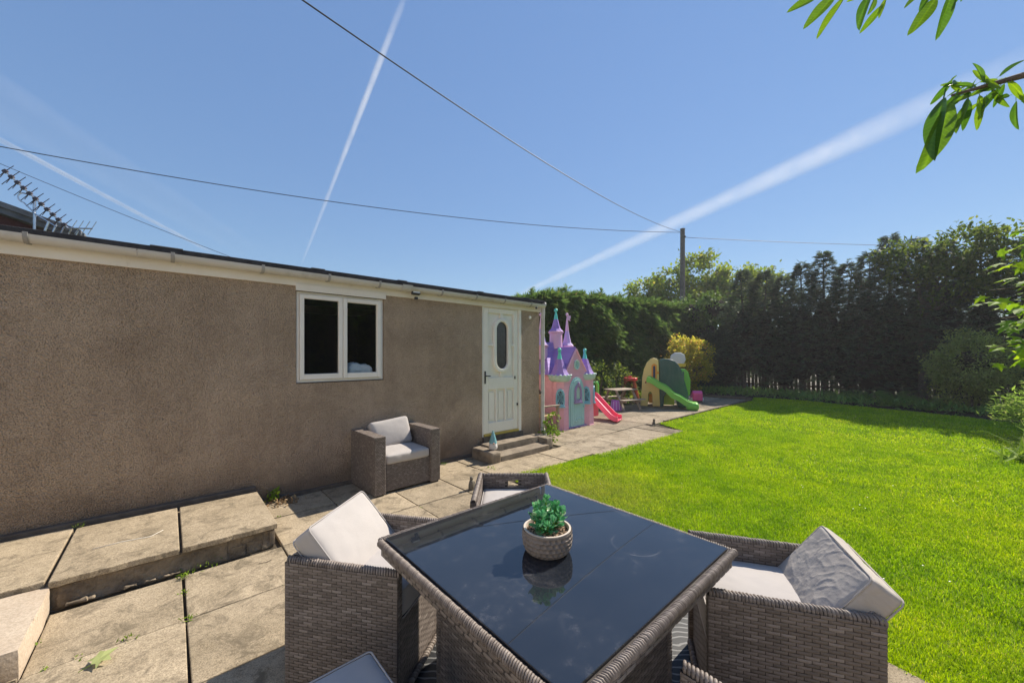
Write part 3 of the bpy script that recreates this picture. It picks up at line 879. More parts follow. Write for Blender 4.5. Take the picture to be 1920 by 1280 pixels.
# broad worn slabs of the far terrace
def lawn_edge(x):
    return 3.34 if x < 7.85 else 4.13
rows = [(3.36, 4.27), (4.27, 5.02), (5.02, 5.62), (5.62, 6.22)]
for ri, (c, d) in enumerate(rows):
    xs = [4.974 + 0.612 * k * 2 - (0.612 if ri % 2 else 0) for k in range(0, 10)]
    xs = sorted(set([4.974] + [x for x in xs if 4.98 < x < 14.6] + [14.8]))
    for a, b in zip(xs[:-1], xs[1:]):
        cc = c
        if ri == 0:
            if a > 7.8: continue
            b2 = min(b, 7.86)
            slab(a, b2, c, d, M['slab_far']); continue
        if ri == 1 and b > 7.9: cc = 4.28 if a < 7.8 else 4.16
        slab(a, b, cc, d, M['slab_far'])

# timber edging round the far terrace
mb = MB()
mb.box(8.5, 14.84, 4.10, 4.145, -0.03, 0.035)
e1 = mb.build('timber_edging', M['dark_timber'], bevel=0.006); tag(e1, 'dark timber edging board along the lawn side of the far terrace', 'edging', 'timber edging boards')
mb = MB()
mb.box(14.84, 14.89, 4.10, 6.3, -0.03, 0.085)
e2 = mb.build('timber_edging', M['dark_timber'], bevel=0.006); tag(e2, 'dark timber edging board across the far end of the terrace', 'edging', 'timber edging boards')

# raised slab platform against the wall
plat = thing('raised_platform', (0, 0, 0), 0, 'raised step of three concrete slabs on crumbling masonry below the long wall', 'platform')
def pslab(x0, x1, y0, y1, z, lab=None):
    m = MB()
    n = 14
    pts = []
    for k in range(n + 1):
        pts.append((x0 + (x1 - x0) * k / n, y0 + random.uniform(-0.006, 0.006)))
    pts += [(x1, y1), (x0, y1)]
    m.prism(pts, z - 0.042, z, lambda u, w, t: (u, w, t))
    o = m.build('slab', M['slab'], plat, bevel=0.006, seg=2)
    return o
pslab(-1.75, -0.565, 3.66, 4.64, 0.166)
pslab(-0.545, 0.060, 3.615, 4.60, 0.170)
pslab(0.076, 0.668, 3.605, 4.585, 0.173)
# masonry riser: irregular stones and mortar
m = MB()
m.box(-1.7, 0.645, 3.648, 4.62, -0.03, 0.126)
m.build('riser_core', M['riser'], plat)
mm = MB()
rounded_box(mm, 0.86, 0.13, 0.150, 0.010, (120, 4, 20), 0, 0.020, 16, 3.0, Matrix.Translation((-0.085, 3.695, 0.052)))
mm.build('mortar_face', M['riser'], plat, smooth=60)
for (x0, x1, za, zb, yy) in ((0.352, 0.455, -0.02, 0.066, 3.632), (0.457, 0.560, -0.02, 0.070, 3.640), (0.352, 0.425, 0.068, 0.122, 3.640), (0.427, 0.520, 0.073, 0.120, 3.634), (0.562, 0.658, -0.02, 0.124, 3.630), (0.523, 0.560, 0.073, 0.122, 3.642)):
    mm = MB(); rounded_box(mm, x1 - x0, 0.13, zb - za, 0.006, (14, 4, 12), 0, 0.016, 22, x0 * 9, Matrix.Translation(((x0 + x1) / 2, yy + 0.065, (za + zb) / 2)))
    mm.build('stone', M['riser'], plat, smooth=60)
for k in range(7):
    mm = MB(); xx = random.uniform(-0.5, 0.2); q = random.uniform(0.02, 0.05)
    rounded_box(mm, q * 2, q, q * 0.6, q * 0.2, (6, 4, 4), 0, 0.02, 20, xx * 5, Matrix.Translation((xx, 3.618 - q * 0.2, q * 0.25)))
    mm.build('rubble', M['riser'], plat, smooth=60)
mm = MB()
rounded_box(mm, 0.05, 0.95, 0.13, 0.012, (3, 12, 4), 0, 0.012, 9, 5, Matrix.Translation((0.635, 4.1, 0.055)))
mm.build('stone', M['riser'], plat, smooth=60)

blk = thing('concrete_block', (-0.53, 2.95, 0), 0, 'pale flaking concrete step block at the left edge, below the end of the slab step', 'step')
mm = MB()
rounded_box(mm, 1.4, 0.69, 0.172, 0.016, (30, 18, 5), 0, 0.010, 9, 2, Matrix.Translation((-0.70, 0.345, 0.058)))
mm.build('block', M['pale_block'], blk, smooth=60)
blk2 = thing('kerb_block', (-0.60, 2.28, 0), 0, 'grey rimmed concrete block cut off by the lower left corner', 'step')
mm = MB()
rounded_box(mm, 1.3, 0.64, 0.20, 0.010, (24, 12, 4), 0, 0.006, 9, 6, Matrix.Translation((-0.667, 0.33, 0.075)))
mm.build('block', M['pale_block'], blk2, smooth=60)
mm = MB(); mm.box(-0.030, -0.0, 0.02, 0.655, 0.02, 0.180); mm.box(-1.3, -0.031, 0.625, 0.66, 0.02, 0.179)
mm.build('rim', M['bracket'], blk2, bevel=0.004)

# ------------------------------------------------------------------ outbuilding
shed = thing('outbuilding', (0, WALL_Y, 0), 0, 'long low brown pebbledashed outbuilding with flat roof and white window and door', 'building')
WX0, WX1 = -3.2, 4.955
holes = [(1.050, 2.055, 1.245, 2.345), (3.66, 4.50, 0.17, 2.345)]
xs = sorted({WX0, WX1, 1.05, 2.055, 3.66, 4.50}); zs = sorted({0.02, 0.17, 1.245, 2.345, 2.481})
m = MB()
def inhole(xc, zc):
    return any(a < xc < b and c < zc < d for a, b, c, d in holes)
for a, b in zip(xs[:-1], xs[1:]):
    for c, d in zip(zs[:-1], zs[1:]):
        if inhole((a + b) / 2, (c + d) / 2): continue
        m.add([(a, 0, c), (b, 0, c), (b, 0, d), (a, 0, d)], [(0, 1, 2, 3)])
        m.add([(a, 0.22, c), (b, 0.22, c), (b, 0.22, d), (a, 0.22, d)], [(0, 3, 2, 1)])
for a, b, c, d in holes:
    m.add([(a, 0, c), (b, 0, c), (b, 0.22, c), (a, 0.22, c)], [(0, 1, 2, 3)])
    m.add([(a, 0, d), (b, 0, d), (b, 0.22, d), (a, 0.22, d)], [(3, 2, 1, 0)])
    m.add([(a, 0, c), (a, 0.22, c), (a, 0.22, d), (a, 0, d)], [(0, 1, 2, 3)])
    m.add([(b, 0, c), (b, 0.22, c), (b, 0.22, d), (b, 0, d)], [(3, 2, 1, 0)])
m.add([(WX1, 0, 0.02), (WX1, 3.0, 0.02), (WX1, 3.0, 2.481), (WX1, 0, 2.481)], [(0, 1, 2, 3)])
m.add([(WX0, 0, 0.02), (WX0, 3.0, 0.02), (WX0, 3.0, 2.481), (WX0, 0, 2.481)], [(3, 2, 1, 0)])
m.add([(WX0, 3.0, 0.02), (WX1, 3.0, 0.02), (WX1, 3.0, 2.481), (WX0, 3.0, 2.481)], [(3, 2, 1, 0)])
me = bpy.data.meshes.new('wall'); me.from_pydata(m.v, [], m.f); me.materials.append(M['wall'])
wo = link(bpy.data.objects.new('wall', me)); wo.parent = shed
m = MB(); m.box(WX0, 3.655, -0.035, -0.001, -0.03, 0.045); m.box(-3.2, 0.67, -0.06, -0.0012, 0.0451, 0.20)
m.build('plinth', M['plinth'], shed, bevel=0.01)
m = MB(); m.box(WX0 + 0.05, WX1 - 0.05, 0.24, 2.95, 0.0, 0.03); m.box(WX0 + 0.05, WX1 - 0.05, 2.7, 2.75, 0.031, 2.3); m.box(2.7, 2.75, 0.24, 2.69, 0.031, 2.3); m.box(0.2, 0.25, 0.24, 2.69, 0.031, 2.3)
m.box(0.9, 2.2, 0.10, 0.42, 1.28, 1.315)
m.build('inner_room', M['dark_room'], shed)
# roof: felt covered deck with upstand strips
m = MB(); m.box(WX0 - 0.1, WX1 + 0.03, -0.105, 3.1, 2.482, 2.525)
m.build('roof', M['felt'], shed, bevel=0.006)
for (a, b) in ((-0.12, 0.10), (1.18, 1.32), (2.20, 2.33), (3.5, 3.6), (4.45, 4.6)):
    m = MB(); m.box(a, b, -0.112, 0.3, 2.5255, 2.532); m.build('felt_patch', M['slate'], shed)
m = MB(); m.box(4.35, 4.96, 0.35, 1.2, 2.5255, 2.60)
m.build('felt_upstand', M['felt'], shed, bevel=0.02)
m = MB(); m.box(WX0 - 0.08, WX1 + 0.02, -0.022, -0.001, 2.325, 2.4815); m.box(WX1 + 0.001, WX1 + 0.02, 0.0, 3.0, 2.325, 2.4815)
m.build('fascia', M['fascia'], shed, bevel=0.003)
m = MB(); m.box(1.04, 2.075, -0.031, -0.0225, 2.273, 2.350)
m.build('window_head_board', M['fascia'], shed, bevel=0.003)
# gutter: half-round channel, sections with unions, brackets
def gutter_section(x0, x1, z0, z1):
    mm = MB(); n = 12; vs = []; fs = []
    for i, (x, z) in enumerate(((x0, z0), (x1, z1))):
        for rr in (0.058, 0.054):
            for k in range(n + 1):
                a = math.pi + math.pi * k / n
                vs.append((x, -0.088 + rr * math.cos(a), z + rr * 1.05 * math.sin(a)))
    k = n + 1
    for q in range(n):
        fs.append((q, q + 1, 2 * k + q + 1, 2 * k + q)); fs.append((k + q, 3 * k + q, 3 * k + q + 1, k + q + 1))
    for i in (0, n):
        fs.append((i, 2 * k + i, 3 * k + i, k + i))
    for b in (0, 2 * k):
        for q in range(n):
            fs.append((b + q, b + k + q, b + k + q + 1, b + q + 1))
    mm.add(vs, fs)
    return mm.build('gutter', M['gutter'], shed, smooth=50)
GZ = lambda x: 2.475 - 0.004 * (x + 1)
joints = [-3.25, -0.2, 2.32, 4.985]
for a, b in zip(joints[:-1], joints[1:]):
    gutter_section(a + 0.002, b - 0.002, GZ(a), GZ(b))
m = MB()
m.lathe([(0.056, -0.004), (0.056, 0.004)], n=16, Mx=Matrix.Translation((4.985, -0.088, GZ(5))) @ Matrix.Rotation(R(90), 4, 'Y'))
m.build('gutter_stop_end', M['gutter'], shed)
def arc_band(mm, x0, x1, z, r0, r1):
    n = 10; vs = []; fs = []
    for x in (x0, x1):
        for rr in (r0, r1):
            for k in range(n + 1):
                a = math.pi + math.pi * k / n
                vs.append((x, -0.088 + rr * math.cos(a), z + rr * 1.05 * math.sin(a) + (0.012 if k in (0, n) else 0)))
    k = n + 1
    for q in range(n):
        fs += [(q, q + 1, 2 * k + q + 1, 2 * k + q), (k + q, 3 * k + q, 3 * k + q + 1, k + q + 1), (q, k + q, k + q + 1, q + 1), (2 * k + q, 2 * k + q + 1, 3 * k + q + 1, 3 * k + q)]
    for i in (0, n):
        fs.append((i, 2 * k + i, 3 * k + i, k + i))
    mm.add(vs, fs)
for bx in (-2.6, -1.7, -0.80, 0.03, 0.72, 1.36, 1.95, 2.85, 3.45, 4.02, 4.62):
    mm = MB(); arc_band(mm, bx - 0.014, bx + 0.014, GZ(bx), 0.0585, 0.064); mm.box(bx - 0.014, bx + 0.014, -0.030, -0.0225, GZ(bx) - 0.06, GZ(bx) + 0.012)
    mm.build('gutter_bracket', M['bracket'], shed, bevel=0.002)
for bx in (2.32,):
    mm = MB(); arc_band(mm, bx - 0.07, bx + 0.07, GZ(bx), 0.0585, 0.067)
    mm.build('gutter_union', M['gutter'], shed, smooth=40)

# window: frame, two casements, panes
win = bpy.data.objects.new('window', None); link(win); win.parent = shed
def frame_rect(mm, x0, x1, z0, z1, t, y0, y1, tb=None):
    tb = tb or t
    mm.box(x0, x0 + t, y0, y1, z0, z1); mm.box(x1 - t, x1, y0, y1, z0, z1)
    mm.box(x0 + t, x1 - t, y0 + 0.0005, y1 - 0.0005, z0, z0 + tb); mm.box(x0 + t, x1 - t, y0 + 0.0005, y1 - 0.0005, z1 - t, z1)
m = MB(); frame_rect(m, 1.056, 2.050, 1.248, 2.272, 0.028, 0.015, 0.09)
m.build('frame', M['white_paint'], win, bevel=0.004)
for (a, b) in ((1.087, 1.549), (1.555, 2.019)):
    m = MB(); frame_rect(m, a, b, 1.279, 2.242, 0.046, -0.002 if a < 1.3 else -0.006, 0.055, 0.062)
    m.build('casement', M['white_paint'], win, bevel=0.004)
    m = MB(); m.add([(a + 0.045, 0.028, 1.34), (b - 0.045, 0.028, 1.34), (b - 0.045, 0.028, 2.197), (a + 0.045, 0.028, 2.197)], [(0, 1, 2, 3)])
    m.build('pane', M['window_glass'], win)
m = MB(); m.box(1.051, 2.054, -0.004, 0.02, 1.236, 1.2475)
m.build('frame_shadow_strip', M['plinth'], win, bevel=0.004)  # dark strip standing in for the thin shadow under the window
# white cloth lying on the inner window ledge
m = MB(); rounded_box(m, 0.34, 0.2, 0.12, 0.05, (14, 8, 5), 0.05, 0.06, 9, 3, Matrix.Translation((1.80, WALL_Y + 0.17, 1.375)) @ Matrix.Rotation(R(8), 4, 'Y'))
tag(m.build('folded_cloth', M['cloth_white'], smooth=180), 'white bundled cloth behind the right hand window pane', 'cloth')

# door
dr = bpy.data.objects.new('door', None); link(dr); dr.parent = shed
DX0, DX1, DZ0, DZ1 = 3.695, 4.435, 0.30, 2.315
m = MB(); m.box(3.662, 3.690, 0.004, 0.10, 0.175, 2.343); m.box(4.440, 4.498, -0.012, 0.10, 0.175, 2.343); m.box(3.691, 4.439, 0.006, 0.10, 2.317, 2.343)
m.build('frame', M['white_paint'], dr, bevel=0.004)
m = MB(); m.box(DX0, DX1, 0.040, 0.085, DZ0, DZ1)
m.build('leaf', M['door_paint'], dr, bevel=0.002)
cxd, czd, rx, rzh = 4.075, 1.715, 0.120, 0.375
def stadium(r, half, n=14, cx=cxd, cz=czd):
    pts = []
    for k in range(n + 1):
        a = math.pi * k / n
        pts.append((cx + r * math.cos(a), cz + half + r * math.sin(a)))
    for k in range(n + 1):
        a = math.pi + math.pi * k / n
        pts.append((cx + r * math.cos(a), cz - half + r * math.sin(a)))
    return pts
def ring_prism(mm, outer, inner, y0, y1):
    n = len(outer); vs = [(u, y0, w) for u, w in outer] + [(u, y0, w) for u, w in inner] + [(u, y1, w) for u, w in outer] + [(u, y1, w) for u, w in inner]
    fs = []
    for i in range(n):
        j = (i + 1) % n
        fs += [(i, j, n + j, n + i), (2 * n + i, 3 * n + i, 3 * n + j, 2 * n + j), (i, 2 * n + i, 2 * n + j, j), (n + i, n + j, 3 * n + j, 3 * n + i)]
    mm.add(vs, fs)
m = MB(); ring_prism(m, stadium(0.180, 0.265), stadium(0.122, 0.265), -0.010, 0.039)
m.build('oval_moulding', M['door_paint'], dr, smooth=50, bevel=0.007)
m = MB(); m.prism(stadium(0.122, 0.265), 0.031, 0.0395, lambda u, w, t: (u, t, w))
m.build('oval_pane', M['dark_glass'], dr)
# raised stiles and rails leaving sunk panels
m = MB(); yA, yB = 0.008, 0.0399
m.box(DX0 + 0.001, DX0 + 0.095, yA, yB, DZ0 + 0.001, DZ1 - 0.001); m.box(DX1 - 0.095, DX1 - 0.001, yA, yB, DZ0 + 0.001, DZ1 - 0.001)
for (a, b) in ((DZ0 + 0.001, 0.47), (1.00, 1.19), (2.235, DZ1 - 0.001)):
    m.box(DX0 + 0.0951, DX1 - 0.0951, yA + 0.0004, yB, a, b)
m.box(cxd - 0.035, cxd + 0.035, yA + 0.001, yB, 2.145, 2.2349); m.box(cxd - 0.035, cxd + 0.035, yA + 0.001, yB, 1.1901, 1.285)
m.box(DX0 + 0.0951, cxd - 0.165, yA + 0.001, yB, 1.70, 1.74); m.box(cxd + 0.165, DX1 - 0.0951, yA + 0.001, yB, 1.70, 1.74)
for (a, b) in ((3.945, 3.985), (4.145, 4.185)):
    m.box(a, b, yA + 0.001, yB, 0.4701, 0.9999)
m.build('raised_panelling', M['door_paint'], dr, bevel=0.006)
m = MB()
for (a, b) in ((3.815, 3.920), (4.012, 4.118), (4.212, 4.315)):
    m.box(a, b, 0.024, 0.0398, 0.515, 0.955)
m.build('lower_panel', M['door_paint'], dr, bevel=0.004)
m = MB(); m.box(3.705, 3.732, -0.002, 0.0075, 1.10, 1.30); m.tube([(3.718, 0.02, 1.225), (3.718, -0.03, 1.225), (3.80, -0.032, 1.222)], 0.009, 8)
m.build('handle', M['iron'], dr, smooth=40, bevel=0.002)
m = MB(); m.box(4.405, 4.428, -0.004, 0.0075, 0.70, 0.74); m.build('hinge', M['iron'], dr)
m = MB(); m.box(4.352, 4.372, -0.002, 0.0075, 1.15, 1.20); m.build('lock_plate', M['iron'], dr)
m = MB(); m.box(3.69, 4.44, -0.02, 0.09, 0.262, 0.296)
m.build('threshold', M['brass'], dr, bevel=0.005)

# rainwater pipe at the corner
m = MB()
m.tube([(4.965, -0.085, 2.42), (4.972, -0.08, 2.30), (4.985, -0.06, 2.2), (4.985, -0.058, 1.0), (4.985, -0.058, 0.24)], 0.034, 12)
dp = m.build('downpipe', M['gutter'], shed, smooth=50)
m = MB(); m.tube([(4.985, -0.058, 0.235), (4.96, -0.12, 0.16), (4.915, -0.25, 0.02)], 0.044, 12)
m.build('shoe', M['gutter'], dp, smooth=50)
for z in (0.25, 1.28, 1.95):
    m = MB(); m.lathe([(0.042, -0.022), (0.042, 0.022)], (4.985, -0.058, z), 12)
    m.build('pipe_clip', M['bracket'] if z < 0.3 else M['gutter'], dp)
m = MB(); m.lathe([(0.030, 0), (0.030, 0.012), (0.022, 0.018)], n=14, Mx=Matrix.Translation((4.715, -0.001, 2.215)) @ Matrix.Rotation(R(90), 4, 'X'))
tag(m.build('round_vent', M['white_paint'], smooth=40, loc=(0, WALL_Y, 0)), 'small round white wall cap beside the top of the door', 'vent')

# security floodlight and camera
fl = thing('security_light', (2.46, WALL_Y - 0.025, 2.345), 0, 'small black floodlight with white lens fixed under the gutter', 'light')
m = MB(); m.box(-0.06, 0.06, -0.10, -0.055, 0.0, 0.085, Matrix.Rotation(R(-18), 4, 'X')); m.build('lamp_body', M['black_plastic'], fl, bevel=0.006)
m = MB(); m.box(-0.048, 0.048, -0.105, -0.101, 0.012, 0.074, Matrix.Rotation(R(-18), 4, 'X')); m.build('lens', M['lens_white'], fl)
m = MB(); m.box(-0.022, 0.022, -0.095, -0.06, -0.045, -0.008); m.build('motion_sensor', M['black_plastic'], fl, bevel=0.008)
m = MB(); m.box(-0.03, 0.03, -0.055, 0.0, 0.03, 0.045); m.box(-0.075, 0.055, -0.05, -0.02, 0.088, 0.096); m.build('bracket', M['black_plastic'], fl)
sc = thing('security_camera', (4.80, WALL_Y - 0.025, 2.385), 0, 'small white bullet camera under the gutter beside the downpipe', 'camera')
m = MB(); m.tube([(0.03, -0.03, 0.02), (-0.05, -0.10, -0.005)], 0.028, 12); m.build('camera_body', M['camera_white'], sc, smooth=50)
m = MB(); m.tube([(-0.0501, -0.1001, -0.005), (-0.055, -0.1045, -0.006)], 0.022, 12); m.build('lens', M['black_plastic'], sc)
m = MB(); m.tube([(0.02, -0.02, 0.02), (0.03, 0.0, 0.035)], 0.012, 8); m.build('mount', M['camera_white'], sc)

# door steps
st = thing('door_steps', (0, WALL_Y, 0), 0, 'two weathered concrete door steps between low cheek walls', 'steps')
def rb(name, x0, x1, y0, y1, z0, z1, r, mat, par, n=(10, 10, 5), wr=0.012, seed=1.0, sc_=9):
    mm = MB(); rounded_box(mm, x1 - x0, y1 - y0, z1 - z0, r, n, 0, wr, sc_, seed, Matrix.Translation(((x0 + x1) / 2, (y0 + y1) / 2, (z0 + z1) / 2)))
    return mm.build(name, mat, par, smooth=60)
rb('cheek_wall', 3.40, 3.585, -0.56, -0.04, -0.03, 0.165, 0.035, M['door_step'], st, (10, 14, 7), 0.02, 3)
rb('cheek_wall', 4.64, 4.82, -0.47, -0.04, -0.03, 0.185, 0.03, M['door_step'], st, (10, 14, 7), 0.02, 5)
rb('lower_tread', 3.587, 4.637, -0.545, -0.285, -0.03, 0.085, 0.012, M['door_step'], st, (24, 6, 3), 0.01, 7)
rb('upper_tread', 3.587, 4.637, -0.284, -0.045, -0.03, 0.185, 0.012, M['door_step'], st, (24, 6, 4), 0.01, 9)
m = MB(); m.box(3.66, 4.52, -0.043, 0.09, 0.02, 0.2615); m.build('threshold_block', M['plinth'], st, bevel=0.006)

# ornament by the door
gn = thing('gnome_ornament', (3.565, 4.34, 0.168), R(-10), 'little gnome ornament with pointed blue hat and white beard on the door step', 'ornament')
m = MB(); m.lathe([(0.058, 0), (0.066, 0.03), (0.058, 0.075), (0.045, 0.10)], n=14); m.build('body', M['gnome_beard'], gn, smooth=70)
m = MB(); m.lathe([(0.060, 0.088), (0.052, 0.12), (0.038, 0.17), (0.022, 0.225), (0.006, 0.27)], n=14); m.build('hat', M['gnome_hat'], gn, smooth=70)
m = MB(); m.ball((-0.02, -0.055, 0.088), 0.014); m.build('nose', M['skin'], gn, smooth=180)

# ------------------------------------------------------------------ neighbouring roof and aerial beyond the outbuilding
nb = thing('neighbouring_house', (-6.0, 11.0, 0), 0, 'dark red gable and grey verge of a house beyond the far left roof', 'house')
m = MB(); m.prism([(-4.5, -0.05), (4.5, -0.05), (4.5, 3.80), (0, 5.24), (-4.5, 3.80)], 0, 6, lambda u, w, t: (u, t, w)); m.build('gable_wall', M['red_brick'], nb)
m = MB()
m.prism([(4.82, 3.70), (4.82, 3.87), (0, 5.42), (-4.82, 3.87), (-4.82, 3.70), (0, 5.25)], -0.22, 6.3, lambda u, w, t: (u, t, w))
rf = m.build('roof', M['slate'], nb)
m = MB()
for sg in (1, -1):
    for k in range(9):
        t = k / 9.0; t1 = (k + 1) / 9.0
        u0 = sg * 4.8 * t; u1 = sg * (4.8 * t1 - 0.02)
        m.prism([(u0, 5.45 - 1.55 * t), (u1, 5.46 - 1.55 * t1), (u1, 5.36 - 1.55 * t1), (u0, 5.36 - 1.55 * t)], -0.26, 0.05, lambda u, w, t: (u, t, w))
m.build('verge_tiles', M['slate'], rf)

# television aerial on a mast bracketed to that gable
ae = thing('television_aerial', (-1.75, 10.62, 0), 0, 'metal television aerial on a short mast against the neighbouring gable', 'aerial')
m = MB(); m.tube([(0, 0, 3.0), (0, 0, 4.36)], 0.022, 8); m.tube([(0, 0, 3.3), (0, 0.39, 3.3)], 0.015, 6); m.build('mast', M['aluminium'], ae, smooth=60)
A0 = Vector((-0.335, 0.0, 4.72)); A1 = Vector((0.40, -0.10, 3.86))
m = MB(); m.tube([A0, A1], 0.014, 6); m.tube([A1, A1 + Vector((0.30, 0.0, 0.06))], 0.012, 6); m.build('boom', M['aluminium'], ae)
m = MB(); pts = []
for k in range(9):
    a = math.pi * k / 8
    pts.append(Vector((-0.02, 0, 4.30)) + Vector((-0.10 - 0.06 * math.sin(a), 0, 0.08 * math.cos(a))))
m.tube([Vector((0, 0, 4.36))] + pts + [Vector((0.02, -0.02, 4.04)), Vector((0.26, -0.07, 3.86))], 0.011, 6); m.build('support_strut', M['aluminium'], ae, smooth=60)
bd = (A1 - A0).normalized(); bs = Vector((0.62, -0.35, 0.45)).normalized()
for k in range(11):
    c = A0.lerp(A1, (k + 0.3) / 11.0)
    m = MB()
    m.box(-0.03, 0.03, -0.022, 0.022, -0.022, 0.022, Matrix.Translation(c) @ bs.to_track_quat('X', 'Z').to_matrix().to_4x4())
    for q in ((0.11, 0.03, 0.05), (0.11, -0.05, -0.02), (-0.11, 0.03, -0.05), (-0.11, -0.05, -0.09)):
        m.tube([c, c + bs * q[0] + Vector((q[1] * 0.6, 0.0, q[2]))], 0.0055, 5)
    m.build('element', M['aerial_dark'], ae)
for k in range(5):
    c = Vector((0.10 + 0.085 * k, -0.05 + 0.02 * k, 3.66))
    m = MB(); m.tube([c, c + Vector((0.07, 0, 0.28 - 0.02 * k))], 0.020 - 0.002 * k, 6); m.build('reflector_rod', M['aluminium'], ae, smooth=60)
for k in range(4):
    c = A1 + Vector((0.06 + 0.08 * k, 0, 0.01 * k))
    m = MB(); m.tube([c - Vector((0.06, 0, 0.10)), c + Vector((0.05, 0, 0.17))], 0.006, 5); m.build('element', M['aluminium'], ae)

# ------------------------------------------------------------------ utility pole and wires
PX_, PY_ = 21.9, 9.5
pole = thing('utility_pole', (PX_, PY_, 0), 0, 'wooden utility pole standing behind the hedge with wires fanning out', 'pole')
m = MB(); m.tube([(0, 0, -0.05), (0, 0, 8.78)], [0.155, 0.125], 12); m.build('shaft', M['pole_wood'], pole, smooth=50)
m = MB(); m.box(0.04, 0.20, -0.06, 0.06, 8.05, 8.27); m.box(-0.06, 0.07, -0.165, -0.115, 8.27, 8.37); m.build('terminal_box', M['black_plastic'], pole)
m = MB(); m.lathe([(0.13, 8.76), (0.142, 8.80), (0.025, 8.85)], n=12); m.build('pole_cap', M['pole_wood'], pole)
def wire(a, b, sag, r, lab):
    a = Vector(a); b = Vector(b); pts = []
    n = 40
    for i in range(n + 1):
        t = i / n
        p = a.lerp(b, t); p.z -= sag * 4 * t * (1 - t)
        pts.append(p)
    mm = MB(); mm.tube(pts, r, 5)
    return tag(mm.build('overhead_wire', M['wire'], smooth=180), lab, 'wire', 'overhead wires')

wire((21.9, 9.5, 8.6), (0.10, 5.31, 6.2), 0.50, 0.011, 'overhead wire rising from the pole to the top of the picture')
wire((21.9, 9.5, 8.6), (-6.45, 19.37, 7.88), 0.72, 0.014, 'overhead wire running from the pole leftwards across the whole sky')
wire((21.95, 9.4, 8.3), (42.9, -9.5, 7.8), 0.25, 0.014, 'overhead wire running from the pole to the right above the conifers')
wire((-4.6, 23.0, 8.6), (6.0, 20.2, 4.6), 0.1, 0.010, 'thin faint wire sloping down behind the aerial')

# ------------------------------------------------------------------ garden furniture
WEAVE_NAME = 'woven_panel'
def panel(name, par, O, U, W, w, h, t, mat='wicker', both=True, skip=None, row=0.0135, colw=0.025, hole=None):
    """a panel of basket weave on a thin core; O = lower corner on the outer face, outward normal = U x W"""
    U = Vector(U).normalized(); W = Vector(W).normalized(); Nn = U.cross(W)
    O = Vector(O)
    m = MB()
    weave(m, O, U, W, Nn, w, h, row, colw, skip=skip)
    if both:
        weave(m, O - Nn * t + U * w, -U, W, -Nn, w, h, row, colw, skip=(lambda a, b: skip(w - a, b)) if skip else None, r0=1)
        for (oo, uu, nn) in ((O + U * w, -Nn, U), (O - Nn * t, Nn, -U)):
            weave(m, oo, uu, W, nn, t, h, row, t / 2)
    o = m.build(name, M[mat], par)
    m = MB()
    e = 0.0022
    def pt(u, w2, t2): return O + U * u + W * w2 - Nn * t2
    rects = [(e, w - e, 0.0, h - e)]
    if hole:
        a, b, c, d = hole
        rects = [(e, a, 0, h - e), (b, w - e, 0, h - e), (a, b, 0, c), (a, b, d, h - e)]
    for (a, b, c, d) in rects:
        vs = [pt(u, v, tt) for tt in (e, t - e) for v in (c, d) for u in (a, b)]
        m.add(vs, [(0, 2, 3, 1), (4, 5, 7, 6), (0, 1, 5, 4), (2, 6, 7, 3), (0, 4, 6, 2), (1, 3, 7, 5)])
    c = m.build('core', M['wicker_dark'], o)
    return o

CW, CD, CH, CT = 0.56, 0.57, 0.62, 0.040
def make_chair():
    t = thing('dining_chair')
    hw, hd = CW / 2, CD / 2
    panel('side_panel', t, (hw, -hd, 0.015), (0, 1, 0), (0, 0, 1), CD, CH - 0.03, CT)          # right side (outer face +x)
    panel('side_panel', t, (-hw, hd, 0.015), (0, -1, 0), (0, 0, 1), CD, CH - 0.03, CT)
    wi = CW - 2 * CT
    hole = (wi / 2 - 0.045, wi / 2 + 0.045, 0.505, 0.560)
    sk = lambda a, b: hole[0] - 0.012 < a < hole[1] + 0.012 and hole[2] < b < hole[3]
    panel('back_panel', t, (-hw + CT, -hd, 0.015), (1, 0, 0), (0, 0, 1), wi, CH - 0.03, CT, skip=sk, hole=hole)
    panel('front_panel', t, (hw - CT, hd - 0.02, 0.03), (-1, 0, 0), (0, 0, 1), wi, 0.345, 0.03)
    m = MB(); m.box(-hw + CT + 0.001, hw - CT - 0.001, -hd + CT + 0.001, hd - 0.055, 0.34, 0.378); m.build('seat', M['wicker_dark'], t)
    for (a, b) in (((hw - CT / 2, -hd, CH - 0.012), (hw - CT / 2, hd, CH - 0.012)), ((-hw + CT / 2, -hd, CH - 0.012), (-hw + CT / 2, hd, CH - 0.012)), ((-hw + CT, -hd + CT / 2, CH - 0.012), (hw - CT, -hd + CT / 2, CH - 0.012))):
        mm = MB(); braid(mm, a, b, 0.0195, 0.0125); mm.build('woven_rim', M['wicker_sunlit'], t, smooth=60)
    mm = MB(); braid(mm, (hw - CT, hd - 0.004, 0.05), (-hw + CT, hd - 0.004, 0.05), 0.016, 0.016); mm.build('front_rail', M['wicker_sunlit'], t, smooth=60)
    return t

def dup(root, loc, rz):
    r = root.copy(); link(r); r.location = loc; r.rotation_euler = (0, 0, rz)
    for ch in root.children:
        c = ch.copy(); link(c); c.parent = r
        for g in ch.children:
            d = g.copy(); link(d); d.parent = c
    return r

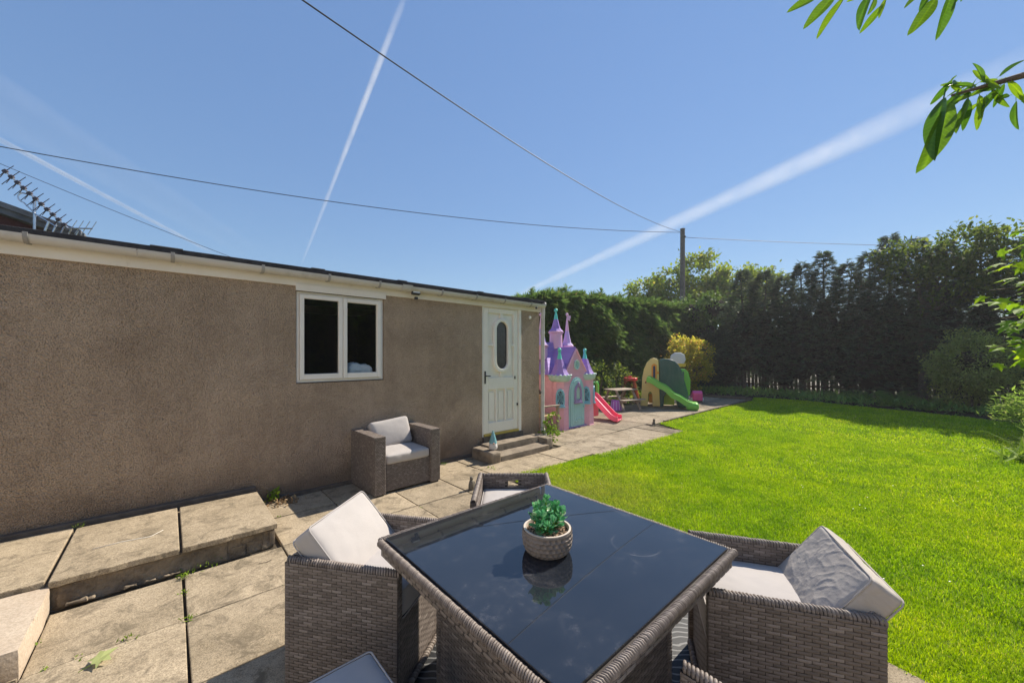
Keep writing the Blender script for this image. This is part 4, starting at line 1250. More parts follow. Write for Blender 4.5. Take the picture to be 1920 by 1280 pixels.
def face(fx, fy): return math.atan2(-fx, fy)
chair_spots = [
    (0.790, 1.925, face(0.58, -0.81), 'dark rattan chair with white cushions at the far left corner of the table'),
    (1.840, 2.010, face(-0.673, -0.74), 'dark rattan chair with a hand hole in its back, beyond the table'),
    (1.973, 0.482, face(-0.50, 0.866), 'dark rattan chair on the lawn side of the table with a crumpled cream cushion'),
    (0.900, 0.225, face(0.02, 1.0), 'dark rattan chair showing only an arm end at the lower right of the table'),
]
chairs = []
proto = make_chair()
for i, (x, y, rz, lab) in enumerate(chair_spots):
    c = proto if i == 0 else dup(proto, (0, 0, 0), 0)
    c.location = (x, y, 0); c.rotation_euler = (0, 0, rz)
    tag(c, lab, 'chair', 'rattan chairs around the table')
    chairs.append((x, y, rz))
# terrace chairs stand on slabs: the two on the lawn side stand level with them

def seams(o, sx, sy, sz, r, mat):
    for sg in (-1, 1):
        m = MB(); q = r * 0.34; hx, hy = sx / 2 - q * 0.75, sy / 2 - q * 0.75; c = r * 0.9; pts = []
        for (cx, cy, a0) in ((hx - c, hy - c, 0), (-hx + c, hy - c, 90), (-hx + c, -hy + c, 180), (hx - c, -hy + c, 270)):
            for k in range(5):
                a = R(a0 + 22.5 * k); pts.append((cx + c * math.cos(a), cy + c * math.sin(a), sg * (sz / 2 - q * 0.75)))
        pts.append(pts[0])
        m.tube(pts, 0.0034, 6, caps=False)
        m.build('piping', M[mat], o, smooth=180)
def chair_space(i): 
    x, y, rz = chairs[i]
    return Matrix.Translation((x, y, 0)) @ Matrix.Rotation(rz, 4, 'Z')
def seat_cushion(i, lab, mat='cushion'):
    m = MB(); rounded_box(m, CW - 2 * CT - 0.012, CD - CT - 0.01, 0.138, 0.028, (18, 18, 6), 0.012, 0.006, 6, i * 3.3)
    o = m.build('seat_cushion', M[mat], smooth=180)
    o.matrix_world = chair_space(i) @ Matrix.Translation((0, 0.024, 0.449))
    tag(o, lab, 'cushion', 'loose seat and back cushions')
    sub(o); seams(o, CW - 2 * CT - 0.012, CD - CT - 0.01, 0.138, 0.028, mat)
def sub(o):
    s_ = o.modifiers.new('soft', 'SUBSURF'); s_.levels = 1; s_.render_levels = 1
def back_cushion(i, lab, loc, lean, tw=0.0, mat='cushion', sz=(0.475, 0.40, 0.115), wr=0.007, roll=0.0, n=(20, 18, 6), wsc=6, r=0.028, puff=0.02):
    m = MB(); rounded_box(m, sz[0], sz[1], sz[2], r, n, puff, wr, wsc, i * 5.1 + 1)
    o = m.build('back_cushion', M[mat], smooth=180)
    # cushion lies in x/y with its face along +z; stand it up, face to the chair's front, leaning back
    o.matrix_world = chair_space(i) @ Matrix.Translation(loc) @ Matrix.Rotation(R(tw), 4, 'Z') @ Matrix.Rotation(R(roll), 4, 'Y') @ Matrix.Rotation(R(-90 + lean), 4, 'X') @ Matrix.Rotation(R(180), 4, 'Z') @ Matrix.Scale(1, 4)
    tag(o, lab, 'cushion', 'loose seat and back cushions')
    sub(o); seams(o, sz[0], sz[1], sz[2], r, mat)
seat_cushion(0, 'white seat cushion of the chair at the far left corner of the table')
seat_cushion(1, 'pale seat cushion just visible in the chair beyond the table')
seat_cushion(2, 'cream seat cushion of the chair beside the lawn')
seat_cushion(3, 'seat cushion of the chair at the lower right of the table')
back_cushion(0, 'smooth white back cushion leaning in the chair at the far left corner', (0.0, -0.140, 0.588), 40, 2, sz=(0.465, 0.36, 0.125), roll=2.5, wr=0.006, r=0.024, puff=0.016)
back_cushion(2, 'crumpled cream back cushion propped up in the chair beside the lawn', (0.0, -0.222, 0.570), 36, -3, 'cushion_cream', (0.47, 0.36, 0.125), 0.0101, -1, (84, 66, 10), 7, 0.024, 0.010)
fs_ = thing('footstool', (0.367, 1.237, 0), 0, 'low dark rattan footstool at the bottom edge, in the shade of the table', 'footstool')
FB = 0.205
for k in range(4):
    Rm = Matrix.Rotation(k * math.pi / 2, 4, 'Z')
    panel('side_panel', fs_, Rm @ Vector((-FB, -FB, 0.01)), Rm @ Vector((1, 0, 0)), (0, 0, 1), 2 * FB, 0.325, 0.03, both=False)
m = MB(); m.box(-FB + 0.004, FB - 0.004, -FB + 0.004, FB - 0.004, 0.325, 0.336); m.build('top', M['wicker_dark'], fs_)
m = MB(); rounded_box(m, 0.43, 0.43, 0.085, 0.016, (18, 18, 5), 0.006, 0.004, 6, 2.2)
o = m.build('stool_cushion', M['cushion'], smooth=180, loc=(0.367, 1.237, 0.379)); sub(o); seams(o, 0.43, 0.43, 0.085, 0.016, 'cushion')
tag(o, 'plain grey square cushion poking up at the bottom edge of the picture', 'cushion', 'loose seat and back cushions')

# square table: wicker pedestal, rim and black glass top
TX, TY, TR = 1.250, 1.113, R(-0.6)
tb = thing('garden_table', (TX, TY, 0), TR, 'square dark rattan garden table with black glass top', 'table')
BA = 0.355
for k in range(4):
    a = k * math.pi / 2
    Rm = Matrix.Rotation(a, 4, 'Z')
    panel('base_panel', tb, Rm @ Vector((-BA, -BA, 0.01)), Rm @ Vector((1, 0, 0)), (0, 0, 1), 2 * BA, 0.665, 0.03, both=False)
    mm = MB(); braid(mm, Rm @ Vector((BA, -BA, 0.01)), Rm @ Vector((BA, -BA, 0.675)), 0.014, 0.015, up=(1, 0, 0)); mm.build('corner_wrap', M['wicker'], tb, smooth=60)
HT = 0.548
for k in range(4):
    a = k * math.pi / 2
    Rm = Matrix.Rotation(a, 4, 'Z')
    mm = MB(); braid(mm, Rm @ Vector((-HT, -HT, 0.712)), Rm @ Vector((HT, -HT, 0.716)), 0.0175, 0.0095); mm.build('woven_rim', M['wicker_sunlit'], tb, smooth=60)
    mm = MB(); panel_w = 2 * HT - 0.02
    weave(mm, Rm @ Vector((-HT + 0.01, -HT + 0.004, 0.655)), Rm @ Vector((1, 0, 0)), Vector((0, 0, 1)), Rm @ Vector((0, -1, 0)), panel_w, 0.045)
    mm.build('woven_apron', M['wicker'], tb)
m = MB(); m.box(-HT + 0.003, HT - 0.003, -HT + 0.007, HT - 0.007, 0.655, 0.722); m.build('top_frame', M['wicker_dark'], tb)
m = MB(); m.box(-0.530, 0.530, -0.530, 0.530, 0.7225, 0.7335); m.build('glass_top', M['table_glass'], tb, bevel=0.003)

# planter with succulent
pt = thing('succulent_pot', (1.188, 1.085, 0.7336), 0, 'round grey cement pot of green succulent standing on the black glass table', 'plant pot')
m = MB(); nn_ = 162; rows_ = 36; vs = []; fs = []
pr = [(0.088, 0), (0.104, 0.010), (0.114, 0.03), (0.119, 0.055), (0.120, 0.08), (0.118, 0.102), (0.116, 0.112), (0.108, 0.114), (0.105, 0.100), (0.104, 0.086)]
def prr(z):
    for (r0, z0), (r1, z1) in zip(pr[:6], pr[1:7]):
        if z <= z1: return r0 + (r1 - r0) * (z - z0) / max(1e-6, z1 - z0)
    return pr[6][0]
for i in range(rows_ + 1):
    z = 0.112 * i / rows_
    for k in range(nn_):
        a = 2 * math.pi * k / nn_
        u = a / (2 * math.pi) * 27; w = z / 0.0215
        off = 0.5 * (int(math.floor(w)) % 2)
        fu = (u + off) % 1 - 0.5; fw = w % 1 - 0.5
        dent = max(0, 1 - (fu * fu + fw * fw) * 4.4) if 0.008 < z < 0.104 else 0
        r = prr(z) + 0.004 - 0.011 * dent ** 0.8
        vs.append((r * math.cos(a), r * math.sin(a), z))
for i in range(rows_):
    for k in range(nn_):
        a = i * nn_ + k; b = i * nn_ + (k + 1) % nn_
        fs.append((a, b, b + nn_, a + nn_))
fs.append(tuple(range(nn_ - 1, -1, -1)))
m.add(vs, fs); m.build('pot', M['pot'], pt, smooth=50)
m = MB(); m.lathe([(0.1165, 0.1115), (0.1165, 0.117), (0.107, 0.117), (0.104, 0.092)], n=48, cap=False); m.build('rim', M['pot_rim'], pt, smooth=40)
m = MB(); m.lathe([(0.001, 0.100), (0.1045, 0.096)], n=30, cap=False); m.build('soil', M['soil'], pt)
m = MB()
for k in range(420):
    a = random.uniform(0, 6.283); r = 0.101 * math.sqrt(random.random()); q = random.uniform(0.003, 0.0055)
    m.ball((r * math.cos(a), r * math.sin(a), 0.099 + random.uniform(0, 0.004)), q, 5, 3, random.uniform(0.8, 1.3), 1, 0.8)
g_ = m.build('grit', M['grit'], pt); g_['kind'] = 'stuff'
# rosettes: stems with fleshy paddle leaves in spiral pairs
T_PADDLE = (np.array([(0, 0.05, 0), (0.35, 0.22, 0.06), (0.72, 0.36, 0.09), (1.0, 0.18, 0.14), (1.0, -0.18, 0.14), (0.72, -0.36, 0.09), (0.35, -0.22, 0.06), (0, -0.05, 0), (0.5, 0, -0.03), (0.85, 0, 0.02)]),
            np.array([(0, 1, 8), (1, 2, 8), (2, 9, 8), (2, 3, 9), (3, 4, 9), (4, 5, 9), (5, 8, 9), (5, 6, 8), (6, 7, 8), (7, 0, 8)]))
Pl = []; Dl = []; Sl = []
stems = MB()
tops = [(-0.04, 0.02, 0.225), (0.05, 0.055, 0.19), (-0.075, 0.0, 0.185), (0.06, -0.035, 0.18), (0.09, 0.01, 0.165), (-0.06, -0.06, 0.155), (0.0, 0.01, 0.245), (-0.06, -0.02, 0.185), (0.065, 0.0, 0.195), (-0.03, 0.055, 0.20), (0.035, -0.05, 0.165), (0.075, 0.045, 0.175), (-0.075, 0.03, 0.17), (0.03, 0.035, 0.215), (-0.02, -0.06, 0.16), (-0.035, 0.0, 0.205), (0.085, -0.03, 0.155), (-0.085, -0.035, 0.15)]
for (x, y, zt) in tops:
    b0 = Vector((x * 0.45, y * 0.45, 0.098)); b1 = Vector((x, y, zt))
    stems.tube([b0, b0.lerp(b1, 0.5) + Vector((0, 0, 0.01)), b1], 0.0032, 5)
    ns = int((zt - 0.10) / 0.009)
    for k in range(ns + 9):
        t = min(1.0, 0.10 + 0.90 * k / (ns + 3))
        p = b0.lerp(b1, t)
        a = k * 2.4 + x * 40
        elev = -0.1 + 1.1 * t ** 2 + random.uniform(-0.3, 0.3)
        Pl.append(p); Dl.append((math.cos(a) * math.cos(elev), math.sin(a) * math.cos(elev), math.sin(elev))); Sl.append(random.uniform(0.7, 1.12) * (0.040 - 0.016 * max(0, t - 0.6)))
stems.build('stem', M['strap'], pt)
pt.scale = (0.86, 0.86, 0.86)
sc_ = foliage('leaves', Pl, Dl, np.array(Sl), T_PADDLE, M['succulent'], pt, roll=0.25, smooth=True)

# rug under the table
m = MB(); m.box(0.40, 2.60, 0.36, 2.05, 0.004, 0.010)
tag(m.build('outdoor_rug', M['rug'], rot=(0, 0, 0)), 'black and white patterned outdoor rug under the table', 'rug')

# armchair against the wall
ac = thing('rattan_armchair', (2.065, 4.385, 0), R(1.5), 'square woven rattan armchair standing against the brown wall', 'armchair')
AW, AD, AH, AT = 0.415, 0.335, 0.655, 0.125
for sx in (-1, 1):
    par = bpy.data.objects.new('armrest', None); link(par); par.parent = ac
    x0, x1 = (AW - AT, AW) if sx > 0 else (-AW, -AW + AT)
    kw = dict(both=False, row=0.017, colw=0.014)
    panel('outer_weave', par, (x1, -AD, 0.02), (0, 1, 0), (0, 0, 1), 2 * AD, AH - 0.02, 0.05, **kw)
    panel('inner_weave', par, (x0, AD, 0.02), (0, -1, 0), (0, 0, 1), 2 * AD, AH - 0.02, 0.05, **kw)
    panel('front_weave', par, (x0, -AD, 0.02), (1, 0, 0), (0, 0, 1), AT, AH - 0.02, 0.05, **kw)
    panel('top_weave', par, (x0, -AD, AH), (1, 0, 0), (0, 1, 0), AT, 2 * AD, 0.05, mat='wicker_sunlit', both=False, row=0.024, colw=0.02)
    m = MB(); m.box(x0 + 0.015, x1 - 0.015, -AD + 0.015, AD - 0.015, 0.0, 0.02); m.build('foot', M['iron'], par)
xi = AW - AT
panel('seat_front', ac, (-xi + 0.001, -AD + 0.035, 0.03), (1, 0, 0), (0, 0, 1), 2 * xi - 0.002, 0.30, 0.06, both=False, row=0.012, colw=0.010)
panel('back_weave', ac, (-xi + 0.001, AD - 0.10, 0.03), (1, 0, 0), (0, 0, 1), 2 * xi - 0.002, AH - 0.05, 0.09, both=False, row=0.017, colw=0.014)
m = MB(); m.box(-xi + 0.003, xi - 0.003, -AD + 0.10, AD - 0.11, 0.05, 0.325); m.build('seat_base', M['wicker_dark'], ac)
def placed(name, mb_, mat, Mx, lab):
    o = mb_.build(name, M[mat], smooth=180); o.matrix_world = ac_space @ Mx; sub(o)
    return tag(o, lab, 'cushion', 'loose seat and back cushions')
ac_space = Matrix.Translation((2.065, 4.385, 0)) @ Matrix.Rotation(R(1.5), 4, 'Z')
m = MB(); rounded_box(m, 2 * xi - 0.01, 0.56, 0.115, 0.03, (16, 16, 6), 0.018, 0.008, 7, 4)
placed('seat_cushion', m, 'cushion', Matrix.Translation((0, -0.045, 0.385)) @ Matrix.Rotation(R(1), 4, 'X'), 'pale grey seat cushion of the armchair by the wall')
m = MB(); rounded_box(m, 0.50, 0.34, 0.12, 0.035, (18, 14, 6), 0.03, 0.010, 7, 8)
placed('back_cushion', m, 'cushion', Matrix.Translation((-0.005, 0.135, 0.585)) @ Matrix.Rotation(R(-4), 4, 'Y') @ Matrix.Rotation(R(68), 4, 'X'), 'pale grey back cushion leaning in the armchair by the wall')

# stone figure on the paving
fg = thing('stone_figure', (2.60, 3.56, 0), R(40), 'small weathered stone animal figure on the paving behind the far chair', 'ornament')
m = MB(); m.lathe([(0.030, 0), (0.036, 0.02), (0.034, 0.06), (0.024, 0.095), (0.018, 0.11)], n=12); m.ball((0.006, 0, 0.128), 0.024, 12, 8, 1.15, 0.9, 1); m.build('body', M['stone_dark'], fg, smooth=70)
m = MB(); m.lathe([(0.024, 0), (0.03, 0.02), (0.024, 0.045), (0.012, 0.06)], (0.05, -0.015, 0), 10); m.ball((0.052, -0.015, 0.066), 0.016); m.build('small_figure', M['stone_dark'], fg, smooth=70)
lf = thing('lawn_ornament', (7.95, 4.08, 0), 0, 'tiny dark figure at the inner corner where lawn meets far terrace', 'ornament')
m = MB(); m.lathe([(0.035, -0.01), (0.038, 0.02), (0.028, 0.07), (0.02, 0.10)], n=10); m.ball((0.01, 0, 0.12), 0.03, 10, 7, 1.2, 0.9, 0.9); m.box(-0.10, -0.02, -0.04, 0.03, -0.01, 0.02); m.build('body', M['stone_dark'], lf, smooth=60)

# ------------------------------------------------------------------ play things
# castle playhouse
cs = thing('castle_playhouse', (6.53, 5.12, 0), 0, 'pink and purple plastic castle playhouse with turrets and aqua door', 'playhouse')
def xz(y0): return lambda u, w, t: (u, t, w)
m = MB(); m.prism([(-0.36, 0), (0.36, 0), (0.36, 1.18), (0.345, 1.20), (0.0, 1.665), (-0.345, 1.20), (-0.36, 1.18)], 0.0, 0.09, xz(0)); m.build('front_wall', M['pink_brick'], cs, bevel=0.012)
# side walls with an arched opening on the left
def arch_side(x0, x1, ya, yb, h, oa, ob, spring):
    mm = MB(); n = 12; c = (oa + ob) / 2; r = (ob - oa) / 2
    arc = [(c + r * math.cos(math.pi - math.pi * k / n), spring + r * 1.25 * math.sin(math.pi * k / n)) for k in range(n + 1)]
    low = [(oa, 0.22), (oa, spring)] + arc[1:-1] + [(ob, spring), (ob, 0.22)]
    def quad(a, b, c_, d):
        for x in (x0, x1):
            mm.add([(x, *a), (x, *b), (x, *c_), (x, *d)], [(0, 1, 2, 3)])
    quad((ya, 0), (oa, 0), (oa, h), (ya, h)); quad((ob, 0), (yb, 0), (yb, h), (ob, h)); quad((oa, 0), (ob, 0), (ob, 0.22), (oa, 0.22))
    for (p, q) in zip(arc[:-1], arc[1:]): quad(p, q, (q[0], h), (p[0], h))
    for (p, q) in zip(low[:-1], low[1:]): mm.add([(x0, *p), (x1, *p), (x1, *q), (x0, *q)], [(0, 1, 2, 3)])
    return mm
arch_side(-0.60, -0.54, 0.16, 1.50, 1.16, 0.40, 0.90, 0.55).build('side_wall', M['pink_brick'], cs)
m = MB(); m.box(0.54, 0.60, 0.16, 1.5, 0, 1.16); m.box(-0.54, 0.54, 1.44, 1.5, 0, 1.16); m.build('side_wall', M['pink_brick'], cs)
m = MB(); m.box(-0.535, 0.535, 0.095, 1.435, 0.01, 0.04); m.box(-0.1, 0.50, 0.7, 0.72, 0.05, 1.1); m.build('inside', M['magenta_dark'], cs)
# corner turrets
def turret(name_x, x):
    tt = bpy.data.objects.new('turret', None); link(tt); tt.parent = cs; tt.location = (x, 0.12, 0)
    m = MB(); m.lathe([(0.215, 0), (0.205, 0.02), (0.195, 0.55), (0.195, 1.02)], n=8, rot=math.pi / 8); m.build('turret_wall', M['pink_brick'], tt)
    m = MB(); m.lathe([(0.197, 1.00), (0.235, 1.045), (0.245, 1.10), (0.245, 1.13), (0.22, 1.13)], n=16)
    for k in range(16):
        a = 2 * math.pi * k / 16; m.ball((0.235 * math.cos(a), 0.235 * math.sin(a), 1.128), 0.030, 8, 5, 1, 1, 0.8)
    m.build('collar', M['pale_mint'], tt, smooth=60)
    m = MB(); m.lathe([(0.225, 1.13), (0.165, 1.22), (0.115, 1.34), (0.070, 1.47)], n=8, rot=math.pi / 8); m.build('cone_roof', M['purple'], tt)
    m = MB(); m.lathe([(0.075, 1.44), (0.052, 1.47), (0.036, 1.56), (0.022, 1.625)], n=12); m.lathe([(0.036, 1.615), (0.036, 1.63)], n=12); m.ball((0, 0, 1.665), 0.042); m.build('finial', M['mint'], tt, smooth=60)
    # lattice window on the facet towards the garden and the one beside it
    for ang in ((-135, ) if x < 0 else (-135, -45)):
        Mx = Matrix.Rotation(R(ang + 90), 4, 'Z') @ Matrix.Translation((0, -0.185, 0.66))
        out = [(u * 1.0, w * 1.3) for u, w in [(-0.085, -0.12), (0.085, -0.12), (0.095, -0.05), (0.09, 0.07), (0.06, 0.13), (0.0, 0.16), (-0.06, 0.13), (-0.09, 0.07), (-0.095, -0.05)]]
        inn = [(u * 0.72, w * 0.74) for u, w in out]
        n = len(out); vs = []; fs = []
        for y in (-0.028, 0.01):
            vs += [(u, y, w) for u, w in out] + [(u, y, w) for u, w in inn]
        for i in range(n):
            j = (i + 1) % n
            fs += [(i, j, n + j, n + i), (i, 2 * n + i, 2 * n + j, j), (n + i, n + j, 3 * n + j, 3 * n + i)]
        m = MB(); m.add([Mx @ Vector(p) for p in vs], fs)
        m.box(-0.10, 0.10, -0.05, 0.0, -0.19, -0.155, Mx)
        wf = m.build('window_frame', M['blue_lattice'], tt, bevel=0.004)
        m = MB(); m.prism(inn, -0.010, -0.004, lambda u, w, t: Mx @ Vector((u, t, w))); m.build('window_back', M['navy'], tt)
        m = MB()
        for k in range(-3, 4):
            for s_ in (1, -1):
                a = Vector((0.04 * k - 0.06 * s_, -0.016, -0.11)); b = Vector((0.04 * k + 0.06 * s_, -0.016, 0.135))
                a.x = max(-0.062, min(0.062, a.x)); b.x = max(-0.055, min(0.055, b.x))
                m.bar(Mx @ a, Mx @ b, 0.006, 0.006)
        m.build('lattice', M['blue_lattice'], tt)
turret('l', -0.41); turret('r', 0.465)
# door
def arch_poly(w, h, spring, k=1.25, n=12, x=0.0):
    pts = [(x - w, 0), (x - w, spring)]
    for i in range(1, n):
        a = math.pi - math.pi * i / n
        pts.append((x + w * math.cos(a), spring + (h - spring) * math.sin(a) ** 0.85))
    return pts + [(x + w, spring), (x + w, 0)]
dd = bpy.data.objects.new('door', None); link(dd); dd.parent = cs
m = MB(); m.prism(arch_poly(0.265, 1.08, 0.66), -0.022, -0.001, xz(0)); m.build('door_frame', M['aqua'], dd, bevel=0.008)
m = MB(); m.prism([(u, w + 0.03) for u, w in arch_poly(0.225, 1.00, 0.64)], -0.040, -0.0225, xz(0)); m.build('door_panel', M['aqua'], dd, bevel=0.006)
m = MB()
for k in range(-2, 3): m.box(0.075 * k - 0.032, 0.075 * k + 0.032, -0.047, -0.0405, 0.07, 0.50)
m.build('board', M['aqua'], dd, bevel=0.006)
m = MB()
ro = [(u, w) for u, w in arch_poly(0.115, 0.38, 0.20)]; ri_ = [(u * 0.66, 0.055 + w * 0.72) for u, w in arch_poly(0.115, 0.38, 0.20)]
ring_prism(m, [(u, w + 0.545) for u, w in ro], [(u, w + 0.545) for u, w in ri_], -0.075, -0.0405)
m.box(-0.13, 0.13, -0.085, -0.0405, 0.515, 0.555); m.ball((0, -0.07, 0.945), 0.028)
m.build('window_surround', M['purple_plain'], dd, bevel=0.004)
m = MB(); m.prism([(u * 0.66, 0.60 + w * 0.72) for u, w in arch_poly(0.115, 0.38, 0.20)], -0.044, -0.0408, xz(0)); m.build('door_window', M['pale_mint'], dd)
m = MB(); m.ball((0.195, -0.065, 0.44), 0.022); m.box(0.18, 0.21, -0.05, -0.0405, 0.37, 0.46)
m.build('handle', M['aqua'], dd, smooth=60)
for k in range(9):
    m = MB(); m.ball((random.uniform(-0.18, 0.18), -0.045, random.uniform(0.09, 0.20)), 0.024, 8, 6, 1.4, 0.7, 0.8); m.build('moulded_shell', M['aqua'], dd, smooth=60)
m = MB(); m.box(-0.30, 0.30, -0.06, -0.002, 0.0, 0.028); m.build('door_sill', M['purple_plain'], cs, bevel=0.006)
m = MB(); ring_prism(m, stadium(0.085, 0.02, 12, 0, 1.345), stadium(0.060, 0.02, 12, 0, 1.345), -0.03, -0.001); m.build('round_window', M['pale_mint'], cs, bevel=0.004)
m = MB(); m.prism(stadium(0.060, 0.02, 12, 0, 1.345), -0.008, -0.001, xz(0)); m.build('round_pane', M['aqua'], cs)
m = MB(); m.bar((-0.055, -0.014, 1.345), (0.055, -0.014, 1.345), 0.008, 0.01); m.bar((0, -0.014, 1.27), (0, -0.014, 1.42), 0.008, 0.01); m.build('glazing_bar', M['pale_mint'], cs)
# front gable roof and main roof
m = MB()
m.prism([(0.385, 1.16), (0.0, 1.69), (-0.385, 1.16), (-0.385, 1.20), (0.0, 1.735), (0.385, 1.20)], 0.02, 0.75, xz(0)); m.build('gable_roof', M['purple'], cs, bevel=0.008)
m = MB(); m.prism([(0.37, 1.155), (0.0, 1.66), (-0.37, 1.155), (-0.37, 1.185), (0.0, 1.70), (0.37, 1.185)], -0.02, 0.019, xz(0)); m.build('barge_board', M['pink'], cs, bevel=0.006)
m = MB()
b4 = [(-0.66, 0.20, 1.14), (0.66, 0.20, 1.14), (0.66, 1.56, 1.14), (-0.66, 1.56, 1.14)]; t4 = [(-0.34, 0.55, 1.55), (0.34, 0.55, 1.55), (0.34, 1.20, 1.55), (-0.34, 1.20, 1.55)]; u4 = [(-0.28, 0.60, 1.84), (0.28, 0.60, 1.84), (0.28, 1.15, 1.84), (-0.28, 1.15, 1.84)]
vs = b4 + t4 + u4; fs = [(3, 2, 1, 0), (8, 9, 10, 11)]
for q in (0, 4):
    for i in range(4): fs.append((q + i, q + (i + 1) % 4, q + 4 + (i + 1) % 4, q + 4 + i))
m.add(vs, fs); m.build('main_roof', M['purple'], cs, bevel=0.01)
# upper towers
def tower(x, y, z0, zc, r, cone, tip, mats, ball=True):
    tt = bpy.data.objects.new('upper_tower', None); link(tt); tt.parent = cs; tt.location = (x, y, 0)
    m = MB(); m.lathe([(r, z0), (r * 0.95, zc - 0.03), (r * 1.13, zc), (r * 1.18, zc + 0.03), (r * 1.05, zc + 0.04)], n=20); m.build('tower_wall', M[mats[0]], tt, smooth=40)
    m = MB(); m.lathe([(r * 1.12, zc + 0.04), (r * 0.72, zc + 0.10), (r * 0.50, zc + 0.10 + cone * 0.4), (r * 0.30, zc + 0.04 + cone)], n=8); m.build('cone_roof', M[mats[1]], tt)
    m = MB(); m.lathe([(r * 0.32, zc + 0.035 + cone), (r * 0.20, zc + 0.04 + cone + tip * 0.6), (r * 0.10, zc + 0.04 + cone + tip)], n=10)
    if ball: m.ball((0, 0, zc + 0.04 + cone + tip + 0.03), 0.045)
    m.build('finial', M[mats[2]], tt, smooth=60)
    return tt
tower(0.07, 0.64, 1.70, 2.06, 0.150, 0.28, 0.17, ('pale_pink', 'purple', 'mint'))
sp = tower(0.42, 0.60, 1.62, 1.74, 0.135, 0.34, 0.30, ('pale_pink', 'lavender', 'pale_pink'), False)
m = MB(); m.prism([(0, 2.36), (0, 2.52), (0.05, 2.50), (0.09, 2.47), (0.12, 2.49), (0.13, 2.44), (0.10, 2.40), (0.12, 2.36), (0.06, 2.38)], -0.012, 0.012, xz(0)); m.ball((0, 0, 2.51), 0.035); m.build('pennant', M['pale_pink'], sp, bevel=0.004)
tower(-0.40, 0.66, 1.46, 1.74, 0.150, 0.36, 0.28, ('pale_pink', 'lavender', 'pale_pink'))

# wooden bench between the castle and the corner
bn = thing('garden_bench', (5.62, 5.40, 0), 0, 'small weathered wooden bench between the outbuilding corner and the castle', 'bench')
for (x, y) in ((0.05, -0.50), (0.05, 0.5), (-0.42, -0.50), (-0.42, 0.5)):
    m = MB(); m.box(x - 0.025, x + 0.025, y - 0.025, y + 0.025, 0, 0.55 if x > 0 else 0.80); m.build('leg', M['timber'], bn, bevel=0.004)
for y in (-0.5, 0.5):
    m = MB(); m.bar((0.10, y, 0.565), (-0.40, y, 0.575), 0.06, 0.028); m.build('armrest', M['timber'], bn, bevel=0.004)
for k in range(5):
    m = MB(); x = 0.03 - 0.10 * k; m.box(x - 0.042, x + 0.042, -0.472, 0.472, 0.36, 0.383); m.build('slat', M['bench_timber'], bn, bevel=0.004)
for k in range(3):
    m = MB(); z = 0.48 + 0.12 * k; m.box(-0.394, -0.372, -0.472, 0.472, z, z + 0.085); m.build('slat', M['bench_timber'], bn, bevel=0.004)

# small toddler slide: red-pink chute, green ladder side
sl = thing('toddler_slide', (7.72, 4.95, 0), 0, 'small red pink plastic slide with green ladder side next to the castle', 'slide')
def chute(path, w, lip, th, mat, par, name, waves=0):
    """U-section chute following a list of (point, side vector)"""
    vs = []; fs = []
    prof = [(-w, lip), (-w + th, lip + 0.004), (-w + th * 1.3, 0.02), (-w + th * 2.0, 0.0), (w - th * 2.0, 0.0), (w - th * 1.3, 0.02), (w - th, lip + 0.004), (w, lip), (w + 0.006, -0.035), (-w - 0.006, -0.035)]
    k = len(prof)
    for i, (p, sd) in enumerate(path):
        d = Vector(path[min(i + 1, len(path) - 1)][0]) - Vector(path[max(i - 1, 0)][0]); d.normalize()
        s_ = Vector(sd).normalized(); up = s_.cross(d); 
        if up.z < 0: up = -up
        for (a, b) in prof: vs.append(Vector(p) + s_ * a + up * b)
    for i in range(len(path) - 1):
        for q in range(k):
            a = i * k + q; b = i * k + (q + 1) % k
            fs.append((a, b, b + k, a + k))
    fs.append(tuple(range(k))); m0 = (len(path) - 1) * k; fs.append(tuple(range(m0 + k - 1, m0 - 1, -1)))
    mm = MB(); mm.add(vs, fs)
    return mm.build(name, M[mat], par, smooth=50, bevel=0.006)
side = (0.955, 0.295, 0)
pth = [(0.32, 0.86, 0.52), (0.29, 0.76, 0.49), (0.23, 0.56, 0.36), (0.15, 0.30, 0.20), (0.10, 0.12, 0.095), (0.05, -0.04, 0.06), (0.02, -0.15, 0.065)]
chute([(p, side) for p in pth], 0.205, 0.10, 0.045, 'hot_pink', sl, 'chute')
m = MB(); m.box(0.33, 0.74, 0.92, 0.98, 0.0, 0.86); m.build('ladder_side', M['mid_green'], sl, bevel=0.02)
m = MB(); m.tube([(0.60, 0.88, 0.20), (0.60, 0.88, 0.78), (0.60, 0.94, 0.84)], 0.045, 10); m.build('handrail', M['slide_green'], sl, smooth=60)
m = MB(); m.box(0.16, 0.46, 0.74, 0.90, 0.0, 0.43); m.build('base', M['hot_pink'], sl, bevel=0.012)

# picnic table
pc = thing('picnic_table', (9.75, 6.02, 0), R(-14), 'small weathered wooden picnic table beside the climbing frame', 'picnic table')
for k in range(5):
    m = MB(); y = -0.22 + 0.11 * k; m.box(-0.42, 0.42, y - 0.05, y + 0.05, 0.545, 0.57); m.build('plank', M['timber'], pc, bevel=0.004)
for s_ in (-1, 1):
    for k in range(2):
        m = MB(); y = s_ * (0.42 + 0.09 * k); m.box(-0.42, 0.42, y - 0.042, y + 0.042, 0.285, 0.308); m.build('seat_plank', M['timber'], pc, bevel=0.004)
    for x in (-0.31, 0.31):
        m = MB(); m.bar((x, s_ * 0.46, 0.0), (x, s_ * 0.14, 0.545), 0.035, 0.07, up=(1, 0, 0)); m.build('leg', M['timber'], pc, bevel=0.004)
for x in (-0.275, 0.275):
    m = MB(); m.box(x - 0.018, x + 0.018, -0.50, 0.50, 0.225, 0.284); m.build('crossbar', M['timber'], pc, bevel=0.004)
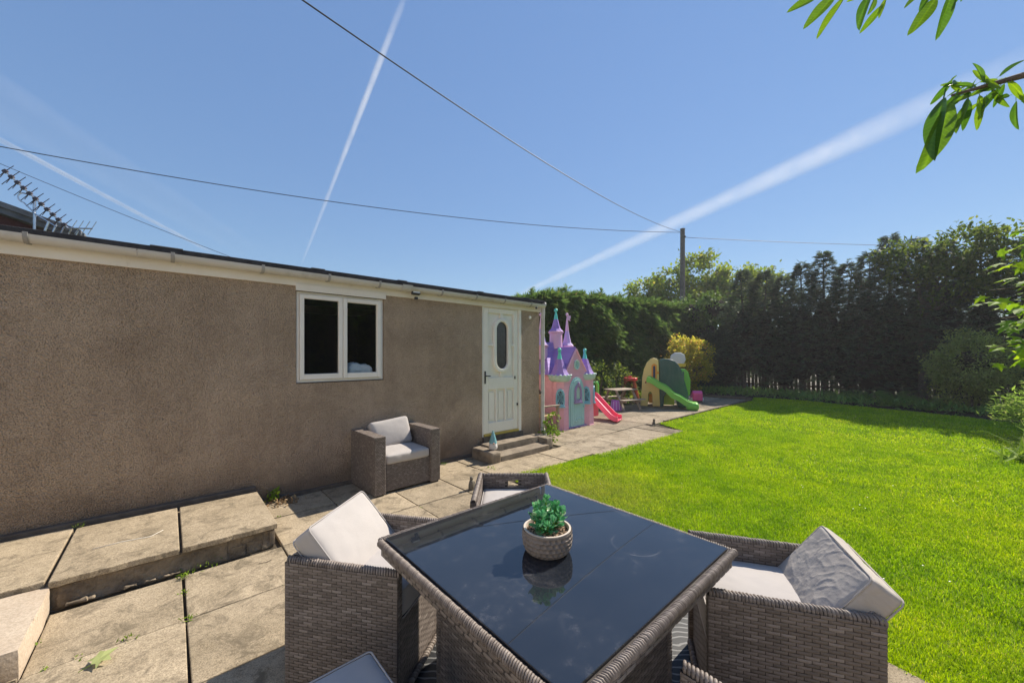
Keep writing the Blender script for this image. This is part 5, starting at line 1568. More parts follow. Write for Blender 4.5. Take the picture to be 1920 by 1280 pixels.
# violet stool
vi = thing('plastic_stool', (9.36, 5.93, 0), R(20), 'violet ribbed plastic stool under the end of the picnic table', 'stool')
m = MB(); m.lathe([(0.16, 0), (0.155, 0.03), (0.13, 0.25), (0.12, 0.28), (0.0, 0.285)], n=10, cap=False); m.build('shell', M['violet'], vi, smooth=25, bevel=0.004)
m = MB()
for k in range(10):
    a = 2 * math.pi * (k + 0.5) / 10; m.tube([(0.152 * math.cos(a), 0.152 * math.sin(a), 0.02), (0.122 * math.cos(a), 0.122 * math.sin(a), 0.25)], 0.016, 6)
m.build('rib', M['lavender'], vi, smooth=60)
# red activity table
rt = thing('activity_table', (11.45, 6.72, 0), R(20), 'red topped plastic activity table with rust red legs behind the climbing frame', 'toy table')
m = MB(); m.lathe([(0.20, 0.69), (0.24, 0.71), (0.24, 0.78), (0.22, 0.80), (0.0, 0.80)], n=20, cap=False); m.box(-0.08, 0.08, -0.06, 0.06, 0.80, 0.85); m.build('top', M['red'], rt, smooth=40, bevel=0.008)
for k in range(3):
    a = 2.2 + 2.094 * k; m = MB(); m.tube([(0.30 * math.cos(a), 0.30 * math.sin(a), 0.0), (0.14 * math.cos(a), 0.14 * math.sin(a), 0.70)], [0.085, 0.06], 8); m.build('leg', M['rust'], rt, smooth=40)

# climbing frame
cf = thing('play_climber', (10.73, 5.92, 0), math.atan2(-0.886, 0.463), 'plastic climbing frame with sand coloured arch, dark green wall and green wavy slide', 'climbing frame')
trunk = [(0.0, 0.0), (0.02, 0.45), (0.04, 0.85), (0.10, 1.12), (0.20, 1.32), (0.33, 1.43), (0.45, 1.46), (0.56, 1.44), (0.62, 1.40), (0.64, 0.9), (0.655, 0.5), (0.68, 0.0), (0.42, 0.0), (0.40, 0.36), (0.36, 0.43), (0.30, 0.43), (0.26, 0.36), (0.24, 0.0)]
m = MB(); m.prism(trunk, 0.0, 0.07, xz(0)); a1 = m.build('arch_panel', M['sand'], cf, bevel=0.02, seg=3)
m = MB(); m.prism(trunk, 0.72, 0.79, xz(0)); m.build('arch_panel', M['sand'], cf, bevel=0.02)
m = MB(); m.prism([(0.05, 0.62), (0.62, 0.62), (0.62, 0.68), (0.05, 0.68)], 0.07, 0.72, xz(0)); m.build('deck', M['sand'], cf)
m = MB()
vs = []
top = [(0.05, 0.86), (0.10, 1.10), (0.20, 1.30), (0.33, 1.405), (0.45, 1.435), (0.56, 1.415)]
mm = MB()
for (p, q) in zip(top[:-1], top[1:]): mm.prism([p, q, (q[0], q[1] - 0.03), (p[0], p[1] - 0.03)], 0.071, 0.719, xz(0))
mm.build('hood', M['sand'], cf)
m = MB(); m.prism([(0.38, 0.78), (0.56, 0.78), (0.565, 1.25), (0.47, 1.30), (0.38, 1.25)], -0.05, -0.001, xz(0)); m.box(0.57, 0.64, -0.045, -0.002, 0.98, 1.06); wfo = m.build('window_frame', M['orange'], cf, bevel=0.02)
m = MB(); m.prism([(0.43, 0.84), (0.51, 0.84), (0.51, 1.20), (0.47, 1.24), (0.43, 1.20)], -0.053, -0.0505, xz(0)); m.build('window_slot', M['navy'], cf)
m = MB(); m.ball((0.17, 0.0, 0.72), 0.03, 10, 6, 1, 0.5, 1.2); m.build('knob', M['rust'], cf)
gw = [(0.66, 0.0), (0.66, 1.40), (0.80, 1.44), (1.0, 1.43), (1.18, 1.38), (1.32, 1.26), (1.42, 1.10), (1.50, 0.85), (1.58, 0.62), (1.64, 0.45), (1.66, 0.2), (1.66, 0.0), (1.30, 0.0), (1.26, 0.30), (1.12, 0.42), (0.92, 0.42), (0.82, 0.30), (0.80, 0.0)]
m = MB(); m.prism(gw, 0.02, 0.09, xz(0)); m.build('green_wall', M['bottle_green'], cf, bevel=0.025, seg=3)
m = MB(); m.prism(gw, 0.70, 0.77, xz(0)); m.build('green_wall', M['bottle_green'], cf, bevel=0.025)
mm = MB(); tp = gw[1:10]
for (p, q) in zip(tp[:-1], tp[1:]): mm.prism([(p[0], p[1] - 0.005), (q[0], q[1] - 0.005), (q[0], q[1] - 0.05), (p[0], p[1] - 0.05)], 0.091, 0.699, xz(0))
mm.build('green_hood', M['bottle_green'], cf)
for k in range(6):
    m = MB(); x = 0.78 + 0.14 * k; m.box(x - 0.028, x + 0.028, 0.004, 0.0195, 0.72, 1.36 - 0.05 * max(0, k - 2) ** 1.6); m.build('moulded_rib', M['bottle_green'], cf, bevel=0.006)
m = MB(); m.prism([(0.70, 0.02), (1.2, 0.02), (1.2, 0.62), (1.05, 0.72), (0.70, 0.66)], 0.40, 0.44, xz(0)); m.build('inner_panel', M['lime'], cf, bevel=0.015)
m = MB(); m.prism([(0.28, 0.05), (0.5, 0.05), (0.5, 0.34), (0.28, 0.34)], 0.45, 0.5, xz(0)); m.build('inner_step', M['orange'], cf, bevel=0.015)
m = MB(); m.prism([(1.45, 0.3), (1.78, 0.3), (1.80, 0.75), (1.72, 1.02), (1.60, 1.12), (1.45, 1.12)], 0.80, 0.88, xz(0)); m.build('far_wall', M['slide_green'], cf, bevel=0.02)
cf.scale = (0.80, 0.85, 1.0)
# wavy slide: starts at the arch, runs forward and right
p0 = Vector((0.22, -0.30, 0.80)); p1 = Vector((1.72, -0.42, 0.10)); hd_ = Vector((p1.x - p0.x, p1.y - p0.y, 0)).normalized(); sdv = Vector((hd_.y, -hd_.x, 0))
path = []
for i in range(26):
    t = i / 25
    e = t * t * (3 - 2 * t) * 0.55 + t * 0.45
    q = p0.lerp(p1, t); q.z = p0.z + (p1.z - p0.z) * e + 0.022 * math.sin(t * 19) * math.sin(math.pi * t)
    path.append((q, sdv))
chute(path, 0.29, 0.12, 0.06, 'slide_green', cf, 'slide')
m = MB(); rounded_box(m, 0.64, 0.42, 0.22, 0.10, (12, 10, 8), 0, 0, 1, 0, Matrix.Translation(p1 + hd_ * 0.02 + Vector((0, 0, 0.0))) @ Matrix.Rotation(math.atan2(sdv.y, sdv.x), 4, 'Z')); m.build('slide_foot', M['slide_green'], cf, smooth=180)
m = MB(); m.box(-0.02, 0.16, 0.02, 0.7, 0.0, 0.06); m.build('base_beam', M['sand'], cf, bevel=0.01)

bk = thing('basketball_hoop', (14.0, 6.28, 0), R(-45), 'toy basketball hoop with white backboard, yellow ring and blue post behind the climbing frame', 'toy hoop')
m = MB(); m.tube([(0, 0, 0), (0, 0, 1.32)], 0.075, 10); m.lathe([(0.32, 0), (0.30, 0.12), (0.1, 0.18)], n=14); m.build('post', M['blue'], bk, smooth=50)
m = MB(); m.prism([(-0.22, 1.20), (-0.29, 1.36), (-0.26, 1.54), (-0.12, 1.64), (0.10, 1.645), (0.25, 1.56), (0.29, 1.38), (0.21, 1.20)], -0.10, -0.04, xz(0)); m.build('backboard', M['white_plastic'], bk, bevel=0.03, seg=3)
m = MB(); m.lathe([(0.17, 1.12), (0.19, 1.13), (0.19, 1.24), (0.16, 1.24), (0.155, 1.13)], (0, -0.28, 0), 18, cap=False); m.box(-0.2, 0.2, -0.125, -0.101, 1.12, 1.22); m.build('ring', M['yellow'], bk, smooth=40)
mg = thing('magenta_scoop_seat', (13.2, 5.28, 0), R(30), 'magenta plastic ride-on toy half hidden behind the foot of the green slide', 'toy')
m = MB(); m.prism([(-0.42, 0.05), (0.10, 0.05), (0.36, 0.02), (0.42, 0.08), (0.30, 0.15), (0.05, 0.22), (-0.18, 0.36), (-0.30, 0.38), (-0.42, 0.30)], -0.15, 0.15, xz(0)); m.build('body', M['magenta'], mg, bevel=0.03, seg=3)
m = MB()
for x in (-0.28, 0.22):
    for y in (-0.17, 0.17): m.lathe([(0.07, -0.02), (0.07, 0.02)], n=14, Mx=Matrix.Translation((x, y, 0.07)) @ Matrix.Rotation(R(90), 4, 'X'))
m.build('wheels', M['white_plastic'], mg, bevel=0.008)

# ------------------------------------------------------------------ vegetation
def hedge_face(x, z): return 0.34 * wob(x * 0.8, z, 1.0, 0.4) + 0.15 * wob(x * 3.1, z * 2.6, 1.0, 2.0)

def side_hedge():
    t = thing('conifer_hedge', (10.6, 8.7, 0), 0, 'tall clipped conifer hedge behind the castle and climbing frame', 'hedge')
    X0, X1 = -1.95, 9.8
    def top(x): return 3.32 + 0.10 * wob(x, 0, 0.9, 1.0) + 0.045 * (x + 2)
    nc = 1500
    cx_ = RNG.uniform(X0, X1, nc); cz_ = RNG.uniform(0.05, 1.0, nc) * (top(cx_) - 0.05)
    cy_ = -0.62 - hedge_face(cx_, cz_) - RNG.uniform(0, 0.22, nc)
    cs_ = RNG.uniform(0.6, 1.5, nc)
    idx = np.repeat(np.arange(nc), 26); q = len(idx)
    P = np.stack([cx_[idx] + RNG.normal(0, 0.15, q) * cs_[idx], cy_[idx] + RNG.normal(0, 0.07, q), cz_[idx] + RNG.normal(0, 0.09, q) * cs_[idx]], 1)
    ang = RNG.normal(0, 0.7, nc)
    D = np.stack([ang[idx] + RNG.normal(0, 0.35, q), -0.8 + RNG.normal(0, 0.2, q), -0.45 + RNG.normal(0, 0.35, q)], 1)
    kk = (P[:, 2] > 0) & (P[:, 2] < top(P[:, 0]) + 0.05); P, D = P[kk], D[kk]
    m = 14000
    x = RNG.uniform(X0, X1, m); y = RNG.uniform(-0.95, 0.7, m)
    z = top(x) + 0.10 * wob(x * 2, y * 2, 1.5, 3) + RNG.normal(0, 0.05, m)
    P2 = np.stack([x, y, z], 1)
    D2 = np.stack([0.25 + RNG.normal(0, 0.45, m), -0.35 + RNG.normal(0, 0.4, m), 0.55 + RNG.normal(0, 0.3, m)], 1)
    # stray shoots on the top
    k = 46; sx = RNG.uniform(X0, X1, k); P3 = []; D3 = []
    for a in sx:
        hgt = random.uniform(0.10, 0.42); lx = random.uniform(-0.3, 0.3); y0 = random.uniform(-0.8, 0.3)
        for q in range(14):
            u = q / 13
            P3.append((a + lx * u * hgt * 2, y0, top(np.array([a]))[0] + hgt * u)); D3.append((random.uniform(-1, 1), random.uniform(-0.8, 0.4), 0.5))
    m2 = 6000      # end face towards the garden corner and a thin back
    yb = RNG.uniform(-0.7, 0.8, m2); zb = RNG.uniform(0.1, 3.4, m2)
    P4 = np.stack([np.where(RNG.random(m2) < 0.5, X0, X1) + RNG.normal(0, 0.08, m2), yb, zb], 1); D4 = np.stack([np.sign(P4[:, 0]) * 0.7, RNG.normal(0, 0.5, m2), RNG.normal(0, 0.5, m2)], 1)
    PP = np.concatenate([P, P2, np.array(P3), P4]); DD = np.concatenate([D, D2, np.array(D3), D4])
    foliage('sprays', PP, DD, RNG.uniform(0.13, 0.34, len(PP)), T_FROND, M['conifer'], t)
    mm = MB(); mm.box(X0 + 0.2, X1 - 0.2, -0.45, 0.75, 0.15, 3.12); mm.build('inner_shade_core', M['core'], t)  # solid dark box for the bare inside, added to block light
    mm = MB()
    for q in range(9):
        mm.tube([(X0 + 0.6 + 1.25 * q, 0.0, -0.1), (X0 + 0.6 + 1.25 * q, 0.05, 3.0)], [0.07, 0.03], 6)
    mm.build('stem', M['bark'], t)
side_hedge()

def conifer(x, y, h, r, z0, seed, lab):
    t = thing('conifer_tree', (x, y, 0), 0, lab, 'tree', 'conifers along the far boundary')
    rg = np.random.default_rng(seed)
    mm = MB(); mm.tube([(0, 0, -0.1), (0, 0, h * 0.6), (rg.normal(0, 0.06), rg.normal(0, 0.06), h)], [0.10, 0.05, 0.008], 7); mm.build('trunk', M['bark'], t)
    P = []; D = []; S = []
    nb = 700
    for i in range(nb):
        u = (i / nb) ** 0.72
        z = z0 + (h - z0) * u
        # broad body that narrows to a feathery spire
        body = min(1.0, (1 - u) ** 0.85 * 2.1 + 0.05)
        L = r * body * rg.uniform(0.65, 1.12)
        a = rg.uniform(0, 6.283)
        k = max(4, int(L / 0.085))
        for q in range(k):
            v = (q + 0.6) / k
            if v < 0.42: continue
            ox = L * v
            P.append((math.cos(a) * ox + rg.normal(0, 0.04), math.sin(a) * ox + rg.normal(0, 0.04), z + L * (0.28 * v - 0.34 * v * v) + rg.normal(0, 0.035)))
            aa = a + rg.normal(0, 0.75)
            D.append((math.cos(aa), math.sin(aa), 0.10 + rg.normal(0, 0.28))); S.append(rg.uniform(0.14, 0.27))
    foliage('crown', P, D, np.array(S), T_FROND, M['conifer_back'], t)
    mm = MB(); mm.lathe([(0.20, z0 + 0.25), (r * 0.48, z0 + 0.7), (r * 0.46, z0 + (h - z0) * 0.48), (0.10, z0 + (h - z0) * 0.64)], n=10); mm.build('inner_shade_core', M['core'], t)  # solid dark core among the dead twigs, added to keep light out
    return t
cy = [(6.7, 2.5), (5.95, 2.9), (5.2, 5.05), (4.5, 4.95), (3.85, 4.7), (3.2, 5.0), (2.6, 5.35), (1.95, 4.85), (1.35, 5.05), (0.85, 5.55), (0.25, 5.35), (-0.35, 5.0), (-1.1, 4.9), (-1.9, 4.8), (-2.8, 4.7), (-3.7, 4.9)]
plc = ['at the inner corner of the two hedges', 'second from the inner corner', 'with its tip left of the pole wire', 'third along the far boundary', 'above the first gap in the fence', 'with a short bare tip above the fence gap', 'with a tall pointed tip above the picket fence', 'with a low tip between two taller ones', 'beside the tallest spire', 'with the tallest feathery spire', 'right of the tallest spire', 'behind the broad leaved bush tops', 'behind the round bush', 'behind the sycamore twigs', 'hidden at the right edge', 'beyond the right edge']
for i, (y, h) in enumerate(cy):
    conifer(18.0 + 0.22 * math.sin(i * 2.1), y, h, 0.86, [0.12, 0.12, 0.66, 0.50, 0.12, 0.40, 0.48, 0.15, 0.10][min(i, 8)], 100 + i, 'dark conifer of the far boundary, ' + plc[i])

# trees and shrubs
def bush(name, loc, blobs, n, clumps, spread, size, mat, lab, cat, tmpl=T_LEAF, group=None, trunk=None, shell=(0.55, 1.02), core=None, dz=0.0):
    t = thing(name, loc, 0, lab, cat, group)
    P, D = clump_points(blobs, n, clumps, spread, shell)
    k = P[:, 2] > 0.01
    foliage('crown' if trunk else 'foliage', P[k], D[k] + np.array([0, 0, dz]), RNG.uniform(size * 0.7, size * 1.25, k.sum()), tmpl, M[mat], t)
    mm = MB()
    if trunk:
        r0, h = trunk
        mm.tube([(0, 0, -0.1), (0.03, 0.02, h * 0.5), (0, 0, h)], [r0, r0 * 0.75, r0 * 0.6], 8)
        for (c, r) in blobs:
            mm.tube([(0, 0, h * 0.85), Vector(c) * 0.5 + Vector((0, 0, h * 0.5)), c], [r0 * 0.5, r0 * 0.3, r0 * 0.1], 6)
        mm.build('trunk', M['bark'], t)
    else:
        for (c, r) in blobs:
            for q in range(4):
                a = q * 1.6 + c[0]
                mm.tube([(0.08 * math.cos(a), 0.08 * math.sin(a), -0.05), (c[0] * 0.5 + 0.3 * r[0] * math.cos(a), c[1] * 0.5 + 0.3 * r[1] * math.sin(a), c[2] * 0.6), (c[0] + 0.5 * r[0] * math.cos(a), c[1] + 0.5 * r[1] * math.sin(a), c[2] + 0.3 * r[2])], [0.022, 0.014, 0.006], 5)
        mm.build('stem', M['bark'], t)
    if core:
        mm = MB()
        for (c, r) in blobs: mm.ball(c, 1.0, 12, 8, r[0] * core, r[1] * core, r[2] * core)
        mm.build('inner_shade_balls', M['core'], t, smooth=180)  # solid dark balls added inside the foliage to block light
    return t

bush('broadleaf_tree', (26.6, 10.7, 0), [((0.4, -0.4, 7.0), (1.5, 1.5, 1.4)), ((-1.6, 1.0, 6.7), (1.4, 1.15, 0.6)), ((1.6, -1.9, 6.2), (1.5, 1.4, 1.3)), ((-1.4, 0.5, 5.0), (1.7, 1.5, 1.1)), ((0.5, -1.2, 4.9), (1.9, 1.7, 1.4)), ((-3.2, 2.0, 5.6), (1.2, 1.0, 0.7)), ((-2.4, 1.6, 4.9), (1.2, 1.0, 0.8)), ((2.6, -3.3, 6.4), (1.0, 1.0, 0.8)), ((2.2, -2.9, 4.9), (1.5, 1.4, 1.1)), ((-2.0, 1.2, 3.9), (1.7, 1.3, 0.9))],
     21000, 300, 0.24, 0.25, 'broadleaf', 'bushy broad leaved tree rising behind the utility pole', 'tree', trunk=(0.22, 3.9))
bush('laurel_bush', (19.8, 6.65, 0), [((-1.2, 1.0, 3.5), (1.0, 0.9, 0.8)), ((-0.3, 0.2, 3.7), (1.0, 0.9, 0.85)), ((0.6, -0.7, 3.2), (1.0, 0.9, 0.9)), ((-0.7, 0.5, 2.4), (1.2, 1.0, 1.0)), ((0.3, -0.3, 1.6), (1.2, 1.0, 1.2))],
     11000, 210, 0.14, 0.14, 'laurel', 'glossy green laurel at the corner between hedge and conifers', 'shrub', core=0.6)
bush('golden_shrub', (15.1, 6.32, 0), [((-0.15, 0.15, 1.75), (0.62, 0.55, 0.52)), ((0.35, -0.30, 1.70), (0.55, 0.5, 0.50)), ((-0.3, 0.25, 1.25), (0.5, 0.5, 0.5)), ((0.35, -0.3, 1.05), (0.5, 0.45, 0.55)), ((0.1, 0.0, 0.6), (0.5, 0.45, 0.5))],
     6500, 150, 0.075, 0.088, 'golden', 'rounded golden leaved shrub behind the toy basketball hoop', 'shrub', shell=(0.45, 1.1))
bush('leafy_shrub', (10.1, 7.05, 0), [((0, 0, 0.75), (0.42, 0.35, 0.55)), ((-0.5, 0.1, 0.9), (0.35, 0.3, 0.45))], 900, 70, 0.07, 0.085, 'shrub', 'sparse leafy shrub behind the picnic table, nearer the castle', 'shrub', group='sparse shrubs below the hedge')
bush('leafy_shrub', (11.15, 6.95, 0), [((0, 0, 0.70), (0.42, 0.3, 0.55)), ((0.35, -0.1, 0.55), (0.3, 0.3, 0.42))], 900, 70, 0.07, 0.085, 'shrub', 'sparse leafy shrub between the picnic table and the red toy table', 'shrub', group='sparse shrubs below the hedge')
bush('leafy_shrub', (8.6, 6.75, 0), [((0, 0, 1.0), (0.40, 0.3, 0.6))], 700, 55, 0.07, 0.085, 'shrub', 'sparse leafy shrub just right of the castle turret', 'shrub', group='sparse shrubs below the hedge')
bush('round_bush', (16.25, -0.80, 0), [((0, 0, 1.35), (0.95, 0.85, 0.80)), ((0.1, 0.1, 0.75), (0.7, 0.7, 0.6))], 15000, 260, 0.085, 0.065, 'box_bush', 'dome shaped small leaved bush in the shade at the right', 'shrub', core=0.40)
bush('broad_leaved_bush', (17.5, 0.1, 0), [((-0.1, 0.3, 4.55), (0.65, 0.75, 0.6)), ((0, -0.7, 4.7), (0.7, 0.8, 0.62)), ((0, -1.5, 4.35), (0.7, 0.8, 0.7)), ((0, -0.6, 3.8), (0.6, 1.2, 0.7)), ((0, -2.2, 3.8), (0.6, 0.9, 0.8))], 7500, 170, 0.13, 0.13, 'shrub', 'broad leaved tree growing through the conifers at the right', 'tree', trunk=(0.12, 3.3))
for i, (x, y, s_) in enumerate([(16.9, 2.15, 0.75), (16.5, 1.45, 0.9), (16.1, 0.7, 0.85), (16.9, 0.75, 0.9), (15.75, 0.05, 0.7), (16.7, 3.1, 0.6)]):
    t = thing('fern', (x, y, -0.02), 0, None, 'fern', 'ferns in the far bed')
    tag(t, ['green fern in front of the bright fence gaps', 'tall green fern left of the middle of the far bed', 'broad green fern nearest the lawn corner', 'tall green fern behind the others', 'low green fern in front of the round bush', 'low dark fern below the left fence gaps'][i])
    P = []; D = []; S = []
    for f in range(13):
        a = random.uniform(0, 6.283); L = s_ * random.uniform(0.7, 1.05)
        for q in range(16):
            u = (q + 1) / 16
            p = (math.cos(a) * L * 0.75 * u, math.sin(a) * L * 0.75 * u, L * (1.15 * u - 0.62 * u * u))
            for sg in (-1, 1):
                P.append(p); D.append((math.cos(a + sg * 1.2), math.sin(a + sg * 1.2), 0.1)); S.append(0.20 * L * (1.1 - u) + 0.02)
    foliage('fronds', P, D, np.array(S), T_NARROW, M['fern'], t, roll=0.15)

# low cover in the bed below the conifers
n = 5200
bx = RNG.uniform(15.3, 18.6, n); by = RNG.uniform(-4, 6.8, n)
k = bx > 15.45 + 0.28 * np.sin(by * 2.0) + np.clip(0.25 * (by - 1.0), 0, 0.6)
P = np.stack([bx, by, RNG.uniform(-0.02, 0.14, n)], 1)[k]
gc = foliage('ground_cover', P, RNG.normal(0, 0.6, (k.sum(), 3)) + np.array([0, 0, 0.7]), RNG.uniform(0.10, 0.26, k.sum()), T_NARROW, M['fern'])
tag(gc, 'low green ground cover filling the shaded far bed', 'ground cover', kind='stuff')
n = 2600
bx = RNG.uniform(7.6, 14.6, n); by = RNG.uniform(6.3, 7.9, n)
gc = foliage('undergrowth', np.stack([bx, by, RNG.uniform(-0.02, 0.22, n)], 1), RNG.normal(0, 0.6, (n, 3)) + np.array([0, 0, 0.6]), RNG.uniform(0.08, 0.18, n), T_LEAF, M['shrub'])
tag(gc, 'low weedy undergrowth below the side hedge', 'undergrowth', kind='stuff')

# strap-leaved clump at the right edge of the lawn
for i, (x, y, z, nl, L, mat, lab) in enumerate([(10.35, -1.42, 0, 260, 0.70, 'strap', 'bright strappy leaved clump at the right edge of the lawn'), (9.3, -1.05, 0, 90, 0.42, 'weed', 'low yellow green plant in front of the strappy clump')]):
    t = thing('strap_plant', (x, y, 0), 0, lab, 'plant')
    V = []; F = []
    for q in range(nl):
        a = random.uniform(0, 6.283); l = L * random.uniform(0.6, 1.1); e = random.uniform(0.35, 1.35); w = 0.018 * random.uniform(0.7, 1.3)
        ox, oy = random.gauss(0, 0.16), random.gauss(0, 0.16)
        sx, sy = -math.sin(a) * w, math.cos(a) * w
        b = len(V)
        for s_ in range(5):
            u = s_ / 4; wu = 1 - 0.9 * u ** 2
            d = l * u * math.cos(e); zz = l * (u * math.sin(e) - 0.35 * u * u * math.cos(e))
            V += [(ox + math.cos(a) * d - sx * wu, oy + math.sin(a) * d - sy * wu, max(0.01, zz)), (ox + math.cos(a) * d + sx * wu, oy + math.sin(a) * d + sy * wu, max(0.01, zz))]
            if s_: F += [(b + 2 * s_ - 2, b + 2 * s_ - 1, b + 2 * s_ + 1, b + 2 * s_)]
    np_mesh('leaves', np.array(V), np.array(F), M[mat], t)
bush('feathery_shrub', (11.5, -1.42, 0), [((0, 0, 0.55), (0.55, 0.5, 0.5)), ((0.3, -0.3, 0.6), (0.5, 0.5, 0.5))], 3800, 90, 0.09, 0.11, 'strap', 'rounded feathery green shrub behind the strappy clump at the right edge', 'shrub', T_NARROW, dz=0.6)

# sycamore reaching in from the right
T_LOBE = (np.array([(0, 0, 0), (0.10, 0.16, 0.01), (-0.02, 0.42, -0.04), (0.28, 0.26, 0.02), (0.52, 0.50, -0.05), (0.58, 0.20, 0.02), (1.0, 0, -0.10), (0.58, -0.20, 0.02), (0.52, -0.50, -0.05), (0.28, -0.26, 0.02), (-0.02, -0.42, -0.04), (0.10, -0.16, 0.01), (0.34, 0, -0.02)]),
          np.array([(0, 1, 12), (1, 2, 3), (1, 3, 12), (3, 4, 5), (3, 5, 12), (5, 6, 12), (6, 7, 12), (7, 8, 9), (7, 9, 12), (9, 10, 11), (9, 11, 12), (11, 0, 12)]))
def leaf_mesh(name, tmpl, mat, size, serr=0):
    V = np.array(tmpl[0]) * size
    me = bpy.data.meshes.new(name); me.from_pydata([tuple(v) for v in V], [], [tuple(f) for f in tmpl[1]]); me.materials.append(mat)
    return me
def orient(p, d, up, s=1.0):
    d = Vector(d).normalized(); sd = d.cross(Vector(up)); 
    if sd.length < 1e-4: sd = d.orthogonal()
    sd.normalize(); u = sd.cross(d)
    return Matrix(((d.x * s, sd.x * s, u.x * s, p[0]), (d.y * s, sd.y * s, u.y * s, p[1]), (d.z * s, sd.z * s, u.z * s, p[2]), (0, 0, 0, 1)))
def veined(m2, freq=15.0, slant=0.9):
    nt = m2.node_tree
    v = coords(nt)
    sep = nt.nodes.new('ShaderNodeSeparateXYZ'); nt.links.new(v, sep.inputs[0])
    ab = nt.nodes.new('ShaderNodeMath'); ab.operation = 'ABSOLUTE'; nt.links.new(sep.outputs[1], ab.inputs[0])
    ma = nt.nodes.new('ShaderNodeMath'); ma.operation = 'MULTIPLY_ADD'; ma.inputs[1].default_value = -slant
    nt.links.new(ab.outputs[0], ma.inputs[0]); nt.links.new(sep.outputs[0], ma.inputs[2])
    mu = nt.nodes.new('ShaderNodeMath'); mu.operation = 'MULTIPLY'; mu.inputs[1].default_value = freq / 0.14 * 6.283; nt.links.new(ma.outputs[0], mu.inputs[0])
    si = nt.nodes.new('ShaderNodeMath'); si.operation = 'SINE'; nt.links.new(mu.outputs[0], si.inputs[0])
    ve = ramp(nt, si.outputs[0], [(0.80, (1, 1, 1)), (0.97, (1.35, 1.3, 1.2))])
    mid = ramp(nt, ab.outputs[0], [(0.0008, (1.7, 1.55, 1.4)), (0.0022, (1, 1, 1))])
    mot = ramp(nt, tex_noise(nt, v, 60, 4, 0.6), [(0.3, (0.78, 0.8, 0.8)), (0.7, (1.15, 1.12, 1.1))])
    cr = [n for n in nt.nodes if n.type == 'VALTORGB'][0]
    outs = [l.to_socket for l in list(cr.outputs[0].links)]
    c = mixc(nt, 1.0, mixc(nt, 1.0, mixc(nt, 1.0, cr.outputs[0], ve, 'MULTIPLY'), mid, 'MULTIPLY'), mot, 'MULTIPLY')
    for so in outs: nt.links.new(c, so)
    return m2
def tinted(base, name, mul):
    m2 = base.copy(); m2.name = name
    for nd in m2.node_tree.nodes:
        if nd.type == 'VALTORGB':
            for e in nd.color_ramp.elements: e.color = (e.color[0] * mul[0], e.color[1] * mul[1], e.color[2] * mul[2], 1)
            break
    return m2
sy_m = [leaf_mesh('leaf', T_LOBE, tinted(M['sycamore'], 'sycamore_leaf', q), 0.19) for q in ((1, 1, 1), (0.72, 0.80, 0.9), (1.2, 1.15, 1.0))]
sy = thing('sycamore_tree', (7.35, -1.85, 0), 0, 'sycamore with bright lobed leaves reaching in from the right edge', 'tree')
mm = MB(); mm.tube([(0, 0, -0.1), (0.05, 0, 1.4), (0.0, 0.1, 3.0), (0.1, 0.1, 4.4)], [0.14, 0.12, 0.08, 0.03], 9); mm.build('trunk', M['bark'], sy, smooth=60)
twigs = []
for (z0, tip, z1) in ((1.5, (-1.30, 1.45), 1.62), (1.7, (-1.20, 1.36), 1.92), (1.9, (-1.30, 1.44), 2.20), (2.1, (-1.16, 1.36), 2.45), (2.4, (-1.08, 1.24), 2.78), (1.6, (-0.85, 1.15), 1.85), (2.2, (-0.8, 1.1), 2.6), (1.3, (-0.95, 1.18), 1.45)):
    a = Vector((0, 0.05, z0)); b = Vector((tip[0], tip[1], z1)); mid = a.lerp(b, 0.55) + Vector((0, 0, 0.22))
    mb_ = MB(); mb_.tube([a, mid, b], [0.03, 0.015, 0.005], 6); mb_.build('branch', M['bark'], sy, smooth=60)
    twigs.append((a, mid, b))
cnt = 0
for (a, mid, b) in twigs:
    for q in range(36):
        u = random.uniform(0.30, 1.0)
        p = (a * (1 - u) ** 2 + mid * 2 * u * (1 - u) + b * u * u)
        off = Vector((random.gauss(0, 0.13), random.gauss(0, 0.13), random.gauss(-0.02, 0.10)))
        d = Vector((-0.45 + random.gauss(0, 0.5), 0.45 + random.gauss(0, 0.5), -0.42 + random.gauss(0, 0.22)))
        o = bpy.data.objects.new('leaf', random.choice(sy_m)); link(o); o.parent = sy
        o.matrix_local = orient(p + off, d, (random.gauss(0, 0.25), random.gauss(0, 0.25), 1), random.uniform(0.5, 0.9)); cnt += 1
# crown of the tree outside the picture
P, D = clump_points([((0.2, -0.4, 3.6), (1.1, 1.0, 1.2)), ((0.4, -0.7, 2.4), (1.0, 0.8, 0.8))], 1500, 90, 0.2)
foliage('crown', P, D, RNG.uniform(0.12, 0.2, len(P)), T_LOBE, M['sycamore'], sy)

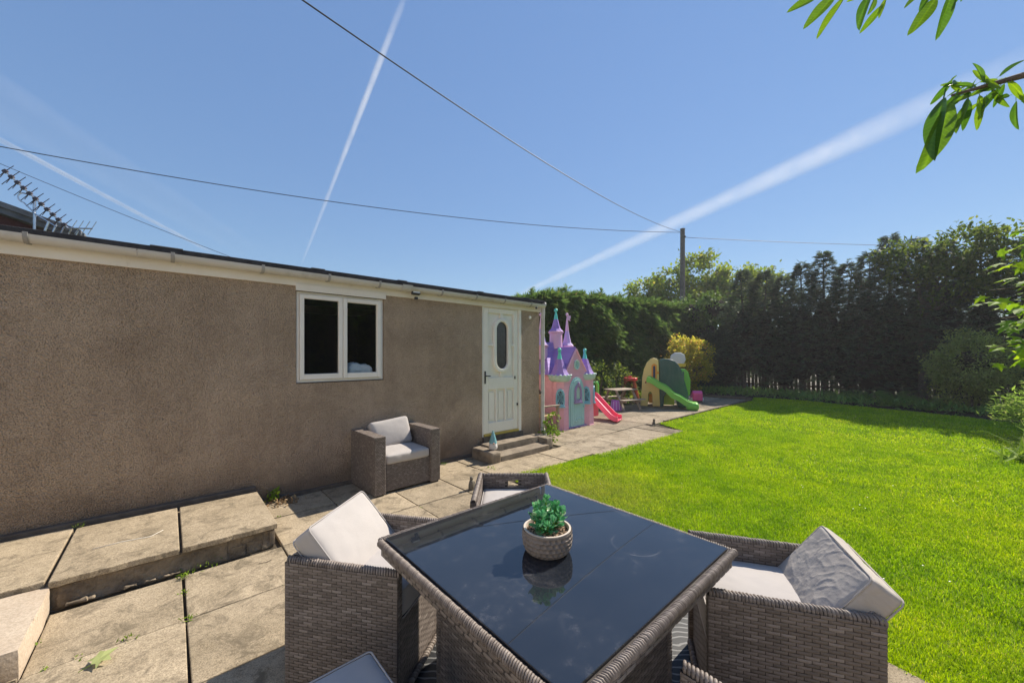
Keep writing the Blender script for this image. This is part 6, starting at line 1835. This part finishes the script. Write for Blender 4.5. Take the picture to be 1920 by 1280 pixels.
# cherry: two twigs hang into the top right corner
def serrated(n=12, wid=0.155, curl=0.12, bend=0.0):
    vs = [(0, 0, 0)]; L = []; Rr = []; Md = []
    for i in range(n + 1):
        u = i / n
        w = wid * math.sin(math.pi * min(1, u * 0.93 + 0.05)) ** 0.9 * (1 - 0.25 * u) * (1.0 if i < n else 0.06)
        z = -curl * u * u
        yb = bend * u * u
        tooth = 0.012 if i % 1 == 0 and 0 < i < n else 0
        Md.append((u, yb, z - 0.03 * math.sin(math.pi * u))); L.append((u + tooth * 1.5, yb + w + tooth, z + 0.045 * math.sin(math.pi * u))); Rr.append((u + tooth * 1.5, yb - w - tooth, z + 0.045 * math.sin(math.pi * u)))
    V = Md + L + Rr; k = n + 1; F = []
    for i in range(n):
        F += [(i, i + 1, k + i + 1), (i, k + i + 1, k + i), (i, 2 * k + i, 2 * k + i + 1), (i, 2 * k + i + 1, i + 1)]
    b = len(V); V += [(-0.16, 0.012, 0.05), (-0.16, -0.012, 0.05), (0.02, 0.010, 0.0), (0.02, -0.010, 0.0)]; F += [(b, b + 1, b + 3), (b, b + 3, b + 2)]
    return (np.array(V), np.array(F))
T_CHS = [serrated(12, 0.140, 0.16, 0.05), serrated(12, 0.128, 0.28, -0.06), serrated(12, 0.118, 0.08, 0.09)]
ch_m = [leaf_mesh('leaf', T_CHS[i], veined(tinted(M['cherry'], 'cherry_leaf', q)), 0.14) for i, q in enumerate(((1, 1, 1), (0.6, 0.75, 1.0), (1.6, 1.4, 0.9)))]  # one leaf colour tinted darker and yellower, as shaded and sunlit copies
ct = thing('cherry_tree', (3.35, -1.55, 0), 0, 'cherry tree whose leafy twigs hang into the top right corner', 'tree')
W0 = Vector((3.35, -1.55, 0))
def cl(p): return Vector(p) - W0
mm = MB(); mm.tube([(0, 0, -0.1), (0.02, 0, 1.2), (-0.05, 0.1, 2.3), (-0.1, 0.2, 3.4)], [0.13, 0.11, 0.08, 0.04], 9); mm.build('trunk', M['bark'], ct, smooth=60)
CH = [  # branch polyline (world) then leaves as base -> tip (world), variant
    ([(3.33, -1.50, 2.1), (2.75, -0.75, 2.72), (2.36, -0.25, 2.60), (2.17, -0.06, 2.53)], [
        ((2.15, -0.04, 2.52), (2.04, 0.03, 2.285), 1.05, 1), ((2.16, -0.06, 2.50), (2.068, 0.00, 2.22), 1.1, 0), ((2.19, -0.08, 2.54), (2.14, -0.03, 2.47), 0.85, 1), ((2.22, -0.10, 2.52), (2.18, -0.09, 2.40), 0.8, 1), ((2.23, -0.12, 2.56), (2.20, -0.06, 2.60), 0.6, 1),
        ((2.25, -0.13, 2.53), (2.22, -0.14, 2.43), 0.6, 2), ((2.27, -0.16, 2.55), (2.30, -0.20, 2.46), 0.75, 0), ((2.31, -0.20, 2.58), (2.36, -0.25, 2.50), 0.8, 2), ((2.30, -0.18, 2.60), (2.33, -0.25, 2.67), 0.6, 1), ((2.26, -0.14, 2.58), (2.22, -0.13, 2.66), 0.5, 1), ((2.20, -0.10, 2.50), (2.15, -0.06, 2.38), 0.9, 0), ((2.24, -0.13, 2.50), (2.235, -0.13, 2.39), 0.55, 2)]),
    ([(3.30, -1.40, 2.7), (2.60, -0.60, 3.02), (2.05, -0.06, 2.86), (1.72, 0.17, 2.80), (1.60, 0.27, 2.77)], [
        ((1.62, 0.25, 2.77), (1.53, 0.32, 2.71), 0.75, 0), ((1.67, 0.21, 2.78), (1.585, 0.285, 2.66), 0.75, 0), ((1.70, 0.19, 2.78), (1.63, 0.26, 2.625), 0.9, 2), ((1.78, 0.13, 2.80), (1.705, 0.18, 2.665), 1.0, 1), ((1.80, 0.12, 2.79), (1.765, 0.13, 2.71), 0.6, 0), ((1.82, 0.10, 2.78), (1.79, 0.11, 2.70), 0.62, 2), ((1.74, 0.17, 2.80), (1.70, 0.16, 2.76), 0.6, 2)]),
    ([(2.60, -0.60, 3.02), (2.30, -0.22, 2.98), (2.06, -0.04, 2.86)], [
        ((2.04, -0.02, 2.84), (1.945, 0.04, 2.69), 0.95, 0), ((2.07, -0.06, 2.86), (2.05, -0.03, 2.69), 1.1, 1), ((2.0, 0.0, 2.86), (1.91, 0.06, 2.79), 0.6, 0), ((2.02, -0.02, 2.86), (1.93, 0.03, 2.78), 0.6, 1)]),
]
rq = random.Random(5)
for bi, n_, c0, sp in ((0, 26, (2.25, -0.13, 2.54), 0.12), (1, 4, (1.78, 0.13, 2.80), 0.05), (2, 4, (2.08, -0.05, 2.88), 0.05)):
    for _ in range(n_):
        a_ = Vector(c0) + Vector((0.74, -0.67, 0.1)) * rq.uniform(-sp, sp * 1.5) + Vector((0, 0, rq.uniform(-0.05, 0.07)))
        d_ = Vector((rq.gauss(-0.25, 0.45), rq.gauss(0.22, 0.45), rq.gauss(-0.45, 0.55))).normalized() * rq.uniform(0.05, 0.12)
        CH[bi][1].append((tuple(a_), tuple(a_ + d_), 0.8, rq.choice((0, 1, 1, 2))))
for (br, lv) in CH:
    mb_ = MB(); mb_.tube([cl(p) for p in br], [0.028 - 0.024 * i / (len(br) - 1) for i in range(len(br))], 7); mb_.build('branch', M['bark'], ct, smooth=60)
    for (a, b, s_, v) in lv:
        d = Vector(b) - Vector(a); L = d.length
        o = bpy.data.objects.new('leaf', ch_m[v]); link(o); o.parent = ct
        o.matrix_local = orient(cl(a), d, ((-0.8, 0.45 if s_ == 1.05 else -0.5, -0.25) if s_ in (1.05, 1.1) else (random.gauss(-0.9, 0.35), random.gauss(-0.15, 0.45), random.gauss(-0.2, 0.4))), L / 0.14 * (0.90 if br is CH[0][0] else 0.84))
P, D = clump_points([((0.1, -0.5, 3.6), (1.1, 1.0, 1.0)), ((0.4, -0.6, 2.9), (0.8, 0.8, 0.6))], 1300, 70, 0.2)
foliage('crown', P, D, RNG.uniform(0.09, 0.14, len(P)), T_LEAF, M['cherry'], ct)

# white rendered house, added unseen behind the viewer to bounce sunlight onto the outbuilding
M['bounce_render'] = surf('bounce_house_render', (0.78, 0.74, 0.67), (0.70, 0.66, 0.59), 1.5, 0.9, [(60, 0.5, 0.005)], 0.2, grime=(2, (0.5, 0.46, 0.4), 0.6, 0.8, 0.4))
bounce_house = thing('house', (-5.4, -2.0, 0), 0, 'pale rendered house added unseen behind the viewer to bounce sunlight back', 'house')
m = MB(); m.box(-7.0, 0, -6.5, 5.2, -0.1, 5.2); m.build('wall', M['bounce_render'], bounce_house)
m = MB(); m.prism([(0.45, 5.05), (-3.5, 7.4), (-7.45, 5.05), (-7.45, 5.20), (-3.5, 7.58), (0.45, 5.20)], -6.8, 5.5, lambda u, w, t: (u, t, w)); m.build('roof', M['slate'], bounce_house)
for (y0, y1, z0, z1) in ((-4.8, -3.2, 0.95, 2.2), (2.2, 3.8, 0.95, 2.2), (-4.8, -3.2, 3.2, 4.4), (2.2, 3.8, 3.2, 4.4)):
    w_ = bpy.data.objects.new('window', None); link(w_); w_.parent = bounce_house
    m = MB()
    for (a, b, c, d) in ((y0, y0 + 0.07, z0, z1), (y1 - 0.07, y1, z0, z1), (y0 + 0.071, y1 - 0.071, z0, z0 + 0.07), (y0 + 0.071, y1 - 0.071, z1 - 0.07, z1), ((y0 + y1) / 2 - 0.03, (y0 + y1) / 2 + 0.03, z0 + 0.071, z1 - 0.071)):
        m.box(0.002, 0.06, a, b, c, d)
    m.build('frame', M['white_paint'], w_)
    m = MB(); m.box(0.002, 0.02, y0 + 0.07, y1 - 0.07, z0 + 0.07, z1 - 0.07); m.build('pane', M['dark_glass'], w_)
m = MB(); m.box(0.002, 0.05, -0.9, 0.1, 0.15, 2.2); m.build('door', M['door_paint'], bounce_house, bevel=0.01)

# dense hedge along the hidden right hand side of the garden (seen mirrored in the window)
t = thing('boundary_hedge', (7.5, -6.2, 0), 0, 'tall dark hedge mirrored in the outbuilding window', 'hedge')
n = 7000
x = RNG.uniform(-6.5, 3, n); z = RNG.uniform(0, 4.6, n)
P = np.stack([x, 0.75 + 0.3 * wob(x, z, 1.2, 0.2) + RNG.normal(0, 0.08, n), z + 0.3 * wob(x, 0, 2.0, 1.0)], 1)
foliage('foliage', P, np.stack([RNG.normal(0, 0.6, n), 0.7 + RNG.normal(0, 0.3, n), RNG.normal(-0.2, 0.5, n)], 1), RNG.uniform(0.14, 0.26, n), T_LEAF, M['broadleaf'], t)
mm = MB(); mm.box(-6.6, 3, -0.5, 0.55, -0.1, 4.4); mm.build('inner_shade_core', M['core'], t)  # solid dark box added behind the leaves to block light

# small plants
def tuft(name, loc, n, r, size, mat, lab, cat='weed', tmpl=T_LEAF, group=None, up=0.6, h=0.05):
    t = thing(name, loc, 0, lab, cat, group)
    P = np.stack([RNG.normal(0, r, n), RNG.normal(0, r, n), RNG.uniform(0.0, h, n)], 1)
    D = RNG.normal(0, 0.7, (n, 3)) + np.array([0, 0, up])
    foliage('leaves', P, D, RNG.uniform(size * 0.6, size * 1.2, n), tmpl, M[mat], t)
    return t
Pm = []
for k in range(30):
    if random.random() < 0.5:
        x_, y_ = random.choice([0.078, 0.69, 1.302, 1.914, 2.526, -0.534]), random.uniform(1.9, 4.2)
    else:
        x_, y_ = random.uniform(-0.5, 3.1), random.choice([2.33, 2.945, 3.555, 4.20])
    if x_ < 0.68 and y_ > 3.5: continue
    for q in range(random.randint(6, 18)):
        Pm.append((x_ + random.gauss(0, 0.012), y_ + random.gauss(0, 0.012), random.uniform(-0.006, 0.004)))
tag(foliage('moss', Pm, RNG.normal(0, 0.7, (len(Pm), 3)) + np.array([0, 0, 0.6]), RNG.uniform(0.01, 0.019, len(Pm)), T_LEAF, M['weed']), 'tiny bits of moss in the joints of the paving', 'moss', kind='stuff')
tuft('weed', (0.82, 4.67, 0.0), 46, 0.028, 0.055, 'weed', 'green weed growing at the wall by the end of the slab step', group='weeds in the paving', h=0.11)
tuft('dead_leaves', (0.92, 4.58, 0.0), 120, 0.075, 0.045, 'dry', 'brown heap of dead leaves beside the weed at the wall', 'leaf litter', up=0.1, h=0.03)
for (x, y, n, lab) in ((0.18, 3.60, 30, 'grass tuft at the foot of the slab step'), (0.075, 3.50, 24, 'green tuft at the head of the long paving joint'), (-0.17, 2.95, 14, 'tiny weed in the paving joint near the fallen leaf'), (3.25, 4.02, 40, 'low weed in the paving in front of the door steps'), (0.085, 2.93, 10, 'tiny weed where two paving joints cross'), (2.9, 4.64, 26, 'mossy tuft at the foot of the wall beside the steps'), (-0.54, 4.62, 14, 'tiny tuft at the wall where two raised slabs meet')):
    tuft('weed', (x, y, 0.17 if y > 4.6 and x < 0 else 0.0), n, 0.022 if n < 30 else 0.05, 0.032, 'weed', lab, group='weeds in the paving', tmpl=T_NARROW, h=0.015)
t = thing('climbing_plant', (5.02, 4.50, 0), 0, 'yellow green leafy plant climbing beside the foot of the downpipe', 'plant')
P, D = clump_points([((0.02, 0.0, 0.16), (0.13, 0.12, 0.16)), ((0.06, 0.05, 0.36), (0.11, 0.10, 0.14))], 190, 40, 0.035)
P[:, 2] = np.abs(P[:, 2])
foliage('leaves', P, D, RNG.uniform(0.05, 0.085, len(P)), T_LEAF, M['weed'], t)
mm = MB()
for q in range(5):
    mm.tube([(0.02 * q - 0.04, 0, -0.01), (0.05 * math.sin(q * 2), 0.05 * math.cos(q * 2), 0.22), (0.06 + 0.05 * math.sin(q), 0.05, 0.44)], 0.004, 5)
mm.build('stem', M['bark'], t)
fl_ = thing('fallen_leaf', (-0.285, 2.80, 0.004), R(25), 'pale green lobed leaf fallen on the paving', 'leaf')
o = bpy.data.objects.new('leaf_blade', leaf_mesh('leaf_blade', T_LOBE, M['fallen'], 0.105)); link(o); o.parent = fl_; o.rotation_euler = (R(8), R(-14), 0); o.location = (0, 0, 0.018)
mm = MB(); mm.tube([(0.0, 0, 0.016), (-0.04, 0.012, 0.006)], 0.0016, 5); mm.build('stalk', M['weed'], fl_)
for (pts, lab) in (([(-0.40, 4.02, 0.1725), (-0.25, 4.03, 0.1725), (-0.10, 4.00, 0.1725), (-0.03, 4.08, 0.1725)], 'thin white scrap of string lying on the raised slab'), ([(0.50, 3.36, 0.003), (0.545, 3.345, 0.004), (0.585, 3.36, 0.003)], 'bent brown twig on the paving near the slab step')):
    mm = MB(); mm.tube(pts, 0.0022, 5); tag(mm.build('string_scrap' if 'white' in lab else 'twig', M['white_paint'] if 'white' in lab else M['bark'], smooth=180), lab, 'litter')

# picket fence beyond the conifers; pale ground sheet added behind it to brighten the gaps
pf = thing('picket_fence', (19.2, 1.0, 0), 0, 'old picket fence with light showing through its gaps below the conifers', 'fence')
pk = MB(); pk.prism([(-0.055, 0), (0.055, 0), (0.055, 1.16), (0, 1.22), (-0.055, 1.16)], -0.011, 0.011, lambda u, w, t: (t, u, w)); p0_ = pk.build('picket', M['dark_timber'], pf)
for q in range(1, 84):
    o = p0_.copy(); link(o); o.parent = pf; o.location = (0, -5.0 + 0.142 * q + random.uniform(-0.01, 0.01), random.uniform(-0.03, 0.03)); o.rotation_euler = (random.uniform(-0.03, 0.03), 0, 0)
p0_.location = (0, -5.0, 0)
for z in (0.25, 0.95):
    mm = MB(); mm.box(0.012, 0.05, -5.1, 7.1, z, z + 0.07); mm.build('rail', M['dark_timber'], pf)
M['bright_gap_ground'] = surf('pale_gap_ground', (0.13, 0.12, 0.09), (0.19, 0.17, 0.13), 0.6, 0.95)
mm = MB(); mm.add([(20.5, -60, -0.09), (60, -60, -0.09), (60, 60, -0.09), (20.5, 60, -0.09)], [(0, 1, 2, 3)]); tag(mm.build('bright_gap_ground', M['bright_gap_ground']), kind='structure')  # pale sheet added to make the fence gaps look bright

# ------------------------------------------------------------------ grass
def grass():
    zones = [(0.0, 3.6, 26000, 0.019, 0.0030), (3.6, 6.0, 15000, 0.021, 0.0044), (6.0, 9.5, 6500, 0.025, 0.0070), (9.5, 17.5, 2200, 0.030, 0.012)]
    Vs = []; Fs = []; base = 0
    lx = [p[0] for p in LAWN]; ly = [p[1] for p in LAWN]
    x0, x1, y0, y1 = min(lx), max(lx), min(ly), max(ly)
    fx, fy = 0.6726, 0.7400
    for (ra, rb_, den, hh, ww) in zones:
        n = int(den * (x1 - x0) * (y1 - y0))
        n = min(n, 1600000)
        x = RNG.uniform(x0, min(x1, rb_ + 0.5), n); y = RNG.uniform(max(y0, -rb_), min(y1, rb_), n)
        area = (min(x1, rb_ + 0.5) - x0) * (min(y1, rb_) - max(y0, -rb_))
        m_ = min(n, int(den * max(area, 0.1)))
        x = x[:m_]; y = y[:m_]
        d = np.hypot(x, y)
        dep = x * fx + y * fy; lat = x * fy - y * fx
        k = (d >= ra) & (d < rb_) & (dep > -0.3) & (np.abs(lat) < dep * 2.2 + 1.2)
        x, y = x[k], y[k]
        jx = x + RNG.normal(0, 0.018, len(x)); jy = y + RNG.normal(0, 0.018, len(x))
        k = in_poly(jx, jy, LAWN); x, y = x[k], y[k]
        pat = 0.5 + 0.5 * wob(x * 1.6, y * 1.6, 1.0, 0.3)
        k = RNG.random(len(x)) < 0.72 + 0.28 * pat; x, y, pat = x[k], y[k], pat[k]
        m = len(x)
        h = hh * RNG.uniform(0.55, 1.35, m) * (0.8 + 0.4 * pat)
        w = ww * RNG.uniform(0.7, 1.2, m)
        a = RNG.uniform(0, 2 * np.pi, m); lean = RNG.uniform(0.2, 1.5, m); b = RNG.uniform(0, 2 * np.pi, m)
        dx, dy = np.cos(b) * lean * h, np.sin(b) * lean * h
        sx, sy_ = np.cos(a) * w / 2, np.sin(a) * w / 2
        z0 = np.full(m, -0.014)
        v = np.stack([np.stack([x - sx, y - sy_, z0], 1), np.stack([x + sx, y + sy_, z0], 1),
                      np.stack([x + dx * 0.45 + sx * 0.8, y + dy * 0.45 + sy_ * 0.8, h * (0.62 - 0.12 * lean)], 1), np.stack([x + dx * 0.45 - sx * 0.8, y + dy * 0.45 - sy_ * 0.8, h * (0.62 - 0.12 * lean)], 1),
                      np.stack([x + dx, y + dy, h * (1.0 - 0.38 * lean)], 1)], 1)
        Vs.append(v.reshape(-1, 3))
        i = (np.arange(m) * 5)[:, None] + base
        Fs.append(np.concatenate([i + np.array([[0, 1, 2]]), i + np.array([[0, 2, 3]]), i + np.array([[3, 2, 4]])], 0))
        base += m * 5
    g_ = np_mesh('grass', np.concatenate(Vs), np.concatenate(Fs), M['grass'])
    tag(g_, 'bright green mown grass of the garden lawn', 'grass', kind='stuff')
    print('grass blades', base // 5)
grass()
# daisies and clover heads scattered in the lawn
n = 150
x = RNG.uniform(3.2, 13, n); y = RNG.uniform(-2.5, 3.9, n); k = in_poly(x, y, LAWN)
P = np.repeat(np.stack([x, y, np.full(n, 0.022)], 1)[k], 5, 0); nk = k.sum()
a = np.tile(np.arange(5) * 1.257, nk)
fw = foliage('daisies', P, np.stack([np.cos(a), np.sin(a), np.full(len(a), 0.25)], 1), 0.007, T_LEAF, M['white_plastic'], roll=0.05)
tag(fw, 'tiny white clover heads dotted over the lawn', 'flowers', kind='stuff')

# ------------------------------------------------------------------ contrails high in the sky
def contrail(p, q, r0, r1, amt, pw, lab, fade=(1, 1), n=36, flat=1.0):
    p = Vector(p); q = Vector(q); d = (q - p).normalized(); sd = d.cross(Vector((0, 0, 1))).normalized(); up = sd.cross(d)
    vs = []; fs = []; k = 20; fd = []
    for i in range(n + 1):
        t = i / n; c = p.lerp(q, t); r = r0 + (r1 - r0) * t
        w = 1 + 0.16 * mnoise.noise(Vector((t * 14, r0, 1.0))) + 0.08 * mnoise.noise(Vector((t * 50, r0, 4.0)))
        e = 1e-3 if i in (0, n) else 1
        f_ = (fade[0] + (fade[1] - fade[0]) * t) * min(1, t * 8 + 0.0) * min(1, (1 - t) * 8)
        for j in range(k):
            a = 2 * math.pi * j / k
            vs.append(c + (sd * math.cos(a) + up * math.sin(a) * flat) * r * w * e); fd.append(f_)
    for i in range(n):
        for j in range(k):
            a = i * k + j; b = i * k + (j + 1) % k
            fs.append((a, b, b + k, a + k))
    mm = MB(); mm.add(vs, fs)
    o = mm.build('contrail', contrail_mat('contrail_vapour', amt, pw), smooth=180)
    at = o.data.attributes.new('fade', 'FLOAT', 'POINT'); at.data.foreach_set('value', fd)
    return tag(o, lab, 'contrail', 'contrails in the blue sky')
CU, CV = Vector((0.7400, -0.6726, 0)), Vector((0.6726, 0.7400, 0))
def sky_pt(px, py, z):
    d = CU * ((px - 960) / 709.0) + CV + Vector((0, 0, (665 - py) / 709.0))
    return d * (z / d.z)
contrail(sky_pt(772, -40, 1500), sky_pt(566, 494, 1500), 17, 24, 0.85, 1.5, 'thin straight contrail rising steeply above the window', (1, 0.8))
contrail(sky_pt(2080, 40, 1500), sky_pt(965, 556, 1500), 95, 75, 0.70, 1.7, 'wide soft contrail sweeping up to the right above the hedge', (0.35, 0.9))
contrail(sky_pt(-60, 230, 1500), sky_pt(402, 476, 1500), 20, 22, 0.85, 1.5, 'short contrail slanting down to the roof at the left', (0.8, 0.8))
contrail(sky_pt(-300, 20, 1500), sky_pt(470, 470, 1500), 170, 120, 0.12, 1.4, 'faint broad smear of old contrail at the upper left', (0.8, 0.6))

# ------------------------------------------------------------------ added haze volume imitating lens glare
def glare_haze_mat():
    m, nt, out = _nodes('glare_haze')
    v = N(nt, 'ShaderNodeVolumePrincipled')
    v.inputs['Color'].default_value = (0.95, 0.95, 1.0, 1)
    v.inputs['Density'].default_value = 0.0014
    v.inputs['Anisotropy'].default_value = 0.3
    nt.links.new(v.outputs[0], out.inputs['Volume'])
    return m
mb = MB(); mb.box(-3200, 3200, -3200, 3200, -1.2, 11.5)
hz = mb.build('haze', glare_haze_mat()); tag(hz, 'thin added haze volume lifting the far darks like lens glare', 'haze', kind='stuff')
